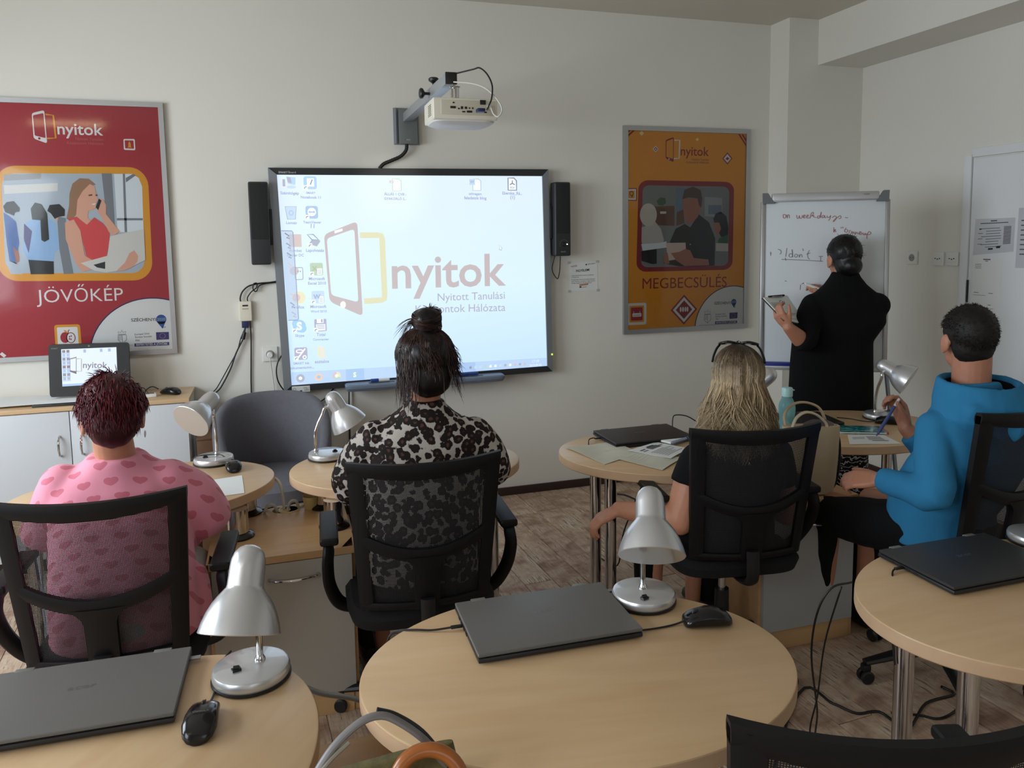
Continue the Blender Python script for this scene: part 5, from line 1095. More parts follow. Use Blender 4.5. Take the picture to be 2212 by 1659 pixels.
stroke(b, sc_([(-0.9954,1.039),(-0.974,1.038),(-0.976,0.9723),(-0.9996,0.9739)]), 0.004, FF(1), g2('olive'))
t0, t1 = sc_([(-0.9683,0.9898),(-0.8519,0.9823)]); text(b, 'nyitok', t0, t1, FF(2), g2('text'), 0.01)
t0, t1 = sc_([(-0.9253,0.971),(-0.852,0.9672)]); text(b, 'Nyitott Tanulási', t0, t1, FF(2), g2('s'))
t0, t1 = sc_([(-0.9548,0.9599),(-0.8528,0.9541)]); text(b, 'Központok Hálózata', t0, t1, FF(2), g2('s'))
for i in range(8):
    for u in (0.045, 0.12):
        x, z = bil(qs, u, 0.06+i*0.105); b.plate([FF(2)(p) for p in ((x-0.007, z-0.007), (x+0.007, z-0.007), (x+0.007, z+0.007), (x-0.007, z+0.007))], g2(('ink', 's', 'dark', 'bar')[(i+int(u*50)) % 4])); b.plate([FF(2)(p) for p in ((x-0.009, z-0.012), (x+0.009, z-0.012), (x+0.009, z-0.009), (x-0.009, z-0.009))], g2('s'))
for u in (0.42, 0.72, 0.87):
    x, z = bil(qs, u, 0.07); b.plate([FF(2)(p) for p in ((x-0.006, z-0.008), (x+0.006, z-0.008), (x+0.006, z+0.008), (x-0.006, z+0.008))], g2('s'))
b.raw('screen', pd)
b = MB(); x, z = bil(q, 0.5, 0.04); b.lathe([(0.005, 0), (0.005, 0.001), (0, 0.001)], HINGE, 14, FF(0)((x, z)), (0, -1, 0)); text(b, 'SMART', bil(q, .035, .085), bil(q, .115, .085), FF(1), HINGE); b.build('bezel_marks', pd)
b = MB(); b.box((-0.903, 4.425, 0.849), (0.22, 0.15, 0.012), BLACK_PL, 0.004); b.box((-0.903, 4.46, 0.92), (0.12, 0.012, 0.15), BLACK_PL, 0.003, rot=Matrix.Rotation(radians(-20), 3, 'X')); b.build('stand', pd)
def sheet(name, label, q3, m, group=None, marks=None, cat='paper', th=0.0012, wav=0.0, n=10):
    """sheet of paper from four corners in space, with a little waviness and printed marks"""
    q3 = [Vector(p) for p in q3]
    def P(u, v, k=0.0):
        p = (q3[0]*(1-u)+q3[1]*u)*(1-v)+(q3[3]*(1-u)+q3[2]*u)*v
        h = wav*(0.5+0.5*sin(u*5.3+v*2.1+q3[0].x*7))*(0.35+0.65*sin(pi*min(1, max(0, v))))+wav*0.6*max(0, v-0.8)*sin(u*7)
        return p+Vector((0, 0, max(0, h)+k))
    t = thing(name, label, cat, (0, 0, 0), 0, group); b = MB(); W = n+1
    vs = [P(i/n, j/n, th) for i in range(W) for j in range(W)]+[P(i/n, j/n, 0.0002) for i in range(W) for j in range(W)]; T = W*W; fs = []
    for i in range(n):
        for j in range(n):
            a = i*W+j; fs.append((a, a+1, a+W+1, a+W)); fs.append((T+a, T+a+W, T+a+W+1, T+a+1))
    for i in range(n):
        for a, c in ((i, i+1), (n*W+i, n*W+i+1), (i*W, (i+1)*W), (i*W+n, (i+1)*W+n)): fs.append((a, c, T+c, T+a))
    b.add(vs, fs, m); b.build('sheet', t, 30)
    if marks:
        b = MB()
        for (u0, v0, u1, v1, mm) in marks:
            k = max(1, int(abs(u1-u0)*8))
            for i in range(k):
                ua, ub = u0+(u1-u0)*i/k, u0+(u1-u0)*(i+1)/k
                b.plate([P(ua, v0, th+0.0006), P(ub, v0, th+0.0006), P(ub, v1, th+0.0006), P(ua, v1, th+0.0006)], mm)
        b.raw('print', t)
    return t
def lines(n, u0=0.1, u1=0.9, v0=0.1, v1=0.9, h=0.012, m=None, seed=1):
    r = random.Random(seed); return [(u0, v0+(v1-v0)*i/n, u0+(u1-u0)*(0.6+0.4*r.random()), v0+(v1-v0)*i/n+h, m or INK) for i in range(n)]
sz = SZ+0.0006
sheet('paper_sheet', 'large white sheet lying over a dark folder on the sideboard', [(-1.40, 4.56, sz+0.012), (-0.86, 4.50, sz+0.012), (-0.84, 4.285, sz+0.012), (-1.42, 4.30, sz+0.006)], PAPER, None, [(.55, .35, .58, .40, INK), (.62, .35, .65, .4, INK), (.8, .55, .86, .62, INK)], wav=0.012)
t = thing('folder', 'dark folder under the white sheet on the sideboard', 'folder', (-0.985, 4.37, SZ+0.006)); b = MB(); b.box((0, 0, 0), (0.32, 0.20, 0.010), BLACK_PL, 0.002, rz=-0.05); b.build('cover', t)
sheet('paper_sheet', 'stack of crumpled paper at the left picture edge on the sideboard', [(-1.56, 4.52, sz), (-1.425, 4.50, sz), (-1.43, 4.29, sz), (-1.58, 4.30, sz)], PAPER_OFF, None, None, wav=0.02)

# ---- grey tub chair by the wall
tb_ = thing('tub_chair', 'grey upholstered tub armchair against the wall between the two lamps', 'armchair', (-0.02, 4.15, 0), 0.06)
TUB = mat('tub_fabric', (104, 103, 110), 0.95, bump=0.35, bump_scale=700, noise_amt=0.05, noise_scale=60)
b = MB(); n = 40; rings = []
def tubp(a, z, r):
    """barrel wall: a from -1 (left front) to 1 (right front)"""
    w = a*radians(128); return (sin(w)*r*1.02, cos(w)*r*0.93, z)
W = 9; vs = []; fs = []
for i in range(n+1):
    a = -1+2*i/n; top = 0.50+0.325*(1-abs(a)**3.0); R0, R1 = 0.232, 0.292
    sect = [(R0, 0.30), (R0+0.002, top-0.05), (R0+0.008, top-0.015), (R0+0.024, top), (R1-0.014, top-0.003), (R1-0.002, top-0.02), (R1, top-0.06), (R1-0.004, 0.34), (R1-0.022, 0.22)]
    for r, z in sect: vs.append(tubp(a, z, r))
for i in range(n):
    for j in range(W): fs.append((i*W+j, i*W+(j+1) % W, (i+1)*W+(j+1) % W, (i+1)*W+j))
fs.append(tuple(range(W))); fs.append(tuple(n*W+j for j in range(W)))
b.add(vs, fs, TUB); b.build('back_shell', tb_, 50)
b = MB(); b.loft([((0, -0.03, 0.20), (0.20, 0, 0), (0, 0.21, 0)), ((0, -0.03, 0.22), (0.235, 0, 0), (0, 0.25, 0)), ((0, -0.03, 0.33), (0.240, 0, 0), (0, 0.255, 0))], TUB, 40, 2.6); b.build('seat_base', tb_)
b = MB(); b.loft([((0, -0.04, 0.325), (0.215, 0, 0), (0, 0.235, 0)), ((0, -0.04, 0.34), (0.229, 0, 0), (0, 0.25, 0)), ((0, -0.04, 0.41), (0.230, 0, 0), (0, 0.252, 0)), ((0, -0.04, 0.435), (0.205, 0, 0), (0, 0.225, 0)), ((0, -0.04, 0.442), (0.13, 0, 0), (0, 0.15, 0))], TUB, 40, 2.6); b.build('seat_cushion', tb_)
for x, y in ((-0.17, -0.2), (0.17, -0.2), (-0.17, 0.16), (0.17, 0.16)):
    b = MB(); b.lathe([(0.012, 0.0005), (0.018, 0.21)], BLACK_PL, 14, (x, y, 0)); b.build('leg', tb_)

# ================================================================== ON THE TABLES
def desk_lamp(base, head, ax, label, face=0.0, bend=0.0, back=None, switch=None, qd=None):
    """base: centre on the table; head: tip of the dome; ax: direction from the dome to the opening"""
    bx, by = base; t = thing('desk_lamp', label, 'lamp', (bx, by, TZ+0.0005), face, 'silver desk lamps on the tables')
    Ri = Matrix.Rotation(-face, 3, 'Z')
    H = Ri @ (Vector(head)-Vector((bx, by, TZ))); A = (Ri @ Vector(ax)).normalized()
    b = MB(); b.lathe([(0.0, 0.006), (0.076, 0.006), (0.078, 0.010), (0.078, 0.020), (0.075, 0.026), (0.068, 0.029), (0.0, 0.031)], SILVER, 44); ba = b.build('base', t)
    b = MB(); b.lathe([(0.0, 0.0), (0.077, 0.0), (0.080, 0.002), (0.080, 0.006), (0.0, 0.0065)], BLACK_PL, 44); b.build('base_rim', ba)
    sx, sy = switch or (-0.005, -0.045)
    b = MB(); b.box((sx, sy, 0.0325), (0.018, 0.013, 0.005), BLACK_PL, 0.001, rz=0.3); b.box((sx, sy, 0.036), (0.012, 0.009, 0.005), BLACK_GLOSS, 0.001, rot=Matrix.Rotation(0.3, 3, 'X')); b.build('switch', ba)
    # goose neck from the base to the collar of the shade
    fx, fy = back or (0.0, 0.03)
    side = Vector((fx, fy, 0))-Vector((H.x, H.y, 0)); C = H+A*0.055
    q = Vector(qd) if qd else side
    q = (q-A*q.dot(A)); q = q.normalized() if q.length > 0.004 else A.orthogonal()
    J = C+q*0.033
    b = MB(); B0 = Vector((fx, fy, 0.029)); E_ = J+q*(0.034+bend)+Vector((0, 0, -0.012))
    pts = [B0, B0+Vector((0, 0, 0.07)), B0.lerp(Vector((E_.x, E_.y, B0.z)), 0.35)+Vector((0, 0, E_.z*0.62)), E_, J+q*0.020+Vector((0, 0, 0.010)), J-q*0.004]
    b.tube(pts, 0.0068, CHROME, 12, smooth=7); b.build('goose_neck', t)
    b = MB(); b.lathe([(0.011, 0.028), (0.011, 0.034), (0.007, 0.042)], CHROME, 16, (fx, fy, 0)); b.build('neck_socket', t)
    b = MB(); b.lathe([(0.0, 0.0), (0.010, 0.0012), (0.020, 0.006), (0.028, 0.015), (0.0325, 0.028), (0.034, 0.042), (0.0345, 0.076), (0.0355, 0.081), (0.040, 0.086), (0.049, 0.097), (0.058, 0.110), (0.066, 0.126), (0.0725, 0.144), (0.076, 0.158), (0.0770, 0.162), (0.0755, 0.1635)], SILVER, 44, H, A); sh = b.build('shade', t, 40)
    b = MB(); b.lathe([(0.0755, 0.1632), (0.0738, 0.158), (0.070, 0.143), (0.0635, 0.126), (0.056, 0.111), (0.047, 0.098), (0.037, 0.087), (0.032, 0.080), (0.032, 0.06), (0.0, 0.058)], LAMP_WHITE, 44, H, A); b.build('reflector', sh, 40)
    b = MB(); b.lathe([(0.0, 0.058), (0.013, 0.06), (0.013, 0.082), (0.018, 0.092), (0.0225, 0.108), (0.020, 0.122), (0.012, 0.130), (0.0, 0.132)], mat('bulb_glass', (232, 232, 226), 0.15), 24, H, A); b.build('bulb', sh)
    # small warning print inside the reflector
    nrm = A.cross(Vector((0, 0, 1))).normalized() if abs(A.z) < 0.99 else Vector((1, 0, 0))
    u = nrm; w = A.cross(u)
    m = MB()
    for i, ln in enumerate(('MAX 40W', '! 230V')):
        def fn(p, i=i):
            ang = p[0]/0.066; r_ = 0.066; h = 0.134-i*0.010+p[1]; d = (w*cos(ang)+u*sin(ang))
            rr = 0.0663-(0.134-h)*0.42
            return H+A*h+d*(rr-0.0012)
        text(m, ln, (-0.016+i*0.005, 0), (0.016-i*0.005, 0), fn, INK)
    m.raw('warning_print', sh)
    return t
desk_lamp((-0.073, 1.611), (-0.0602,1.561,1.043), (-0.157, -0.377, -0.898), 'large silver desk lamp in the left foreground, beside the mouse', back=(0.018, 0.008), switch=(-0.028, -0.02), bend=-0.01, qd=(0.25, 1, 0.1))
desk_lamp((0.849, 1.649), (0.8411,1.605,1.045), (-0.25, -0.55, -0.79), 'silver desk lamp on the front middle table behind the closed laptop', back=(0.0, 0.004), switch=(-0.022, -0.048), bend=-0.012, qd=(0.3, 1, 0.1))
desk_lamp((-0.253, 3.317), (-0.2287,3.272,1.032), (-0.539, -0.691, -0.481), 'silver desk lamp with its white inside showing, left of the tub chair', back=(0.012, 0.012), switch=(-0.03, -0.02), qd=(0.5, 0.6, -0.6), bend=-0.01)
desk_lamp((0.196, 3.223), (0.214, 3.244, 1.012), (0.48, -0.05, -0.87), 'silver desk lamp bent to the right beside the leopard print woman', back=(-0.045, 0.012), switch=(0.03, -0.02), bend=0.0, qd=(-1, 0, -0.3))
desk_lamp((2.815, 2.982), (2.810, 3.010, 1.012), (0.50, -0.72, -0.46), 'silver desk lamp facing up to the right between the teacher and the man', back=(-0.022, 0.01), switch=(0.05, 0.0), bend=-0.01, qd=(-0.8, -0.2, -0.6))
desk_lamp((2.093, 1.601), (2.06, 1.585, 1.010), (-0.19, -0.56, -0.80), 'silver desk lamp cut by the right picture edge', back=(0.01, 0.01), switch=(-0.03, -0.04), bend=-0.01, qd=(0.6, 1, 0.1))
desk_lamp((1.90, 2.74), (1.893,2.562,1.107), (-0.60, 0.25, -0.55), 'silver desk lamp almost hidden behind the blonde hair', back=(-0.02, 0.0))

def laptop(c, rz, label, lid=LAPTOP, w=0.380, d=0.252, logo_='acer', tail=None):
    t = thing('laptop', label, 'laptop', (c[0], c[1], TZ+0.0006), rz, 'closed laptops on the tables')
    b = MB(); b.box((0, 0, 0.0085), (w, d, 0.011), LAPTOP_EDGE, 0.004); b.build('base', t)
    b = MB()
    for sx in (-1, 1):
        for sy in (-1, 1): b.lathe([(0.008, 0), (0.008, 0.004)], BLACK_PL, 12, (sx*(w/2-0.03), sy*(d/2-0.03), 0))
    o = b.build('rubber_feet', t); o['kind'] = 'stuff'
    b = MB(); b.box((0, -0.001, 0.0195), (w, d-0.004, 0.008), lid, 0.0035, seg=3); li = b.build('lid', t)
    b = MB(); text(b, logo_, (-0.026, -0.003), (0.026, -0.003), lambda p: (p[0], p[1]+0.015, 0.02365), mat('lid_logo', (128, 130, 134), 0.3, 0.8), 0.006, 0.8); b.raw('logo', li)
    for sx in (-1, 1):
        b = MB(); b.box((sx*(w/2-0.058), d/2-0.004, 0.0195), (0.036, 0.014, 0.0095), HINGE, 0.002); b.build('hinge', t)
    for y, ln, hh in ((0.07, 0.012, 0.004), (0.045, 0.016, 0.005), (0.02, 0.014, 0.005), (-0.005, 0.014, 0.005)):
        b = MB(); b.box((-w/2-0.0002, y, 0.0088), (0.002, ln, hh), BLACK_PL, 0.0006); b.build('port', t)
    b = MB()
    b.box((-w/2-0.014, 0.035, 0.0088), (0.028, 0.009, 0.006), BLACK_PL, 0.002); b.build('power_plug', t)
    if tail: b = MB(); b.tube([(-w/2-0.028, 0.035, 0.0088)]+tail, 0.0024, CABLE, 8, smooth=5); b.build('power_cord', t)
    b = MB(); b.box((w/2+0.010, d/2-0.03, 0.009), (0.022, 0.013, 0.005), ALU, 0.001); b.build('usb_plug', t)
    return t
laptop((0.578, 1.617), -0.03, 'closed dark grey laptop on the front middle table', tail=[(-0.26, 0.045, 0.004), (-0.30, 0.06, 0.0035), (-0.33, 0.075, -0.004), (-0.36, 0.08, -0.03), (-0.38, 0.07, -0.2)])
laptop((-0.393, 1.622), -0.035, 'closed grey laptop at the left picture edge, in front of the pink shirt')
laptop((1.770, 1.540), 0.0, 'closed black laptop on the front right table', mat('laptop_lid_black', (46, 46, 48), 0.4), tail=[(-0.23, 0.03, 0.004), (-0.25, 0.01, -0.01), (-0.285, -0.02, -0.06), (-0.29, -0.05, -0.2)])
laptop((1.562, 3.050), 0.0, 'closed dark brown laptop on the table by the blonde woman', LAPTOP_DARK, 0.375, 0.248, tail=[(-0.225, 0.03, 0.014), (-0.25, 0.02, 0.012), (-0.27, -0.02, 0.003), (-0.275, -0.04, -0.02)])
laptop((2.372, 3.045), -0.18, 'closed black laptop between the bottle and the teal book', LAPTOP_DARK, 0.36, 0.245)
cable('cable', 'black lead arching up behind the laptop near the blonde hair', [(1.752, 3.12, 0.752), (1.757, 3.125, 0.80), (1.775, 3.125, 0.812), (1.83, 3.12, 0.802), (1.885, 3.10, 0.765), (1.89, 3.02, 0.745)], 0.0026, CABLE)

def mouse(c, rz, label, z=TZ, cord=None, logo_=True, gl=BLACK_GLOSS):
    t = thing('computer_mouse', label, 'mouse', (c[0], c[1], z+0.0006), rz, 'black computer mice')
    b = MB(); S = []
    for y, w, h in ((-0.056, 0.010, 0.010), (-0.053, 0.020, 0.019), (-0.044, 0.027, 0.028), (-0.026, 0.031, 0.036), (0.0, 0.030, 0.038), (0.024, 0.028, 0.033), (0.042, 0.027, 0.026), (0.052, 0.024, 0.019), (0.055, 0.018, 0.014)):
        S.append(((0, y, h/2), (w, 0, 0), (0, 0, h/2)))
    b.loft(S, gl, 28, 2.6); b.build('shell', t, 60)
    b = MB(); b.lathe([(0.0, -0.0035), (0.009, -0.003), (0.010, 0), (0.009, 0.003), (0.0, 0.0035)], DARK_PL, 18, (0, 0.028, 0.0255), (1, 0, 0)); b.build('scroll_wheel', t)
    b = MB(); b.box((0, 0.036, 0.0285), (0.0016, 0.03, 0.004), BLACK_PL, rot=Matrix.Rotation(-0.42, 3, 'X')); b.build('button_gap', t)
    if logo_:
        m = MB(); text(m, 'Genius', (-0.013, 0), (0.009, 0), lambda p: (p[0], p[1]-0.014, 0.0392), mat('lid_logo', (150, 150, 150)), 0.01); stroke(m, [(0.010, -0.002), (0.014, 0.004), (0.016, -0.002), (0.012, 0.002)], 0.001, lambda p: (p[0], p[1]-0.013, 0.0392), mat('lid_logo', (150, 150, 150))); m.raw('logo', t)
    if cord: b = MB(); b.tube([(0, 0.05, 0.012)]+cord, 0.0022, CABLE, 8, smooth=5); b.build('cord', t)
    return t
mouse((-0.158, 1.465), -0.08, 'black mouse in the left foreground below the large lamp', cord=[(0.004, 0.075, 0.004), (0.006, 0.12, 0.0025), (-0.006, 0.18, 0.0025), (0.006, 0.23, 0.0025), (0.02, 0.255, 0.008)])
mouse((0.935, 1.497), 1.35, 'black mouse to the right of the lamp on the front middle table', cord=[(0.0, 0.075, 0.003), (-0.012, 0.12, 0.0025), (-0.018, 0.17, 0.0025), (-0.015, 0.20, 0.0025)], logo_=False)
mouse((-0.173, 3.187), 0.15, 'black mouse on the table beside the pink shirt', cord=[(0.0, 0.07, 0.006), (-0.03, 0.11, 0.035), (-0.07, 0.135, 0.036), (-0.12, 0.14, 0.036), (-0.14, 0.16, 0.02)])
mouse((2.765, 2.883), 0.9, 'black mouse in front of the lamp at the raised hand', cord=[(0.0, 0.07, 0.004), (0.01, 0.11, 0.0025), (0.04, 0.16, 0.0025), (0.05, 0.22, 0.0025)], logo_=False)
mouse((-0.530, 4.40), 0.9, 'black mouse on the sideboard near its right end', z=SZ, logo_=False)
t = thing('usb_hub', 'small white box with a dark lid on the sideboard beside the red hair', 'device', (-0.635, 4.36, SZ+0.0006), 0.2)
b = MB(); b.box((0, 0, 0.009), (0.075, 0.05, 0.018), WHITE_PL, 0.003); b.build('casing', t); b = MB(); b.box((0.006, 0, 0.0185), (0.045, 0.032, 0.002), mat('hub_lid', (90, 96, 104), 0.3), 0.0005); b.build('cover', t)
cable('cable', 'black lead hooping up behind the white box on the sideboard', [(-0.655, 4.39, SZ+0.006), (-0.65, 4.40, SZ+0.03), (-0.62, 4.41, SZ+0.045), (-0.59, 4.41, SZ+0.03)], 0.003, CABLE)

# papers
z0 = TZ+0.0006
sheet('paper_sheet', 'blank white sheet on the table beside the pink sleeve', [(-0.30, 3.055, z0), (-0.137, 3.09, z0), (-0.122, 2.862, z0), (-0.285, 2.842, z0)], PAPER, 'papers on the tables')
sheet('paper_sheet', 'creased cream sheet overhanging the left end of the table by the blonde woman', [(1.178, 3.018, z0), (1.39, 3.03, z0), (1.44, 2.83, z0), (1.235, 2.735, z0)], PAPER_OFF, 'papers on the tables', lines(6, .2, .8, .15, .6, .006, mat('ink_faint', (190, 188, 174), 0.8), 4), wav=0.008)
sheet('paper_sheet', 'cream sheet overhanging the table front left of the black sleeve', [(1.30, 2.80, z0+0.002), (1.47, 2.905, z0+0.003), (1.56, 2.70, z0+0.003), (1.41, 2.585, z0+0.002)], PAPER_OFF, 'papers on the tables', lines(5, .2, .8, .2, .6, .006, mat('ink_faint', (190, 188, 174), 0.8), 5), wav=0.006)
sheet('worksheet', 'white worksheet with a grey drawing beside the black sleeve', [(1.398, 2.862, z0+0.008), (1.57, 2.935, z0+0.008), (1.65, 2.80, z0+0.008), (1.505, 2.69, z0+0.010)], PAPER, 'papers on the tables', [(.38, .18, .75, .36, INK), (.45, .12, .7, .2, INK_D), (.7, .24, .9, .28, INK), (.12, .2, .3, .25, INK), (.1, .3, .28, .33, INK)]+lines(7, .15, .9, .46, .9, .03, mat('ink_light', (170, 170, 174), 0.8), 8), wav=0.003)
t = thing('notebook', 'spiral notebook with pale blue edge by the blonde woman', 'notebook', (1.665, 2.965, TZ+0.0105), 0.42)
b = MB(); b.box((0, 0, 0.005), (0.17, 0.11, 0.009), PAPER, 0.001); b.build('pages', t)
for i in range(14):
    b = MB(); x = -0.078+i*0.012; b.tube([(x, -0.058+0.008*cos(a), 0.005+0.008*sin(a)) for a in [2*pi*k/10 for k in range(11)]], 0.0012, mat('spiral_blue', (120, 144, 178), 0.3, 0.5), 6, caps=False); b.build('spiral_ring', t)
t = thing('book', 'teal booklet with pink edge lying in front of the raised hand', 'book', (2.535, 2.818, TZ+0.0006), -0.44)
b = MB(); b.box((0, 0, 0.005), (0.215, 0.115, 0.007), PAPER, 0.001); b.build('pages', t)
TEAL = newmat('booklet_teal', 0.25, 0.6); _m, _n = TEAL; _v = _n.coords('Object', (9, 16, 1)); _n.link(_n.ramp(_n.noise(_v, 1.6, 3, 0.6, 1.5), [(0.40, lin((16, 92, 104))), (0.52, lin((36, 128, 138))), (0.60, lin((150, 178, 150))), (0.66, lin((60, 150, 156)))]), _n.b.inputs['Base Color'])
b = MB(); b.box((0, 0, 0.0095), (0.218, 0.118, 0.002), TEAL[0], 0.0008); b.box((0, 0, 0.001), (0.218, 0.118, 0.002), TEAL[0], 0.0008); b.build('cover', t)
b = MB(); b.box((0.112, 0, 0.0052), (0.006, 0.118, 0.0105), mat('booklet_pink', (176, 74, 96), 0.5), 0.001); b.build('spine', t)
sheet('worksheet', 'white worksheet on the table edge beside the handbag', [(2.44, 2.775, z0), (2.585, 2.715, z0), (2.548, 2.575, z0), (2.335, 2.640, z0)], PAPER, 'papers on the tables', [(.45, .2, .8, .6, mat('ink_light', (170, 170, 174))), (.1, .3, .4, .34, INK), (.1, .45, .38, .48, INK), (.5, .65, .85, .7, INK)], wav=0.002)
# water bottle
t = thing('water_bottle', 'translucent turquoise water bottle behind the blonde woman', 'bottle', (2.215, 2.905, TZ+0.0006))
BT = newmat('bottle_turquoise', 0.18, 0.5); _m, _n = BT; _n.b.inputs['Base Color'].default_value = lin((150, 204, 206))+(1,); _n.b.inputs['Transmission Weight'].default_value = 0.55; _n.b.inputs['IOR'].default_value = 1.2
b = MB(); b.lathe([(0.0, 0.0), (0.030, 0.0), (0.036, 0.006), (0.037, 0.03), (0.034, 0.058), (0.0335, 0.075), (0.037, 0.098), (0.0375, 0.118), (0.034, 0.138), (0.025, 0.158), (0.0205, 0.165), (0.0205, 0.176), (0.0, 0.176)], _m, 36); b.build('body', t, 60)
b = MB(); b.lathe([(0.0215, 0.168), (0.0235, 0.170), (0.0240, 0.204), (0.0215, 0.209), (0.0, 0.210)], mat('cap_turquoise', (176, 218, 218), 0.4), 32); b.box((0.027, 0, 0.196), (0.016, 0.014, 0.006), mat('cap_turquoise', (176, 218, 218)), 0.002); b.build('cap', t, 40)
# cream handbag on the right cabinet
t = thing('handbag', 'cream leather handbag with black trim on the right low cabinet', 'bag', (2.045, 2.530, 0.6006), -0.30)
BAG = mat('cream_leather', (198, 176, 142), 0.5, noise_amt=0.06, noise_scale=10, bump=0.15, bump_scale=260)
b = MB(); b.loft([((0, 0, 0.0), (0.075, 0, 0), (0, 0.040, 0)), ((0, 0, 0.006), (0.088, 0, 0), (0, 0.050, 0)), ((0, 0, 0.06), (0.098, 0, 0), (0, 0.056, 0)), ((0, 0, 0.16), (0.106, 0, 0), (0, 0.052, 0)), ((0, 0, 0.25), (0.112, 0, 0), (0, 0.040, 0)), ((0, 0, 0.275), (0.113, 0, 0), (0, 0.034, 0))], BAG, 44, 3.2)
b.build('body', t, 50)
b = MB(); b.tube([(-0.09, -0.058, 0.02), (-0.05, -0.0575, 0.12), (-0.022, -0.055, 0.2), (-0.03, -0.045, 0.272)], 0.0028, mat('bag_crease', (150, 132, 106), 0.6), 8, smooth=5); b.build('seam', t)
b = MB(); b.tube([(0.098, 0.0, 0.275), (0.116, -0.004, 0.20), (0.114, -0.006, 0.10), (0.100, -0.004, 0.03), (0.075, -0.004, 0.008)], 0.008, BLACK_PL, 10, smooth=5, flat=0.5); b.build('side_trim', t)
b = MB(); b.tube([(-0.095, 0.015, 0.26), (-0.10, 0.02, 0.315), (-0.07, 0.022, 0.355), (-0.02, 0.022, 0.365), (0.035, 0.02, 0.345), (0.06, 0.015, 0.30), (0.062, 0.01, 0.265)], 0.011, BAG, 12, smooth=6, flat=0.45); b.build('handle', t)
b = MB(); b.tube([(-0.085, -0.02, 0.26), (-0.07, -0.024, 0.31), (-0.035, -0.026, 0.335), (0.01, -0.025, 0.325), (0.05, -0.02, 0.29), (0.058, -0.018, 0.262)], 0.011, mat('handle_cream_light', (214, 198, 166), 0.5), 12, smooth=6, flat=0.45); b.build('handle', t)
b = MB(); b.loft([((0.03, 0.0, 0.262), (0.070, 0, 0), (0, 0.020, 0)), ((0.03, 0.0, 0.285), (0.060, 0, 0), (0, 0.012, 0)), ((0.03, 0.002, 0.298), (0.03, 0, 0), (0, 0.006, 0))], mat('bag_lining', (108, 98, 98), 0.5), 24, 2.2); b.build('lining', t)
# foreground bag on the low cabinet
t = thing('tote_bag', 'olive bag with a grey strap and a wooden ring at the bottom picture edge', 'bag', (0.105, 1.155, 0.6006), 0.1)
OL = mat('olive_cloth', (110, 100, 62), 0.85, noise_amt=0.3, noise_scale=45, bump=0.3, bump_scale=300)
b = MB(); b.loft([((0, 0, 0), (0.16, 0, 0), (0, 0.06, 0)), ((0, 0, 0.01), (0.17, 0, 0), (0, 0.07, 0)), ((0, 0, 0.12), (0.165, 0, 0), (0, 0.065, 0)), ((0, 0, 0.19), (0.155, 0, 0), (0, 0.035, 0)), ((0, 0, 0.215), (0.15, 0, 0), (0, 0.012, 0))], OL, 40, 3.0); b.build('body', t, 60)
GS = mat('strap_grey', (126, 122, 122), 0.4)
b = MB(); b.tube([(-0.115, -0.02, 0.17), (-0.085, -0.012, 0.215), (-0.045, 0.0, 0.258), (0.0, 0.008, 0.283), (0.035, 0.008, 0.285), (0.065, 0.0, 0.268), (0.10, -0.01, 0.235), (0.13, -0.02, 0.19)], [0.0075]*8, GS, 12, smooth=6, flat=0.75); b.build('strap', t)
b = MB(); b.tube([(0.03, 0.02, 0.289), (0.06, 0.013, 0.276), (0.10, 0.004, 0.242), (0.135, -0.006, 0.19)], 0.006, mat('strap_black', (20, 21, 28), 0.35), 10, smooth=6, flat=0.6); b.build('strap_lining', t)
b = MB(); b.tube([(-0.14, -0.03, 0.16), (-0.10, -0.024, 0.205), (-0.055, -0.01, 0.243), (-0.02, -0.002, 0.262)], 0.004, mat('strap_stripe', (150, 142, 128), 0.5), 8, smooth=6); b.build('strap_stripe', t)
b = MB(); cR = Vector((0.092, -0.055, 0.232)); 
b.tube([cR+Vector((0.052*cos(a), 0.018*sin(a)-0.012*cos(a), 0.052*sin(a)))-Vector((0, 0, 0.045)) for a in [2*pi*k/40 for k in range(41)]], 0.0115, mat('ring_wood', (170, 96, 36), 0.3, coat=0.4, noise_amt=0.12, noise_scale=30), 16, caps=False); b.build('wooden_ring', t)

# ================================================================== FLIP CHART
fc = thing('flip_chart', 'white flip chart board on a grey tripod, handwriting on it', 'flip chart', (0, 0, 0))
n0 = Vector((-0.516, -0.857, 0)).normalized(); nf = Vector((n0.x, n0.y, 0.06)).normalized(); uf = Vector((0.857, -0.516, 0)).normalized(); vf = nf.cross(uf)*-1
vf = vf if vf.z > 0 else -vf
P0 = Vector((2.60, 3.67, 1.4))
def FP(u, v, k=0.0): return P0+uf*u+vf*v+nf*k
def f2(p, k=0.0012):
    d = Vector(p)-P0; return (d.dot(uf), d.dot(vf))
aTL, aTR, aBL = f2((2.627,3.683,1.822)), f2((3.174,3.354,1.82)), f2((2.583,3.645,0.9073))
u0, u1, v0, v1 = (aTL[0]+aBL[0])/2, aTR[0], aBL[1], (aTL[1]+aTR[1])/2
RF = Matrix((uf, vf, nf)).transposed()
def fbox(mb, u, v, k, su, sv, sk, m, bev=0.0): mb.box(FP(u, v, k), (su, sv, sk), m, bev, rot=RF)
um, vm = (u0+u1)/2, (v0+v1)/2
BOARD_W = mat('whiteboard_steel', (214, 220, 224), 0.3)
b = MB(); fbox(b, um, vm, -0.008, u1-u0-0.02, v1-v0, 0.014, BOARD_W, 0.002); b.build('board_panel', fc)
for u in (u0+0.006, u1-0.006):
    b = MB(); fbox(b, u, vm, -0.006, 0.024, v1-v0, 0.026, ALU, 0.006); b.build('side_rail', fc)
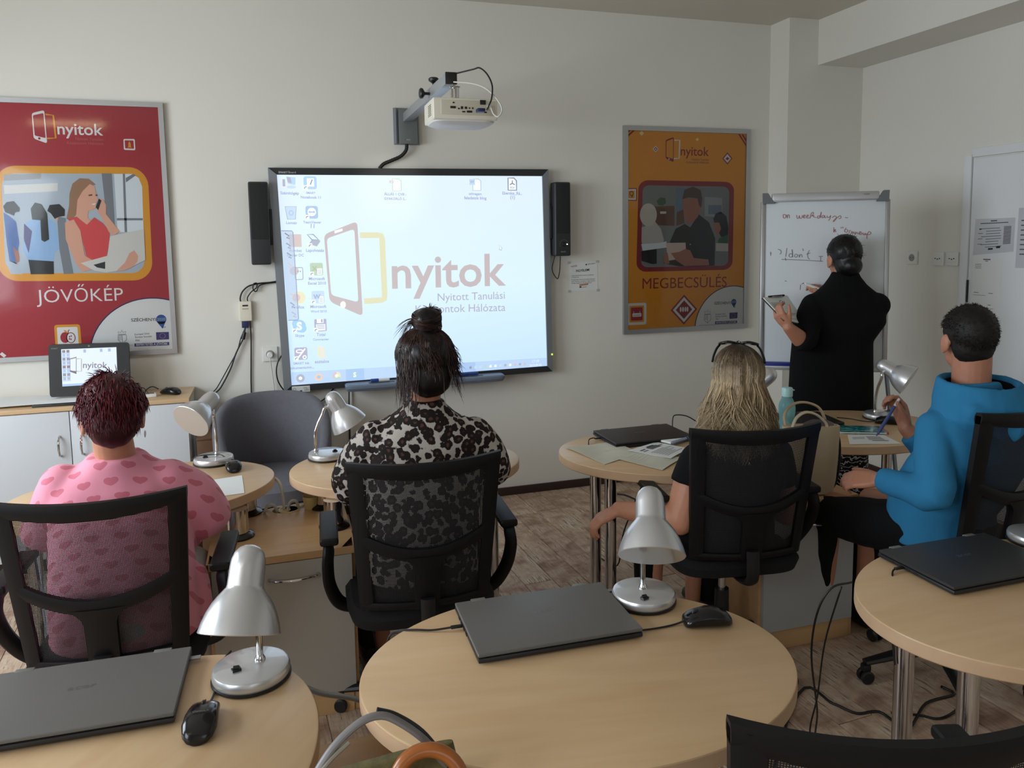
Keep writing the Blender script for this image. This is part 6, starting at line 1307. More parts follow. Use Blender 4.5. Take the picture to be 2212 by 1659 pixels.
b = MB(); fbox(b, um, v1+0.020, 0.002, u1-u0-0.10, 0.048, 0.026, mat('clamp_silver', (188, 190, 192), 0.35, 0.5), 0.010); fbox(b, um, v1+0.000, 0.012, u1-u0-0.12, 0.006, 0.008, ALU, 0.002); cl = b.build('paper_clamp', fc)
b = MB(); text(b, '· nobo', (u1-0.135, v1+0.024), (u1-0.10, v1+0.024), lambda p: FP(p[0], p[1], 0.0158), INK); b.raw('lettering', cl)
for sg, u in ((-1, u0), (1, u1)):
    b = MB(); q = [(u-sg*0.014+sg*0.012, v1+0.046), (u-sg*0.03, v1+0.046), (u-sg*0.065, v1-0.012), (u-sg*0.014+sg*0.010, v1-0.012)]
    b.prism(q, lambda p: FP(p[0], p[1], -0.012), lambda p: FP(p[0], p[1], 0.018), mat('corner_grey', (104, 108, 112), 0.5)); b.build('corner_cap', fc)
b = MB(); fbox(b, um, v0-0.006, 0.028, u1-u0-0.03, 0.006, 0.075, ALU, 0.002); fbox(b, um, v0+0.004, 0.064, u1-u0-0.03, 0.018, 0.004, ALU, 0.001); b.build('pen_tray', fc)
for uu, kk in ((u0+0.03, -0.02), (u1-0.03, -0.02)):
    p = FP(uu, v0+0.35, kk-0.012); q = FP(uu+(-0.05 if uu < um else 0.05), v0, kk); g = Vector((q.x+(n0.x*0.16), q.y+n0.y*0.16, 0.012))
    g = g+uf*(-0.06 if uu < um else 0.06)
    b = MB(); b.tube([p, g], 0.011, ALU_GREY, 12); le = b.build('leg', fc); b = MB(); b.lathe([(0.014, 0.0005), (0.014, 0.02), (0.011, 0.026)], BLACK_PL, 14, (g.x, g.y, 0)); b.build('leg_foot', le)
p = FP(um, v1-0.2, -0.04); g = Vector((p.x-n0.x*0.22, p.y-n0.y*0.22, 0.012)); b = MB(); b.tube([p, g], 0.011, ALU_GREY, 12); le = b.build('leg', fc); b = MB(); b.lathe([(0.014, 0.0005), (0.014, 0.02), (0.011, 0.026)], BLACK_PL, 14, (g.x, g.y, 0)); b.build('leg_foot', le)
RED_INK = mat('marker_red', (164, 104, 106), 0.7); GREY_INK = mat('marker_grey', (128, 130, 136), 0.7)
def wr(mb, L, m, w=0.0034):
    pts, _ = spline([Vector((*f2(p), 0)) for p in L], None, 4) if len(L) > 2 else ([Vector((*f2(p), 0)) for p in L], None)
    stroke(mb, [(p.x, p.y) for p in pts], w, lambda p: FP(p[0], p[1], 0.0004), m)
b = MB()
for L_ in ([(2.713,3.627,1.75),(2.712,3.626,1.735),(2.718,3.622,1.729),(2.724,3.619,1.738),(2.721,3.622,1.749),(2.714,3.626,1.749)], [(2.728,3.618,1.749),(2.73,3.615,1.729),(2.732,3.615,1.744),(2.738,3.611,1.747),(2.74,3.609,1.729)],
    [(2.772,3.591,1.746),(2.774,3.588,1.728),(2.781,3.584,1.73),(2.784,3.583,1.743),(2.786,3.581,1.728),(2.795,3.576,1.73),(2.797,3.575,1.744)], [(2.799,3.573,1.734),(2.809,3.568,1.738),(2.808,3.569,1.745),(2.802,3.572,1.741),(2.803,3.571,1.729),(2.813,3.565,1.73)], [(2.814,3.564,1.734),(2.823,3.559,1.738),(2.822,3.56,1.745),(2.817,3.563,1.741),(2.817,3.562,1.728),(2.829,3.555,1.729)],
    [(2.831,3.554,1.726),(2.836,3.552,1.75),(2.843,3.549,1.758),(2.847,3.546,1.754),(2.84,3.549,1.74),(2.837,3.551,1.738),(2.849,3.544,1.741),(2.846,3.545,1.734),(2.859,3.537,1.729)], [(2.874,3.529,1.738),(2.865,3.534,1.737),(2.864,3.534,1.727),(2.872,3.529,1.728),(2.878,3.527,1.746),(2.881,3.526,1.759),(2.877,3.526,1.728)], [(2.893,3.517,1.74),(2.885,3.522,1.738),(2.884,3.522,1.728),(2.892,3.517,1.731),(2.896,3.516,1.74),(2.896,3.514,1.728),(2.903,3.511,1.73)],
    [(2.906,3.51,1.739),(2.908,3.508,1.729),(2.917,3.503,1.731),(2.921,3.5,1.74),(2.919,3.501,1.724),(2.911,3.505,1.711)], [(2.928,3.496,1.727),(2.938,3.49,1.736),(2.946,3.485,1.731),(2.943,3.486,1.717),(2.933,3.491,1.705),(2.935,3.49,1.714),(2.952,3.481,1.729),(2.962,3.475,1.737),(2.967,3.472,1.729),(2.961,3.475,1.721),(2.956,3.478,1.722)], [(2.983,3.462,1.726),(2.997,3.454,1.725)],
    [(2.934,3.488,1.675),(2.934,3.486,1.648),(2.939,3.484,1.66),(2.943,3.481,1.649)], [(2.933,3.487,1.659),(2.943,3.482,1.664)], [(2.966,3.469,1.676),(2.967,3.468,1.669)], [(2.973,3.465,1.677),(2.974,3.464,1.669)], [(2.988,3.455,1.672),(2.98,3.459,1.654),(2.99,3.453,1.647),(2.994,3.45,1.658),(2.987,3.455,1.662)],
    [(3,3.446,1.642),(3.001,3.446,1.655),(3.008,3.442,1.657)], [(3.01,3.441,1.653),(3.011,3.439,1.639),(3.017,3.437,1.65),(3.022,3.433,1.638)], [(3.025,3.431,1.65),(3.027,3.429,1.635),(3.033,3.427,1.647),(3.039,3.422,1.635)], [(3.042,3.421,1.637),(3.052,3.415,1.645),(3.047,3.418,1.65),(3.043,3.42,1.64),(3.049,3.416,1.633),(3.058,3.411,1.643)],
    [(3.064,3.408,1.641),(3.059,3.41,1.636),(3.066,3.406,1.631),(3.07,3.404,1.641),(3.072,3.402,1.631)], [(3.077,3.4,1.638),(3.075,3.398,1.611)], [(3.077,3.399,1.634),(3.086,3.395,1.649),(3.094,3.389,1.641),(3.086,3.394,1.633),(3.077,3.399,1.634)]): wr(b, L_, RED_INK)
for L_ in ([(2.652,3.649,1.547),(2.652,3.647,1.524)], [(2.649,3.65,1.536),(2.656,3.646,1.538)], [(2.685,3.63,1.559),(2.696,3.623,1.555),(2.699,3.62,1.541),(2.693,3.623,1.531)], [(2.726,3.606,1.566),(2.719,3.607,1.518)], [(2.75,3.589,1.53),(2.739,3.596,1.535),(2.734,3.598,1.521),(2.745,3.591,1.515),(2.75,3.589,1.532),(2.748,3.592,1.558),(2.751,3.587,1.515)],
    [(2.762,3.582,1.532),(2.759,3.583,1.519),(2.767,3.578,1.515),(2.772,3.575,1.526),(2.765,3.58,1.533)], [(2.778,3.572,1.53),(2.78,3.57,1.514),(2.784,3.568,1.528),(2.79,3.564,1.528),(2.792,3.562,1.514)], [(2.796,3.563,1.562),(2.798,3.561,1.549)], [(2.826,3.545,1.553),(2.817,3.548,1.534),(2.819,3.546,1.51),(2.826,3.541,1.504)], [(2.812,3.552,1.53),(2.829,3.542,1.538)],
    [(2.7,3.617,1.504),(2.747,3.588,1.502),(2.884,3.506,1.492)], [(2.874,3.513,1.516),(2.873,3.512,1.49)], [(2.783,3.558,1.365),(2.78,3.557,1.336)], [(2.788,3.554,1.368),(2.796,3.55,1.372),(2.802,3.546,1.364)], [(2.866,3.518,1.518),(2.884,3.507,1.519)], [(2.717,3.608,1.512),(2.72,3.605,1.497)], [(2.713,3.601,1.384),(2.721,3.596,1.384)]): wr(b, L_, GREY_INK)
b.raw('lettering', fc)
e0, e1 = f2((2.609,3.631,0.9262)), f2((2.725,3.562,0.9294)); t = thing('eraser', 'long blue board eraser on the flip chart tray', 'eraser', tuple(FP((e0[0]+e1[0])/2, v0-0.001, 0.034)), atan2(uf.y, uf.x))
b = MB(); b.box((0, 0, 0.017), (0.14, 0.05, 0.030), mat('eraser_blue', (28, 42, 130), 0.5), 0.006); b.build('body', t); b = MB(); b.box((0, 0, 0.0005), (0.135, 0.046, 0.004), mat('eraser_felt', (70, 60, 60)), 0.001); b.build('felt', t)

# ---- loose cables, power strip and floor clutter
cable('cable', 'black lead lying across the floor from the front middle table to the chrome legs', [(1.15, 1.62, 0.004), (1.738,2.179,0.005), (1.812,2.09,0.005), (1.849,2.019,0.005), (1.929,2,0.005), (1.95, 1.90, 0.005), (2.115,1.987,0.005), (2.251,1.998,0.005), (2.25, 2.05, 0.005)], 0.0045, CABLE)
cable('cable', 'second black lead looping on the floor behind the chrome legs', [(1.962,1.983,0.005), (2.041,1.943,0.005), (2.092,1.906,0.005), (2.198,1.93,0.005), (2.377,2.015,0.005), (2.35, 2.1, 0.005)], 0.004, CABLE)
cable('cable', 'black power lead hanging from the front right table down to the floor', [(1.40, 1.56, 0.742), (1.335, 1.56, 0.735), (1.31, 1.58, 0.66), (1.33, 1.62, 0.52), (1.42, 1.70, 0.30), (1.50, 1.80, 0.14), (1.56, 1.84, 0.03), (1.62, 1.86, 0.006)], 0.0028, CABLE)
cable('cable', 'thin black lead hanging beside the power lead under the front right table', [(1.42, 1.62, 0.70), (1.44, 1.70, 0.5), (1.47, 1.76, 0.3), (1.48, 1.80, 0.15), (1.56, 1.83, 0.03), (1.64, 1.85, 0.006)], 0.0024, CABLE)
cable('cable', 'black lead running down beside the low cabinet at the leopard print chair', [(0.22, 3.02, 0.70), (0.262, 2.96, 0.60), (0.268, 2.85, 0.5), (0.275, 2.76, 0.43), (0.29, 2.70, 0.30), (0.33, 2.68, 0.03)], 0.0036, CABLE)
cable('cable', 'second black lead crossing beside the low cabinet edge', [(0.24, 3.08, 0.66), (0.266, 2.95, 0.52), (0.275, 2.80, 0.47), (0.262, 2.70, 0.42), (0.265, 2.74, 0.36)], 0.003, CABLE)
cable('cable', 'black lead curving on the floor under the laptop table by the wall', [(2.058,4.366,0.005), (2.098,4.323,0.005), (2.122,4.221,0.005), (2.143,4.107,0.005), (2.217,4.011,0.005)], 0.0045, CABLE)
cable('cable', 'black lead dropping behind the laptop table to the floor', [(1.70, 3.25, 0.70), (1.68, 3.28, 0.45), (1.60, 3.32, 0.2), (1.58, 3.35, 0.02), (1.55, 3.5, 0.005)], 0.0035, CABLE)
cable('cable', 'grey lead spanning between the front left and front middle tables', [(0.0159,1.698,0.66), (0.0639,1.675,0.64), (0.1318,1.648,0.63), (0.1699,1.63,0.62)], 0.006, CABLE_G)
t = thing('power_strip', 'white power strip with black plugs and a red switch under the pink sleeve', 'power strip', (-0.34, 3.24, 0.0), 0.5)
b = MB(); b.box((0, 0, 0.022), (0.30, 0.055, 0.042), WHITE_PL, 0.006); b.build('casing', t)
b = MB(); b.box((0.125, -0.002, 0.046), (0.024, 0.016, 0.008), mat('switch_red', (226, 60, 40), 0.4, emit=0.5), 0.002); b.build('switch', t)
for i in range(3):
    t2 = thing('power_plug', ('black plug at the left end of the power strip', 'black plug in the middle of the power strip', 'black plug beside the red switch of the power strip')[i], 'plug', (-0.34+(-0.09+i*0.065)*cos(0.5), 3.24+(-0.09+i*0.065)*sin(0.5), 0.0432), 0.5)
    b = MB(); b.lathe([(0.018, 0.0), (0.020, 0.012), (0.014, 0.036), (0.008, 0.04), (0, 0.04)], BLACK_PL, 18); b.build('body', t2)
    b = MB(); b.tube([(0, -0.008, 0.03), (0, -0.05, 0.035), (0.01, -0.09, 0.012), (0.03+i*0.02, -0.13, -0.037), (0.05+i*0.04, -0.19+i*0.03, -0.038)], 0.004, CABLE, 8, smooth=5); b.build('cord', t2)
t = thing('computer_tower', 'white upright computer case on the floor behind the pink shirt', 'computer', (-0.53, 3.10, 0.0005), 0.1)
b = MB(); b.box((0, 0, 0.19), (0.16, 0.36, 0.37), WHITE_LAM, 0.005); b.build('case', t)
b = MB(); b.box((0, -0.182, 0.19), (0.15, 0.012, 0.36), mat('tower_front', (190, 192, 194), 0.4), 0.004); b.build('front_panel', t)
cable('cable', 'pale grey lead sagging in front of the power strip', [(-0.42, 3.10, 0.25), (-0.34, 3.02, 0.14), (-0.28, 2.96, 0.08), (-0.25, 2.93, 0.05), (-0.26, 2.90, 0.01)], 0.005, CABLE_W)

# ================================================================== PEOPLE
class Body:
    """collects a figure's shapes in world space, relative to an Empty on the floor"""
    def __init__(s, label, loc):
        s.t = thing('person', label, 'person', (loc[0], loc[1], 0)); s.o = Vector((loc[0], loc[1], 0))
    def L(s, p): return Vector(p)-s.o
    def put(s, mb, name, voxel, it=4, disp=None, parent=None):
        mb.v = [tuple(Vector(v)-s.o) for v in mb.v]
        return link(name, remesh(mb, voxel, it, 0.5, None, disp), parent or s.t)
    def plain(s, mb, name, parent=None, sharp=40):
        mb.v = [tuple(Vector(v)-s.o) for v in mb.v]; return mb.build(name, parent or s.t, sharp)
def Rhead(yaw, pitch=0.0, roll=0.0):
    return Matrix.Rotation(yaw, 3, 'Z') @ Matrix.Rotation(-pitch, 3, 'X') @ Matrix.Rotation(roll, 3, 'Y')
def head(mb, c, R, m, s=1.0, male=False):
    """skull, face, jaw, nose, lips, ears; +y of R is where the face looks"""
    c = Vector(c); P = lambda *a: c + R @ (Vector(a)*s)
    mb.ell(P(0, -0.012, 0.034), (0.074*s, 0.092*s, 0.082*s), m, R); mb.ell(P(0, 0.028, -0.004), (0.064*s, 0.066*s, 0.088*s), m, R)
    mb.ell(P(0, 0.034, -0.062), ((0.052 if male else 0.047)*s, 0.052*s, 0.046*s), m, R); mb.ell(P(0, 0.066, -0.098), (0.022*s, 0.018*s, 0.016*s), m, R)
    mb.capsule([P(0, 0.088, 0.018), P(0, 0.103, -0.008), P(0, 0.108, -0.024)], [0.007*s, 0.009*s, 0.012*s], m, 10)
    for sx in (-1, 1):
        mb.ell(P(sx*0.011, 0.099, -0.028), (0.009*s, 0.009*s, 0.008*s), m, R, 10, 8); mb.ell(P(sx*0.036, 0.066, -0.022), (0.022*s, 0.02*s, 0.022*s), m, R, 12, 8)
        mb.capsule([P(sx*0.012, 0.092, 0.032), P(sx*0.034, 0.084, 0.036), P(sx*0.052, 0.066, 0.030)], [0.007*s]*3, m, 8)
        E = R @ Matrix.Rotation(sx*-0.35, 3, 'Z'); mb.ell(P(sx*0.078, -0.012, -0.008), (0.009*s, 0.020*s, 0.032*s), m, E, 14, 10); mb.ell(P(sx*0.078, -0.002, -0.034), (0.008*s, 0.010*s, 0.012*s), m, E, 10, 8)
    mb.capsule([P(-0.020, 0.086, -0.058), P(0, 0.093, -0.056), P(0.020, 0.086, -0.058)], [0.005*s, 0.007*s, 0.005*s], m, 8); mb.capsule([P(-0.016, 0.084, -0.068), P(0, 0.090, -0.069), P(0.016, 0.084, -0.068)], [0.005*s, 0.007*s, 0.005*s], m, 8)
def garment(mb, pel, sL, sR, nb, w, m, hp=(0.195, 0.14), hw=(0.19, 0.13), hc_=(0.20, 0.125), drop=0.03, back=0.0, col=0.064, colz=0.02, p=2.25):
    """upper garment: hips, waist, chest, sloping shoulders, collar; sL and sR are the arm joints"""
    sm = (Vector(sL)+Vector(sR))/2; pel = Vector(pel); nb = Vector(nb); q = Vector((0, -back, 0))
    torso(mb, [(pel+Vector((0, 0, -drop)), w, hp[0], hp[1]), (pel+q*0.5+Vector((0, 0, 0.09)), w, hp[0]*0.99, hp[1]), (pel.lerp(sm, 0.55)+q, w, hw[0], hw[1]), (sm+q+Vector((0, 0, -0.085)), w, hc_[0], hc_[1]),
        (sm+q*0.6+Vector((0, 0, 0.005)), w, hc_[0]*0.97, hc_[1]*0.86), (sm.lerp(nb, 0.40)+q*0.3, w, hc_[0]*0.80, hc_[1]*0.74), (sm.lerp(nb, 0.72), w, hc_[0]*0.52, hc_[1]*0.64), (nb, w, col*1.12, col*1.08), (nb+Vector((0, 0, colz)), w, col, col)], m, p)
EYE = mat('eye_white', (210, 206, 200), 0.2); IRIS = mat('iris_brown', (60, 42, 30), 0.2); LIPS = mat('lips', (150, 82, 76), 0.5)
def face_parts(B, c, R, s=1.0):
    c = Vector(c); P = lambda *a: c + R @ (Vector(a)*s)
    for sx in (-1, 1):
        b = MB(); b.ell(P(sx*0.030, 0.0745, 0.012), (0.0115*s,)*3, EYE, R, 14, 10); e = B.plain(b, 'eye')
        b = MB(); b.ell(P(sx*0.030, 0.0845, 0.012), (0.0055*s, 0.0025*s, 0.0055*s), IRIS, R, 12, 8); B.plain(b, 'iris', e)
    b = MB(); b.capsule([P(-0.019, 0.0885, -0.062), P(0, 0.0965, -0.062), P(0.019, 0.0885, -0.062)], [0.003, 0.0045, 0.003], LIPS, 8); B.plain(b, 'lips')
def torso(mb, rings, m, p=2.3):
    """rings: (centre, width direction, half width, half depth)"""
    out = []
    for i, (c, w, hw, hd) in enumerate(rings):
        a = Vector(rings[max(i-1, 0)][0]); b = Vector(rings[min(i+1, len(rings)-1)][0]); t = (b-a).normalized(); w = Vector(w).normalized()
        d = t.cross(w).normalized(); out.append((c, w*hw, d*hd))
    mb.loft(out, m, 32, p)
def hand(mb, W, f, n, m, side=1, curl=(0.35, 0.4, 0.45, 0.5), thumb=(0.75, 0.5, 0.3), s=1.0, spread=0.0):
    """palm with four unequal fingers and a thumb from its side; f finger direction, n palm normal, side +1 right / -1 left"""
    W = Vector(W); f = Vector(f).normalized(); n = Vector(n); n = (n-f*n.dot(f)).normalized(); t = f.cross(n)*side
    for k, o in enumerate((0.026, 0.009, -0.009, -0.025)):
        K = W+f*(0.088-0.004*abs(k-1))*s+t*o*s
        mb.capsule([W+f*0.012*s+t*o*0.55*s, W+f*0.05*s+t*o*0.85*s, K], [0.015*s, 0.0145*s, 0.0115*s], m, 10)
        ln = (0.95, 1.06, 1.0, 0.78)[k]; a = curl[k]; d = (f*cos(a*0.7)+n*sin(a*0.7)+t*(o/0.026)*spread).normalized(); p = K; pts = [p]; ang = a*0.7
        for L_, ad in ((0.042, 0.0), (0.026, a*1.2), (0.021, a*0.9)):
            ang += ad; d = (f*cos(ang)+n*sin(ang)+t*(o/0.026)*spread).normalized(); p = p+d*L_*ln*s; pts.append(p)
        mb.capsule(pts, [0.0098*s, 0.0090*s, 0.0082*s, 0.0070*s], m, 10)
    T0 = W+f*0.022*s+t*0.020*s; d = (t*thumb[0]+f*thumb[1]+n*thumb[2]).normalized(); d2 = (d+f*0.35+n*0.15).normalized(); d3 = (d2+f*0.2).normalized()
    mb.capsule([W+f*0.012*s+t*0.006*s, T0, T0+d*0.036*s, T0+d*0.036*s+d2*0.032*s, T0+d*0.036*s+d2*0.032*s+d3*0.024*s], [0.015*s, 0.0145*s, 0.0115*s, 0.0100*s, 0.0080*s], m, 10)
def arm(mb, S, E, W, m, r=(0.052, 0.043, 0.040, 0.027)):
    S, E, W = Vector(S), Vector(E), Vector(W)
    mb.capsule([S, S.lerp(E, 0.4), E], [r[0], r[0]*0.95, r[1]], m, 16); mb.capsule([E, E.lerp(W, 0.3), W], [r[1]*0.97, r[2], r[3]], m, 16)
def sleeve(mb, pts, rs, m, flat=None):
    mb.tube(pts, rs, m, 18, True, smooth=3, flat=flat)
    p = Vector(pts[0]); mb.ell(p, (rs[0],)*3, m)
def strands(B, name, paths, m, r=0.0022, sides=3, taper=0.35):
    """fine locks as thin tapering prisms, one object"""
    vs = []; fs = []; tips = []
    for P in paths:
        P = np.asarray(P, float); N = len(P); k0 = len(vs); T = np.gradient(P, axis=0); T /= (np.linalg.norm(T, axis=1)[:, None]+1e-9)
        ref = np.array([0.3, 0.5, 0.81]); A_ = np.cross(T, ref); A_ /= (np.linalg.norm(A_, axis=1)[:, None]+1e-9); B_ = np.cross(T, A_)
        for i in range(N):
            t = i/(N-1); rr = r*(1-(1-taper)*t) if t < 0.85 else r*taper*(1-(t-0.85)/0.15*0.8)
            for j in range(sides):
                w = 2*pi*j/sides; q = P[i]+(A_[i]*cos(w)+B_[i]*sin(w))*rr; vs.append((q[0]-B.o.x, q[1]-B.o.y, q[2])); tips.append(t)
        for i in range(N-1):
            for j in range(sides):
                j2 = (j+1) % sides; fs.append((k0+i*sides+j, k0+i*sides+j2, k0+(i+1)*sides+j2, k0+(i+1)*sides+j))
    me = bpy.data.meshes.new(name); me.from_pydata(vs, [], fs); me.materials.append(m); me.polygons.foreach_set('use_smooth', [True]*len(fs))
    at_ = me.attributes.new('along', 'FLOAT', 'POINT'); at_.data.foreach_set('value', tips); me.update()
    o = link(name, me, B.t); o['kind'] = 'stuff'; return o
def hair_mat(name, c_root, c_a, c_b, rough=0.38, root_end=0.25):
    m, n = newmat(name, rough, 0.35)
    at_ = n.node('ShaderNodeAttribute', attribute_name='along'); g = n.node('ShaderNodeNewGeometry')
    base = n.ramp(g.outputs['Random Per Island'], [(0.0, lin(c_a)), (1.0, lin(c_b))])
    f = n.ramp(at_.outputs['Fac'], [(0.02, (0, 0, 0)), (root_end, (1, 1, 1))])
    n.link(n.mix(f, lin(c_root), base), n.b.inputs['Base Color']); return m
def scalp(c, R, az, el, rad):
    """point on an ellipsoid scalp: azimuth from the back of the head, elevation"""
    d = Vector((sin(az)*cos(el)*rad[0], -cos(az)*cos(el)*rad[1], sin(el)*rad[2])); return Vector(c)+R @ (Vector((0, -0.012, 0.034))+d)
def cloth(name, rgb, rough=0.85, bump=0.3, scale=420, amt=0.0):
    return mat(name, rgb, rough, spec=0.2, bump=bump, bump_scale=scale, noise_amt=amt, noise_scale=18)
def legs(B, pel, wdir, fdir, m, seat_z=0.54, thigh=0.42, r=(0.085, 0.062, 0.045), spread=0.10, name='trousers', shoe=BLACK_PL, kz=0.52, disp=(0.004, 9, (1, 1, 1)), foot=0.10):
    w = Vector(wdir).normalized(); f = Vector(fdir).normalized(); pel = Vector(pel); b = MB()
    b.ell(pel+Vector((0, 0, 0.015)), (0.185, 0.15, 0.10), m, Matrix((w, f, Vector((0, 0, 1)))).transposed())
    for sg in (-1, 1):
        h = pel+w*sg*0.095; k = h+f*thigh+w*sg*(spread-0.095); k.z = kz; a = k+f*foot*0.3; a.z = 0.11
        b.capsule([h, h.lerp(k, 0.5), k], [r[0]*1.05, r[0], r[1]*1.08], m, 16); b.capsule([k, k.lerp(a, 0.35), a], [r[1]*1.05, r[1]*1.02, r[2]*1.15], m, 16)
        s = MB(); q = a+Vector((0, 0, -0.075))
        s.loft([(q-f*0.055+Vector((0, 0, 0.02)), w*0.026, Vector((0, 0, 0.034))), (q-f*0.02+Vector((0, 0, 0.015)), w*0.036, Vector((0, 0, 0.049))), (q+f*0.08+Vector((0, 0, 0.005)), w*0.042, Vector((0, 0, 0.036))), (q+f*0.16-Vector((0, 0, 0.005)), w*0.040, Vector((0, 0, 0.026))), (q+f*0.195-Vector((0, 0, 0.01)), w*0.022, Vector((0, 0, 0.018)))], shoe, 20)
        B.plain(s, 'shoe')
    return B.put(b, name, 0.010, 3, disp)

# ------------------------------------------------------------------ woman in the pink shirt
B = Body('person seen from behind with short dark red hair and a pink heart pattern shirt', (-0.44, 2.385))
hc = Vector((-0.465,2.503,1.127)); R = Rhead(0.17, 0.34); nb = Vector((-0.465,2.511,1.006)); sL = Vector((-0.6149,2.539,0.9201)); sR = Vector((-0.3229,2.52,0.9105)); sm = (sL+sR)/2; w = (sR-sL).normalized()
pel = Vector((-0.44, 2.385, 0.56)); eL, eR = Vector((-0.7062,2.674,0.7415)), Vector((-0.2288,2.569,0.7664)); wL, wR = Vector((-0.63, 2.76, 0.775)), Vector((-0.33, 2.80, 0.775))
b = MB(); S = SKIN_B
head(b, hc, R, S); b.capsule([nb+Vector((0, -0.01, -0.05)), nb, hc+Vector((0, -0.025, -0.05))], [0.066, 0.056, 0.054], S, 18)
torso(b, [(pel, w, 0.14, 0.11), ((pel+sm)/2, w, 0.13, 0.10), (sm+Vector((0, 0.005, 0.0)), w, 0.14, 0.07), (nb+Vector((0, 0, -0.02)), w, 0.06, 0.055)], S)
arm(b, sL, eL, wL, S); arm(b, sR, eR, wR, S)
hand(b, wL, (0.25, 1, -0.05), (0, 0, -1), S, -1, (0.15, 0.18, 0.2, 0.22), (0.7, 0.6, 0.0)); hand(b, wR, (-0.35, 1, -0.02), (0.25, 0, -1), S, 1, (0.5, 0.55, 0.6, 0.65))
for sg in (-1, 1):
    h = pel+w*sg*0.09; k = h+Vector((0, 0.40, -0.03)); b.capsule([h, k], [0.06, 0.045], S); b.capsule([k, Vector((k.x, k.y+0.02, 0.1))], [0.044, 0.032], S)
B.put(b, 'body', 0.0055, 3); face_parts(B, hc, R)
PINK, _n = newmat('pink_heart_shirt', 0.8, 0.2)
tc = _n.node('ShaderNodeTexCoord'); s_ = _n.node('ShaderNodeSeparateXYZ'); _n.link(tc.outputs['Object'], s_.inputs[0])
wob = _n.noise(tc.outputs['Object'], 7, 2)
u_ = _n.m('DIVIDE', _n.m('ADD', s_.outputs[0], _n.m('MULTIPLY', wob, 0.03)), 0.074); v_ = _n.m('DIVIDE', _n.m('ADD', s_.outputs[2], _n.m('MULTIPLY', s_.outputs[1], 0.9)), 0.054)
row = _n.m('FLOOR', v_); u2 = _n.m('ADD', u_, _n.m('MULTIPLY', row, 0.37))
hx = _n.m('MULTIPLY', _n.m('SUBTRACT', _n.m('FRACT', u2), 0.5), 4.4); hy = _n.m('MULTIPLY', _n.m('SUBTRACT', _n.m('FRACT', v_), 0.42), 4.2)
q_ = _n.m('SUBTRACT', _n.m('ADD', _n.m('MULTIPLY', hx, hx), _n.m('MULTIPLY', hy, hy)), 1.0)
ht = _n.m('SUBTRACT', _n.m('POWER', q_, 3.0), _n.m('MULTIPLY', _n.m('MULTIPLY', hx, hx), _n.m('POWER', hy, 3.0)))
inside = _n.m('LESS_THAN', ht, 0.0)
_n.link(_n.mix(inside, lin((232, 150, 170)), lin((206, 112, 130))), _n.b.inputs['Base Color']); _n.bump(_n.noise(tc.outputs['Object'], 500, 2), 0.2, 0.001)
_n.b.inputs['Sheen Weight'].default_value = 0.2
b = MB(); P_ = PINK
garment(b, pel, sL, sR, nb, w, P_, (0.20, 0.145), (0.20, 0.14), (0.195, 0.125), 0.05, 0.0, 0.070, 0.006)
sleeve(b, [sL, sL.lerp(eL, 0.5), sL.lerp(eL, 1.02)], [0.068, 0.072, 0.072], P_); sleeve(b, [sR, sR.lerp(eR, 0.5)+Vector((0.01, 0, 0.012)), sR.lerp(eR, 0.98), eR+Vector((0.012, 0.01, -0.03))], [0.070, 0.080, 0.082, 0.070], P_)
b.capsule([eR+Vector((-0.03, 0, -0.04)), eR+Vector((-0.035, 0.0, -0.075))], [0.042, 0.02], P_)
for dx, dz in ((0.185, -0.06), (0.195, -0.09)): b.capsule([pel+w*dx+Vector((0, 0.03, 0.10)), pel+w*(dx+0.02)+Vector((0, 0.04, dz))], [0.03, 0.02], P_)
B.put(b, 'shirt', 0.0075, 9, (0.0055, 8, (1.0, 1.0, 0.55)))
legs(B, pel, w, (0, 1, 0), cloth('trousers_pale', (176, 176, 178)), spread=0.13, r=(0.10, 0.072, 0.055))
RH = hair_mat('hair_burgundy', (52, 12, 18), (66, 14, 22), (112, 28, 38), 0.42)
b = MB(); b.ell(hc+R @ Vector((0, -0.016, 0.036)), (0.086, 0.102, 0.094), RH, R, 28, 18); b.ell(hc+R @ Vector((0, -0.048, -0.015)), (0.074, 0.062, 0.082), RH, R, 24, 16); B.put(b, 'hair', 0.008, 2, (0.004, 40, (1, 1, 0.4)))
paths = []; rg = np.random.default_rng(3)
for i in range(2600):
    az = rg.uniform(-2.3, 2.3); el = rg.uniform(-0.75, 1.5) if abs(az) < 1.2 else rg.uniform(0.05, 1.5)
    p = scalp(hc, R, az, el, (0.088, 0.103, 0.094)); c_ = hc+R @ Vector((0, -0.012, 0.034)); nrm = (p-c_).normalized()
    crown = max(0, el-0.5); down = (R @ Vector((0, -0.3, -1))); dr = (down*(1.0-0.35*crown)+nrm*(0.10+0.34*crown)+Vector(rg.normal(0, 0.20, 3))+Vector((-0.25*crown, 0, 0))).normalized(); ln = rg.uniform(0.026, 0.045)
    paths.append([p-nrm*0.004, p+(dr+nrm*0.3)*ln*0.4, p+dr*ln*0.75+nrm*0.002, p+dr*ln+Vector((0, 0, -0.004*(1-crown)))])
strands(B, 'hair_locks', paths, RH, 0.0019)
for sx in (-1, 1):
    b = MB(); p = hc+R @ Vector((sx*0.082, -0.004, -0.052)); b.tube([p+Vector((0.002*sx, 0.010*cos(a), 0.010*sin(a)-0.008)) for a in [2*pi*k/18 for k in range(19)]], 0.0012, CHROME, 8, caps=False); B.plain(b, 'earring')

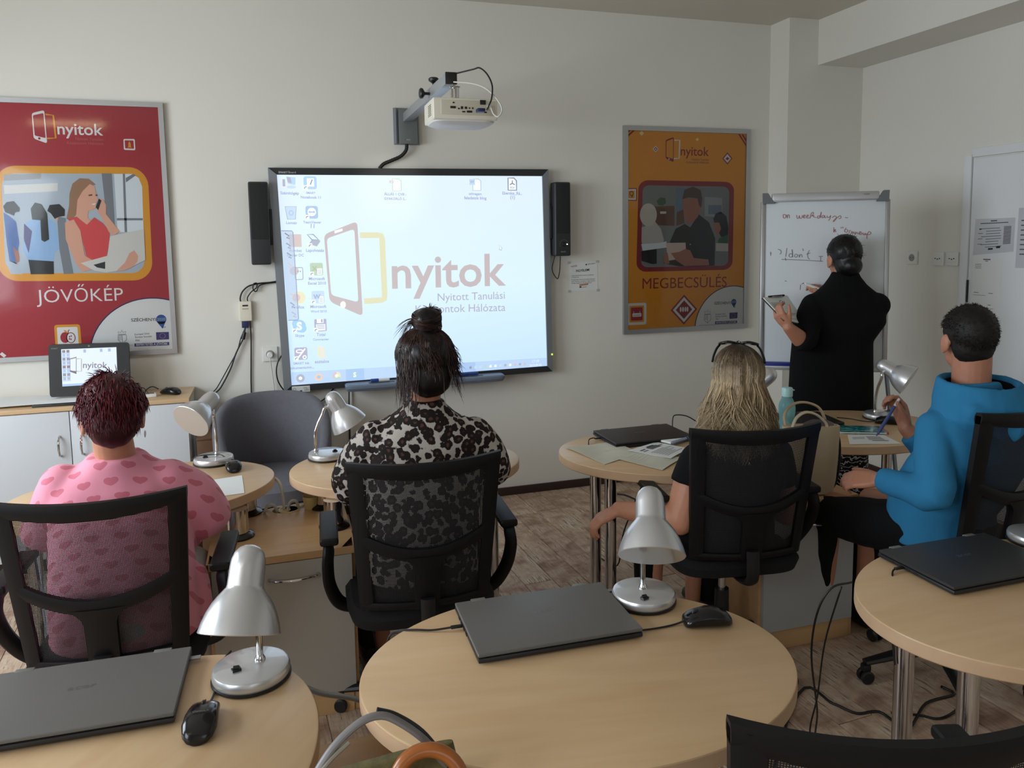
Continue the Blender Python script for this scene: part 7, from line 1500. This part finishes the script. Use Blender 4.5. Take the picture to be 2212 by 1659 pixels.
# ------------------------------------------------------------------ woman in the leopard print blouse
B = Body('person seen from behind with dark hair in a top bun and a leopard print blouse', (0.42, 2.47))
hc = Vector((0.4755,2.482,1.226)); R = Rhead(0.06, 0.26); nb = Vector((0.4717,2.48,1.099)); sL = Vector((0.3089,2.498,0.9877)); sR = Vector((0.6342,2.469,0.9773)); sm = (sL+sR)/2; w = (sR-sL).normalized()
pel = Vector((0.44, 2.47, 0.56)); eL, eR = Vector((0.2351,2.559,0.8463)), Vector((0.6967,2.479,0.8589)); wL, wR = Vector((0.34, 2.83, 0.785)), Vector((0.72, 2.86, 0.785))
b = MB(); S = SKIN_A
head(b, hc, R, S); b.capsule([nb+Vector((0, -0.01, -0.05)), nb, hc+Vector((0, -0.025, -0.05))], [0.06, 0.050, 0.050], S, 18)
torso(b, [(pel, w, 0.14, 0.11), ((pel+sm)/2, w, 0.13, 0.10), (sm+Vector((0, 0.005, 0.0)), w, 0.13, 0.07), (nb+Vector((0, 0, -0.02)), w, 0.055, 0.05)], S)
arm(b, sL, eL, wL, S); arm(b, sR, eR, wR, S)
hand(b, wL, (0.3, 1, -0.05), (0, 0, -1), S, -1, (0.2, 0.22, 0.25, 0.3), (0.7, 0.6, 0.0)); hand(b, wR, (-0.4, 1, -0.03), (0.1, 0, -1), S, 1, (0.45, 0.5, 0.55, 0.6))
for sg in (-1, 1):
    h = pel+w*sg*0.09; k = h+Vector((0, 0.36, -0.03)); b.capsule([h, k], [0.06, 0.045], S); b.capsule([k, Vector((k.x, k.y+0.02, 0.1))], [0.044, 0.032], S)
B.put(b, 'body', 0.0055, 3); face_parts(B, hc, R)
LEO, _n = newmat('leopard_print', 0.75, 0.25); v0_ = _n.coords('Object')
wp = _n.node('ShaderNodeTexNoise'); wp.inputs['Scale'].default_value = 42; wp.inputs['Detail'].default_value = 2; _n.link(v0_, wp.inputs['Vector'])
ad = _n.node('ShaderNodeVectorMath', operation='MULTIPLY_ADD'); _n.link(wp.outputs['Color'], ad.inputs[0]); ad.inputs[1].default_value = (0.013,)*3; _n.link(v0_, ad.inputs[2])
vo = _n.node('ShaderNodeTexVoronoi', feature='DISTANCE_TO_EDGE'); vo.inputs['Scale'].default_value = 38; _n.link(ad.outputs[0], vo.inputs['Vector'])
vf_ = _n.node('ShaderNodeTexVoronoi', feature='F1'); vf_.inputs['Scale'].default_value = 38; _n.link(ad.outputs[0], vf_.inputs['Vector'])
vf_.inputs['Randomness'].default_value = 0.8
rag = _n.noise(v0_, 75, 2); fd = _n.m('ADD', vf_.outputs['Distance'], _n.m('MULTIPLY', _n.m('SUBTRACT', rag, 0.5), 0.42))
blot = _n.ramp(fd, [(0.57, (0, 0, 0)), (0.62, (1, 1, 1))]); cen = _n.ramp(fd, [(0.17, (1, 1, 1)), (0.25, (0, 0, 0))])
ink_ = _n.mix(cen, lin((28, 19, 18)), lin((84, 54, 44))); _n.link(_n.mix(blot, ink_, lin((180, 172, 164))), _n.b.inputs['Base Color']); _n.bump(_n.noise(v0_, 400, 2), 0.15, 0.001)
b = MB(); P_ = LEO
garment(b, pel, sL, sR, nb, w, P_, (0.195, 0.14), (0.195, 0.135), (0.205, 0.12), 0.03, 0.0, 0.062, 0.018)
sleeve(b, [sL, sL.lerp(eL, 0.5)+Vector((-0.006, 0, 0.006)), eL, eL.lerp(wL, 0.5), eL.lerp(wL, 0.93)], [0.066, 0.072, 0.074, 0.060, 0.045], P_); sleeve(b, [sR, sR.lerp(eR, 0.5)+Vector((0.006, 0, 0.008)), eR, eR.lerp(wR, 0.5), eR.lerp(wR, 0.93)], [0.066, 0.068, 0.066, 0.056, 0.043], P_)
b.ell(eL+Vector((-0.012, 0.0, -0.035)), (0.05, 0.06, 0.05), P_)
b.capsule([sm+w*0.125+Vector((0, -0.03, 0.072)), sm+w*0.155+Vector((0, -0.035, 0.060))], [0.010, 0.009], P_)
B.put(b, 'blouse', 0.0065, 9, (0.005, 9, (1.0, 1.0, 0.6)))
legs(B, pel, w, (0, 1, 0), cloth('trousers_patterned_dark', (30, 26, 26)), spread=0.13, thigh=0.38)
BH = hair_mat('hair_dark_brown', (16, 11, 11), (26, 16, 14), (78, 50, 42), 0.36)
b = MB(); b.ell(hc+R @ Vector((0, -0.016, 0.034)), (0.094, 0.106, 0.094), BH, R, 28, 18); b.ell(hc+R @ Vector((0, -0.042, -0.028)), (0.080, 0.058, 0.082), BH, R, 24, 16)
bun = Vector((0.4805,2.456,1.382)); b.ell(bun, (0.046, 0.045, 0.040), BH, None, 24, 16); b.capsule([bun+Vector((0.0, 0.01, -0.02)), hc+Vector((0, -0.03, 0.09))], [0.036, 0.05], BH); b.ell(bun+Vector((-0.032, 0, -0.006)), (0.022, 0.024, 0.02), BH); b.ell(bun+Vector((0.03, 0, 0.004)), (0.022, 0.024, 0.024), BH)
B.put(b, 'hair', 0.0075, 2, (0.004, 30, (1.2, 1.2, 0.3)))
paths = []; rg = np.random.default_rng(5)
for i in range(1500):   # combed up towards the bun
    az = rg.uniform(-2.2, 2.2); el = rg.uniform(-0.9, 0.9) if abs(az) < 1.1 else rg.uniform(-0.1, 0.9)
    p = scalp(hc, R, az, el, (0.096, 0.107, 0.095)); L_ = []
    for t in np.linspace(0, 1, 7):
        e2 = el+(1.35-el)*t*rg.uniform(0.75, 1.0); L_.append(scalp(hc, R, az*(1-0.25*t), e2, (0.0965+rg.normal(0, 0.001), 0.108, 0.097)))
    paths.append(L_)
for i in range(500):    # loose hair at the left side, nape and right
    side = rg.choice([-1, -1, 0, 1]); az = side*rg.uniform(0.7, 1.25)+rg.normal(0, 0.15); el = rg.uniform(-0.5, 0.4); p = scalp(hc, R, az, el, (0.095, 0.107, 0.095))
    nrm = (p-hc).normalized(); ln = rg.uniform(0.07, 0.17) if side < 0 else (rg.uniform(0.04, 0.13) if side > 0 else rg.uniform(0.03, 0.06)); out = nrm*(0.012 if side < 1 else 0.03)*rg.uniform(0.3, 1.3); ph = rg.uniform(0, 6)
    paths.append([p+Vector((0, 0, -ln*t))+out*t+Vector((0.004*sin(ph+t*5), -0.012*t, 0)) for t in np.linspace(0, 1, 7)])
for i in range(60):     # stray ends off the bun and the right side
    if i < 26: a = bun+Vector((-0.03, 0, 0.0)); d = Vector((-1, rg.normal(0, .3), rg.uniform(-0.25, 0.55))); g = -0.055
    elif i < 40: a = bun+Vector((0.01, 0, 0.03)); d = Vector((rg.normal(0, .7), rg.normal(0, .3), 0.8)); g = -0.01
    else: a = scalp(hc, R, rg.uniform(1.0, 1.5), rg.uniform(-0.4, 0.7), (0.089, 0.1, 0.095)); d = Vector((1, rg.normal(0, .3), rg.uniform(-0.6, 0.5))); g = -0.03
    d.normalize(); ln = rg.uniform(0.03, 0.085) if i < 26 else rg.uniform(0.02, 0.04)
    paths.append([a+d*ln*t+Vector((0, 0, g*t*t)) for t in np.linspace(0, 1, 7)])
for i in range(500):    # turns of the bun
    a0 = rg.uniform(0, 6.28); tl = rg.uniform(-0.6, 0.6); r0 = rg.uniform(0.040, 0.049)
    paths.append([bun+Vector((r0*1.0*cos(a0+t), r0*0.98*sin(a0+t)*cos(tl), r0*0.88*sin(tl)+r0*0.3*sin(a0+t+tl))) for t in np.linspace(0, 1.6, 7)])
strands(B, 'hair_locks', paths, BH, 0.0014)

# ------------------------------------------------------------------ blonde woman
B = Body('person seen from behind with long blonde hair, sunglasses on the head and a black top', (1.57, 2.40))
hc = Vector((1.608,2.389,1.113)); R = Rhead(-0.58, 0.06); nb = Vector((1.604,2.374,0.966)); sL = Vector((1.441,2.379,0.8328)); sR = Vector((1.752,2.356,0.8355)); sm = (sL+sR)/2; w = (sR-sL).normalized()
pel = Vector((1.57, 2.40, 0.56)); eL, eR = Vector((1.363,2.371,0.6286)), Vector((1.806,2.355,0.5995)); wL, wR = Vector((1.209,2.546,0.6259)), Vector((1.66, 2.66, 0.66))
b = MB(); S = SKIN_B
head(b, hc, R, S); b.capsule([nb+Vector((0, -0.01, -0.05)), nb, hc+Vector((0, -0.02, -0.05))], [0.058, 0.050, 0.050], S, 18)
torso(b, [(pel, w, 0.14, 0.11), ((pel+sm)/2, w, 0.13, 0.10), (sm+Vector((0, 0.005, 0.0)), w, 0.13, 0.07), (nb+Vector((0, 0, -0.02)), w, 0.055, 0.05)], S)
arm(b, sL, eL, wL, S, (0.066, 0.056, 0.050, 0.030)); arm(b, sR, eR, wR, S)
hand(b, wL, (-0.72, 0.28, -0.42), (0.25, 0.1, -1), S, -1, (0.55, 0.6, 0.62, 0.6), (0.35, 0.8, 0.35)); hand(b, wR, (-0.4, 1, -0.03), (0.1, 0, -1), S, 1)
for sg in (-1, 1):
    h = pel+w*sg*0.09; k = h+Vector((0, 0.36, -0.03)); b.capsule([h, k], [0.06, 0.045], S); b.capsule([k, Vector((k.x, k.y+0.02, 0.1))], [0.044, 0.032], S)
B.put(b, 'body', 0.0048, 3); face_parts(B, hc, R)
P_ = cloth('black_jersey', (16, 16, 19), 0.85)
b = MB(); garment(b, pel, sL, sR, nb, w, P_, (0.185, 0.13), (0.178, 0.12), (0.19, 0.115), 0.03, 0.0, 0.06, 0.0)
sleeve(b, [sL, sL.lerp(eL, 0.25), sL.lerp(eL, 0.42)], [0.068, 0.074, 0.075], P_); sleeve(b, [sR, sR.lerp(eR, 0.25), sR.lerp(eR, 0.5)], [0.062, 0.062, 0.060], P_)
B.put(b, 'top', 0.0075, 7, (0.004, 10, (1, 1, 0.6)))
legs(B, pel, w, (0.08, 1, 0), cloth('trousers_black', (15, 15, 17)), spread=0.14, thigh=0.38)
YH = hair_mat('hair_blonde', (58, 44, 35), (92, 74, 56), (232, 206, 164), 0.40, 0.45)
b = MB(); b.ell(hc+R @ Vector((0, -0.016, 0.034)), (0.078, 0.096, 0.086), YH, R, 28, 18); bk = R @ Vector((0, -1, 0)); b.capsule([hc+bk*0.035+Vector((0, 0, -0.03)), hc+bk*0.065+Vector((0, 0, -0.14)), hc+bk*0.085+Vector((0, 0, -0.215))], [0.076, 0.080, 0.060], YH, 20, flat=0.6, up=tuple(bk)); B.put(b, 'hair', 0.008, 2, (0.003, 22, (1.2, 1.2, 0.2)))
paths = []; rg = np.random.default_rng(9)
for i in range(5600):
    az = rg.uniform(-2.0, 2.0); el0 = rg.uniform(0.75, 1.54); L_ = []; ph = 2.2*sin(az*5)+rg.normal(0, 0.5); amp = rg.uniform(0.009, 0.021); ln = rg.uniform(0.15, 0.285)*(1-0.10*abs(az)); fr = rg.uniform(0.02, 1.0)**0.5
    lump = 0.005*sin(az*9+1.3)+0.003*sin(az*17); k1 = 8; lift = rg.uniform(0, 0.006)
    for t in np.linspace(0, 1, k1): L_.append(scalp(hc, R, az, el0+(-0.25-el0)*t, (0.086+lump*t*0.4+lift, 0.104+lump*t+lift, 0.094+lift)))
    q = L_[-1]; n_ = Vector((sin(az)*1.15, -cos(az)*0.8, 0)); n_ = R @ n_
    wf = rg.uniform(7, 9)
    for t in np.linspace(0.1, 1, 11):
        wv = sin(ph+t*wf)*amp*(0.25+1.5*t*t); spread_ = (0.055*t+0.028*t*t)*fr
        L_.append(q+Vector((0, 0, -ln*t))+(R @ Vector((wv*cos(az), -0.045*t*cos(az)*fr+wv*sin(az)*0.5, 0)))+n_*spread_*0.62)
    paths.append(L_)
for i in range(50):
    az = rg.choice([-1, -1, 1])*rg.uniform(1.1, 1.6); p = scalp(hc, R, az, -0.3, (0.09, 0.106, 0.096)); sg = 1 if az > 0 else -1; ph = rg.uniform(0, 6)
    paths.append([p+(R @ Vector((sg*(0.05*t+0.022*sin(ph+t*9)*t), -0.02*t, 0)))+Vector((0, 0, -0.19*t)) for t in np.linspace(0, 1, 14)])
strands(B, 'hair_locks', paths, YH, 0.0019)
sg_ = MB(); P2 = lambda *a: hc+R @ Vector(a)
GL = mat('sunglass_lens', (36, 26, 24), 0.1)
for sx in (-1, 1):
    sg_.loft([(P2(sx*0.034, 0.022, 0.133), R @ Vector((0.032, 0, 0)), R @ Vector((0, 0.024, -0.004))), (P2(sx*0.034, 0.022, 0.137), R @ Vector((0.032, 0, 0)), R @ Vector((0, 0.024, -0.004)))], GL, 24, 2.6)
fr_ = MB()
for sx in (-1, 1):
    fr_.tube([P2(sx*0.066, 0.020, 0.128), P2(sx*0.077, 0.000, 0.114), P2(sx*0.086, -0.03, 0.092), P2(sx*0.090, -0.052, 0.072)], 0.0042, BLACK_GLOSS, 10, smooth=5)
    fr_.tube([P2(sx*0.034+0.034*cos(a), 0.022+0.026*sin(a), 0.138-0.004*sin(a)-0.006*abs(cos(a))) for a in [2*pi*k/22 for k in range(23)]], 0.0046, BLACK_GLOSS, 10, caps=False)
fr_.tube([P2(-0.006, 0.03, 0.137), P2(0, 0.033, 0.140), P2(0.006, 0.03, 0.137)], 0.004, BLACK_GLOSS, 8)
gl = thing('sunglasses', 'dark sunglasses pushed up on the blonde hair', 'glasses', tuple(hc)); 
for mb_, nm in ((fr_, 'frame'), (sg_, 'lenses')):
    mb_.v = [tuple(Vector(v)-hc) for v in mb_.v]; mb_.build(nm, gl, 40)

# ------------------------------------------------------------------ man in the blue hooded top
B = Body('person with cropped dark hair and a bright blue hooded top, holding up a pen', (2.19, 2.05))
hc = Vector((2.257,2.013,1.272)); R = Rhead(-0.40, -0.02); nb = Vector((2.261,1.996,1.126)); c_ = Vector((2.256,1.973,0.9968)); w = Vector((0.985, -0.10, 0.0)).normalized(); sL = c_-w*0.150+Vector((0, 0, -0.015)); sR = c_+w*0.150+Vector((0, 0, -0.015)); sm = c_
pel = Vector((2.22, 2.06, 0.60)); eL, eR = Vector((2.027,1.907,0.7954)), Vector((2.345,2.209,0.8068)); wL, wR = Vector((1.994,2.106,0.7856)), Vector((2.259,2.267,0.9068))
b = MB(); S = SKIN_A
head(b, hc, R, S, 1.0, True); b.capsule([nb+Vector((0, -0.01, -0.06)), nb, hc+Vector((0, -0.02, -0.05))], [0.066, 0.060, 0.060], S, 18)
torso(b, [(pel, w, 0.14, 0.11), ((pel+sm)/2, w, 0.14, 0.10), (sm+Vector((0, 0.005, 0.0)), w, 0.14, 0.07), (nb+Vector((0, 0, -0.02)), w, 0.06, 0.055)], S)
arm(b, sL, eL, wL, S); arm(b, sR, eR, wR, S)
hand(b, wL, (-0.55, 0.75, -0.15), (0.5, 0.4, -0.7), S, -1, (0.6, 0.65, 0.7, 0.7), (0.5, 0.7, 0.3))
hand(b, wR, Vector((2.25,2.303,1.012))-wR, Vector((-0.75, 0.1, 0.25)), S, 1, (0.75, 0.85, 0.9, 0.95), (0.35, 0.85, 0.55))
for sg in (-1, 1):
    h = pel+w*sg*0.09; k = h+Vector((-0.03, 0.40, -0.03)); b.capsule([h, k], [0.06, 0.045], S); b.capsule([k, Vector((k.x, k.y+0.02, 0.1))], [0.044, 0.032], S)
B.put(b, 'body', 0.0048, 3); face_parts(B, hc, R)
P_ = cloth('blue_sweat', (48, 122, 166), 0.9, 0.3, 380, 0.04)
b = MB(); garment(b, pel, sL, sR, nb, w, P_, (0.185, 0.14), (0.19, 0.135), (0.20, 0.12), 0.03, 0.01, 0.075, -0.01)
sleeve(b, [sL, sL.lerp(eL, 0.5)+Vector((-0.008, 0, 0.0)), eL, eL.lerp(wL, 0.5), eL.lerp(wL, 0.96)], [0.063, 0.062, 0.060, 0.051, 0.042], P_); sleeve(b, [sR, sR.lerp(eR, 0.5), eR, eR.lerp(wR, 0.5), eR.lerp(wR, 0.82)], [0.066, 0.064, 0.060, 0.052, 0.046], P_)
B.put(b, 'sweatshirt', 0.0075, 8, (0.005, 10, (1, 1, 0.7)))
b = MB()   # hood lying open round the neck, hollow inside
C0 = Vector((2.262,1.964,1.132)); fw = Vector((-w.y, w.x, 0)); tz = 0.10
def hr(rx, ry, dz, dy=0.0, n=28): return [C0+w*rx*cos(2*pi*k/n)+fw*(ry*sin(2*pi*k/n)+dy)+Vector((0, 0, dz+ry*sin(2*pi*k/n)*tz)) for k in range(n)]
R4 = [hr(0.108, 0.092, -0.075), hr(0.112, 0.096, -0.03), hr(0.116, 0.100, 0.004), hr(0.124, 0.108, 0.014), hr(0.134, 0.117, 0.008), hr(0.142, 0.124, -0.018, -0.006), hr(0.156, 0.132, -0.06, -0.014), hr(0.162, 0.128, -0.10, -0.014), hr(0.150, 0.110, -0.135)]
n = 28; b.add([p for r_ in R4 for p in r_], [(i*n+k, i*n+(k+1) % n, ((i+1) % len(R4))*n+(k+1) % n, ((i+1) % len(R4))*n+k) for i in range(len(R4)) for k in range(n)], P_)
b.capsule([C0+w*-0.10+fw*-0.09+Vector((0, 0, -0.075)), C0+fw*-0.125+Vector((0, 0, -0.125)), C0+w*0.11+fw*-0.09+Vector((0, 0, -0.075))], [0.035, 0.050, 0.035], P_, 16)
B.put(b, 'hood', 0.006, 4, (0.005, 12, (1, 1, 0.7)))
b = MB(); n = 24; rr_ = [[C0+w*rx*cos(2*pi*k/n)+fw*ry*sin(2*pi*k/n)+Vector((0, 0, dz+ry*sin(2*pi*k/n)*tz)) for k in range(n)] for rx, ry, dz in ((0.114, 0.098, -0.004), (0.090, 0.078, -0.035), (0.06, 0.056, -0.03))]
b.add([p for r_ in rr_ for p in r_], [(i*n+k, i*n+(k+1) % n, (i+1)*n+(k+1) % n, (i+1)*n+k) for i in range(2) for k in range(n)], cloth('hood_inside_black', (14, 14, 18))); B.plain(b, 'collar')  # black ring standing in for the dark inside of the hood
legs(B, pel, w, (-0.06, 1, 0), cloth('trousers_black', (15, 15, 17)), spread=0.12, r=(0.092, 0.068, 0.05))
DH = hair_mat('hair_cropped', (20, 16, 14), (22, 18, 15), (40, 32, 27), 0.6)
b = MB(); b.ell(hc+R @ Vector((0, -0.016, 0.037)), (0.0795, 0.098, 0.088), DH, R, 28, 18); b.ell(hc+R @ Vector((0, -0.040, -0.012)), (0.068, 0.052, 0.068), DH, R, 24, 16); B.put(b, 'hair', 0.006, 2, (0.0015, 90, (1, 1, 1)))
paths = []; rg = np.random.default_rng(13)
for i in range(2600):
    az = rg.uniform(-2.2, 2.2); el = rg.uniform(-0.6, 1.5) if abs(az) < 1.15 else rg.uniform(0.1, 1.5)
    p = scalp(hc, R, az, el, (0.0795, 0.098, 0.088)); nrm = (p-hc).normalized(); d = (nrm*0.5+R @ Vector((0, 0.1, -0.5))+Vector(rg.normal(0, .25, 3))).normalized(); ln = rg.uniform(0.006, 0.013)
    paths.append([p-nrm*0.002, p+d*ln*0.5, p+d*ln])
strands(B, 'hair_locks', paths, DH, 0.0012)
p0, p1 = Vector((2.231,2.273,1.021)), Vector((2.131,2.274,0.8868)); t = thing('pen', 'blue pen with a white cap end held in the raised hand', 'pen', tuple(p0)); ax_ = (p1-p0).normalized(); ln = (p1-p0).length
b = MB(); b.lathe([(0.0, 0.0), (0.0055, 0.001), (0.006, 0.032), (0.0055, 0.034)], WHITE_PL, 16, (0, 0, 0), ax_); b.build('cap', t)
b = MB(); b.lathe([(0.005, 0.034), (0.0058, ln*0.5), (0.0065, ln*0.85), (0.003, ln*0.97), (0.001, ln)], mat('pen_barrel_blue', (70, 84, 140), 0.35), 16, (0, 0, 0), ax_); b.build('barrel', t)

# ------------------------------------------------------------------ teacher at the flip chart
B = Body('person in a long black tunic standing at the flip chart with a clipboard', (2.815, 3.335))
hc = Vector((2.862,3.323,1.507)); R = Rhead(-0.28, 0.05); c_ = Vector((2.868,3.306,1.266)); nb = c_+Vector((-0.008, 0.0, 0.150)); w = Vector((0.93, -0.36, 0)).normalized(); f_ = Vector((0.36, 0.93, 0)); sL = c_-w*0.162; sR = c_+w*0.162; sm = c_
pel = Vector((2.815, 3.335, 0.90)); eL = Vector((2.575,3.264,1.096)); wL = Vector((2.47,3.242,1.175)); eR = Vector((3.018,3.425,1.149)); wR = Vector((2.866,3.453,1.304))
b = MB(); S = SKIN_A
head(b, hc, R, S); b.capsule([nb+Vector((0, 0, -0.05)), nb, hc+Vector((0, -0.02, -0.05))], [0.060, 0.052, 0.052], S, 18)
torso(b, [(pel, w, 0.13, 0.09), ((pel+sm)/2, w, 0.12, 0.09), (sm+Vector((0, 0.0, -0.03)), w, 0.14, 0.07), (nb+Vector((0, 0, -0.02)), w, 0.055, 0.05)], S)
arm(b, sL, eL, wL, S, (0.05, 0.045, 0.042, 0.028)); arm(b, sR, eR, wR, S, (0.05, 0.043, 0.040, 0.027))
hand(b, wL, Vector((2.422,3.265,1.249))-wL, (0.75, 0.15, -0.2), S, -1, (0.75, 0.85, 0.9, 0.95), (0.5, 0.75, 0.35), 0.95)
hand(b, wR, Vector((2.8,3.494,1.39))-wR, (0.1, 0.5, -0.8), S, 1, (0.75, 0.85, 0.95, 1.0), (0.3, 0.9, 0.4), 0.8)
for sg in (-1, 1):
    h = pel+w*sg*0.08; b.capsule([h, h+Vector((0, 0, -0.42)), Vector((h.x, h.y, 0.10))], [0.07, 0.05, 0.034], S)
B.put(b, 'body', 0.0048, 3); face_parts(B, hc, R)
P_ = cloth('tunic_black', (11, 11, 12), 0.95)
b = MB(); torso(b, [(Vector((pel.x, pel.y, 0.70)), w, 0.222, 0.12), (pel+Vector((0, 0, -0.02)), w, 0.212, 0.125), (pel+Vector((0, 0, 0.18)), w, 0.205, 0.125), (sm+Vector((0, 0, -0.09)), w, 0.205, 0.12), (sm+Vector((0, 0, 0.005)), w, 0.200, 0.105), (sm.lerp(nb, 0.4), w, 0.165, 0.09), (sm.lerp(nb, 0.72), w, 0.105, 0.078), (nb, w, 0.072, 0.07), (nb+Vector((0, 0, 0.025)), w, 0.062, 0.062)], P_, 2.3)
sleeve(b, [sL, sL.lerp(eL, 0.5)+Vector((-0.010, 0, 0)), eL+Vector((0.01, 0, 0.01)), eL.lerp(wL, 0.22)], [0.066, 0.070, 0.066, 0.060], P_); sleeve(b, [sR, sR.lerp(eR, 0.5)+Vector((0.015, 0, 0.0)), eR, eR.lerp(wR, 0.45)], [0.066, 0.068, 0.064, 0.058], P_)
B.put(b, 'tunic', 0.008, 8, (0.004, 8, (1, 1, 0.4)))
ZEB, _n = newmat('zebra_print', 0.8, 0.2); v_ = _n.coords('Object', (1, 1, 1)); wv = _n.node('ShaderNodeTexWave', wave_type='BANDS', bands_direction='Z'); wv.inputs['Scale'].default_value = 13; wv.inputs['Distortion'].default_value = 9; wv.inputs['Detail'].default_value = 2; wv.inputs['Detail Scale'].default_value = 3; _n.link(v_, wv.inputs['Vector'])
_n.link(_n.ramp(wv.outputs['Fac'], [(0.80, lin((14, 14, 15))), (0.88, lin((170, 168, 164)))]), _n.b.inputs['Base Color'])
b = MB(); b.ell(Vector((pel.x, pel.y, 0.80)), (0.19, 0.12, 0.12), ZEB, Matrix((w, f_, Vector((0, 0, 1)))).transposed())
for sg in (-1, 1):
    h = pel+w*sg*0.095; b.tube([Vector((h.x, h.y, 0.82)), Vector((h.x+w.x*sg*0.01, h.y, 0.5)), Vector((h.x+w.x*sg*0.015, h.y, 0.06))], [0.105, 0.095, 0.115], ZEB, 22, smooth=4)
    s = MB(); q = Vector((h.x, h.y, 0.034)); s.loft([(q-f_*0.09, w*0.028, Vector((0, 0, 0.026))), (q-f_*0.05, w*0.037, Vector((0, 0, 0.033))), (q+f_*0.05, w*0.042, Vector((0, 0, 0.032))), (q+f_*0.13, w*0.038, Vector((0, 0, 0.026))), (q+f_*0.165, w*0.02, Vector((0, 0, 0.018)))], BLACK_PL, 20); B.plain(s, 'shoe')
B.put(b, 'trousers', 0.010, 3, (0.004, 8, (1, 1, 0.4)))
TH = hair_mat('hair_black', (10, 9, 10), (12, 11, 12), (30, 25, 25), 0.4)
b = MB(); b.ell(hc+R @ Vector((0, -0.016, 0.037)), (0.082, 0.103, 0.094), TH, R, 28, 18); b.ell(hc+R @ Vector((0, -0.05, -0.02)), (0.066, 0.060, 0.078), TH, R, 24, 16); b.ell(hc+R @ Vector((0.006, -0.085, -0.035)), (0.050, 0.044, 0.05), TH, R); B.put(b, 'hair', 0.007, 2, (0.003, 40, (1, 1, 0.4)))
paths = []; rg = np.random.default_rng(17)
for i in range(900):
    az = rg.uniform(-2.3, 2.3); el = rg.uniform(0.0, 1.3) if abs(az) > 1 else rg.uniform(-0.6, 1.3); L_ = []
    for t in np.linspace(0, 1, 6): L_.append(scalp(hc, R, az*(1-0.75*t), el*(1-t)-0.1*t, (0.083, 0.105, 0.095)))
    paths.append(L_)
for i in range(40):
    p = scalp(hc, R, rg.uniform(-2.3, 2.3), rg.uniform(-0.2, 1.2), (0.083, 0.104, 0.095)); d = ((p-hc).normalized()+Vector(rg.normal(0, .6, 3))).normalized(); paths.append([p+d*0.022*t+Vector((0, 0, -0.006*t*t)) for t in np.linspace(0, 1, 4)])
strands(B, 'hair_locks', paths, TH, 0.0014)
# clipboard and marker in her hands
q = [Vector((2.384,3.348,1.317)), Vector((2.598,3.428,1.316)), Vector((2.636,3.315,1.164)), Vector((2.434,3.236,1.21))]; nq = (q[1]-q[0]).cross(q[3]-q[0]).normalized(); nq = -nq if nq.z < 0 else nq
cb = thing('clipboard', 'clipboard with printed sheets held in the left hand of the standing person', 'clipboard', tuple(q[3]))
def cq(u, v, k=0.0): return (q[0]*(1-u)+q[1]*u)*(1-v)+(q[3]*(1-u)+q[2]*u)*v+nq*k-q[3]
for nm, k0, k1, e, m in (('backing', 0.0, 0.0035, 0.0, BLACK_PL), ('sheets', 0.004, 0.009, 0.03, PAPER)):
    b = MB(); c4 = [(e, e*0.3), (1-e, e*0.3), (1-e, 1-e), (e, 1-e)]; b.prism(c4, lambda p: cq(p[0], p[1], k0), lambda p: cq(p[0], p[1], k1), m); ob = b.build(nm, cb)
b = MB()
for i in range(12): b.plate([cq(0.12, 0.25+i*0.055, 0.0096), cq(0.45+0.4*((i*37) % 10)/10*(1 if i > 6 else 0.2), 0.25+i*0.055, 0.0096), cq(0.45+0.4*((i*37) % 10)/10*(1 if i > 6 else 0.2), 0.262+i*0.055, 0.0096), cq(0.12, 0.262+i*0.055, 0.0096)], INK)
for i in range(7): stroke(b, [(0.58+0.1*cos(a+i), 0.22+i*0.035+0.05*sin(a)) for a in np.linspace(0, 5, 7)], 0.012, lambda p: cq(p[0], p[1], 0.0098), INK_D)
b.raw('print', ob)
b = MB(); b.tube([cq(0.2, 0.02, 0.014), cq(0.8, 0.02, 0.014)], 0.005, BLACK_PL, 10); b.tube([cq(0.3, 0.03, 0.014), cq(0.38, 0.07, 0.018), cq(0.62, 0.07, 0.018), cq(0.7, 0.03, 0.014)], 0.003, ALU, 8, smooth=4); b.build('clip', cb)
p0 = Vector((2.768,3.502,1.373)); p1 = Vector((2.812,3.47,1.351)); t = thing('marker_pen', 'white marker touching the flip chart in the hand of the standing person', 'pen', tuple(p0)); ax_ = (p1-p0).normalized()
b = MB(); b.lathe([(0.002, -0.006), (0.004, 0.0), (0.0075, 0.004), (0.0085, 0.10), (0.0, 0.102)], WHITE_PL, 16, (0, 0, 0), ax_); b.build('barrel', t)
b = MB(); b.lathe([(0.0, -0.011), (0.0018, -0.010), (0.0022, -0.005)], INK_D, 10, (0, 0, 0), ax_); b.build('tip', t)
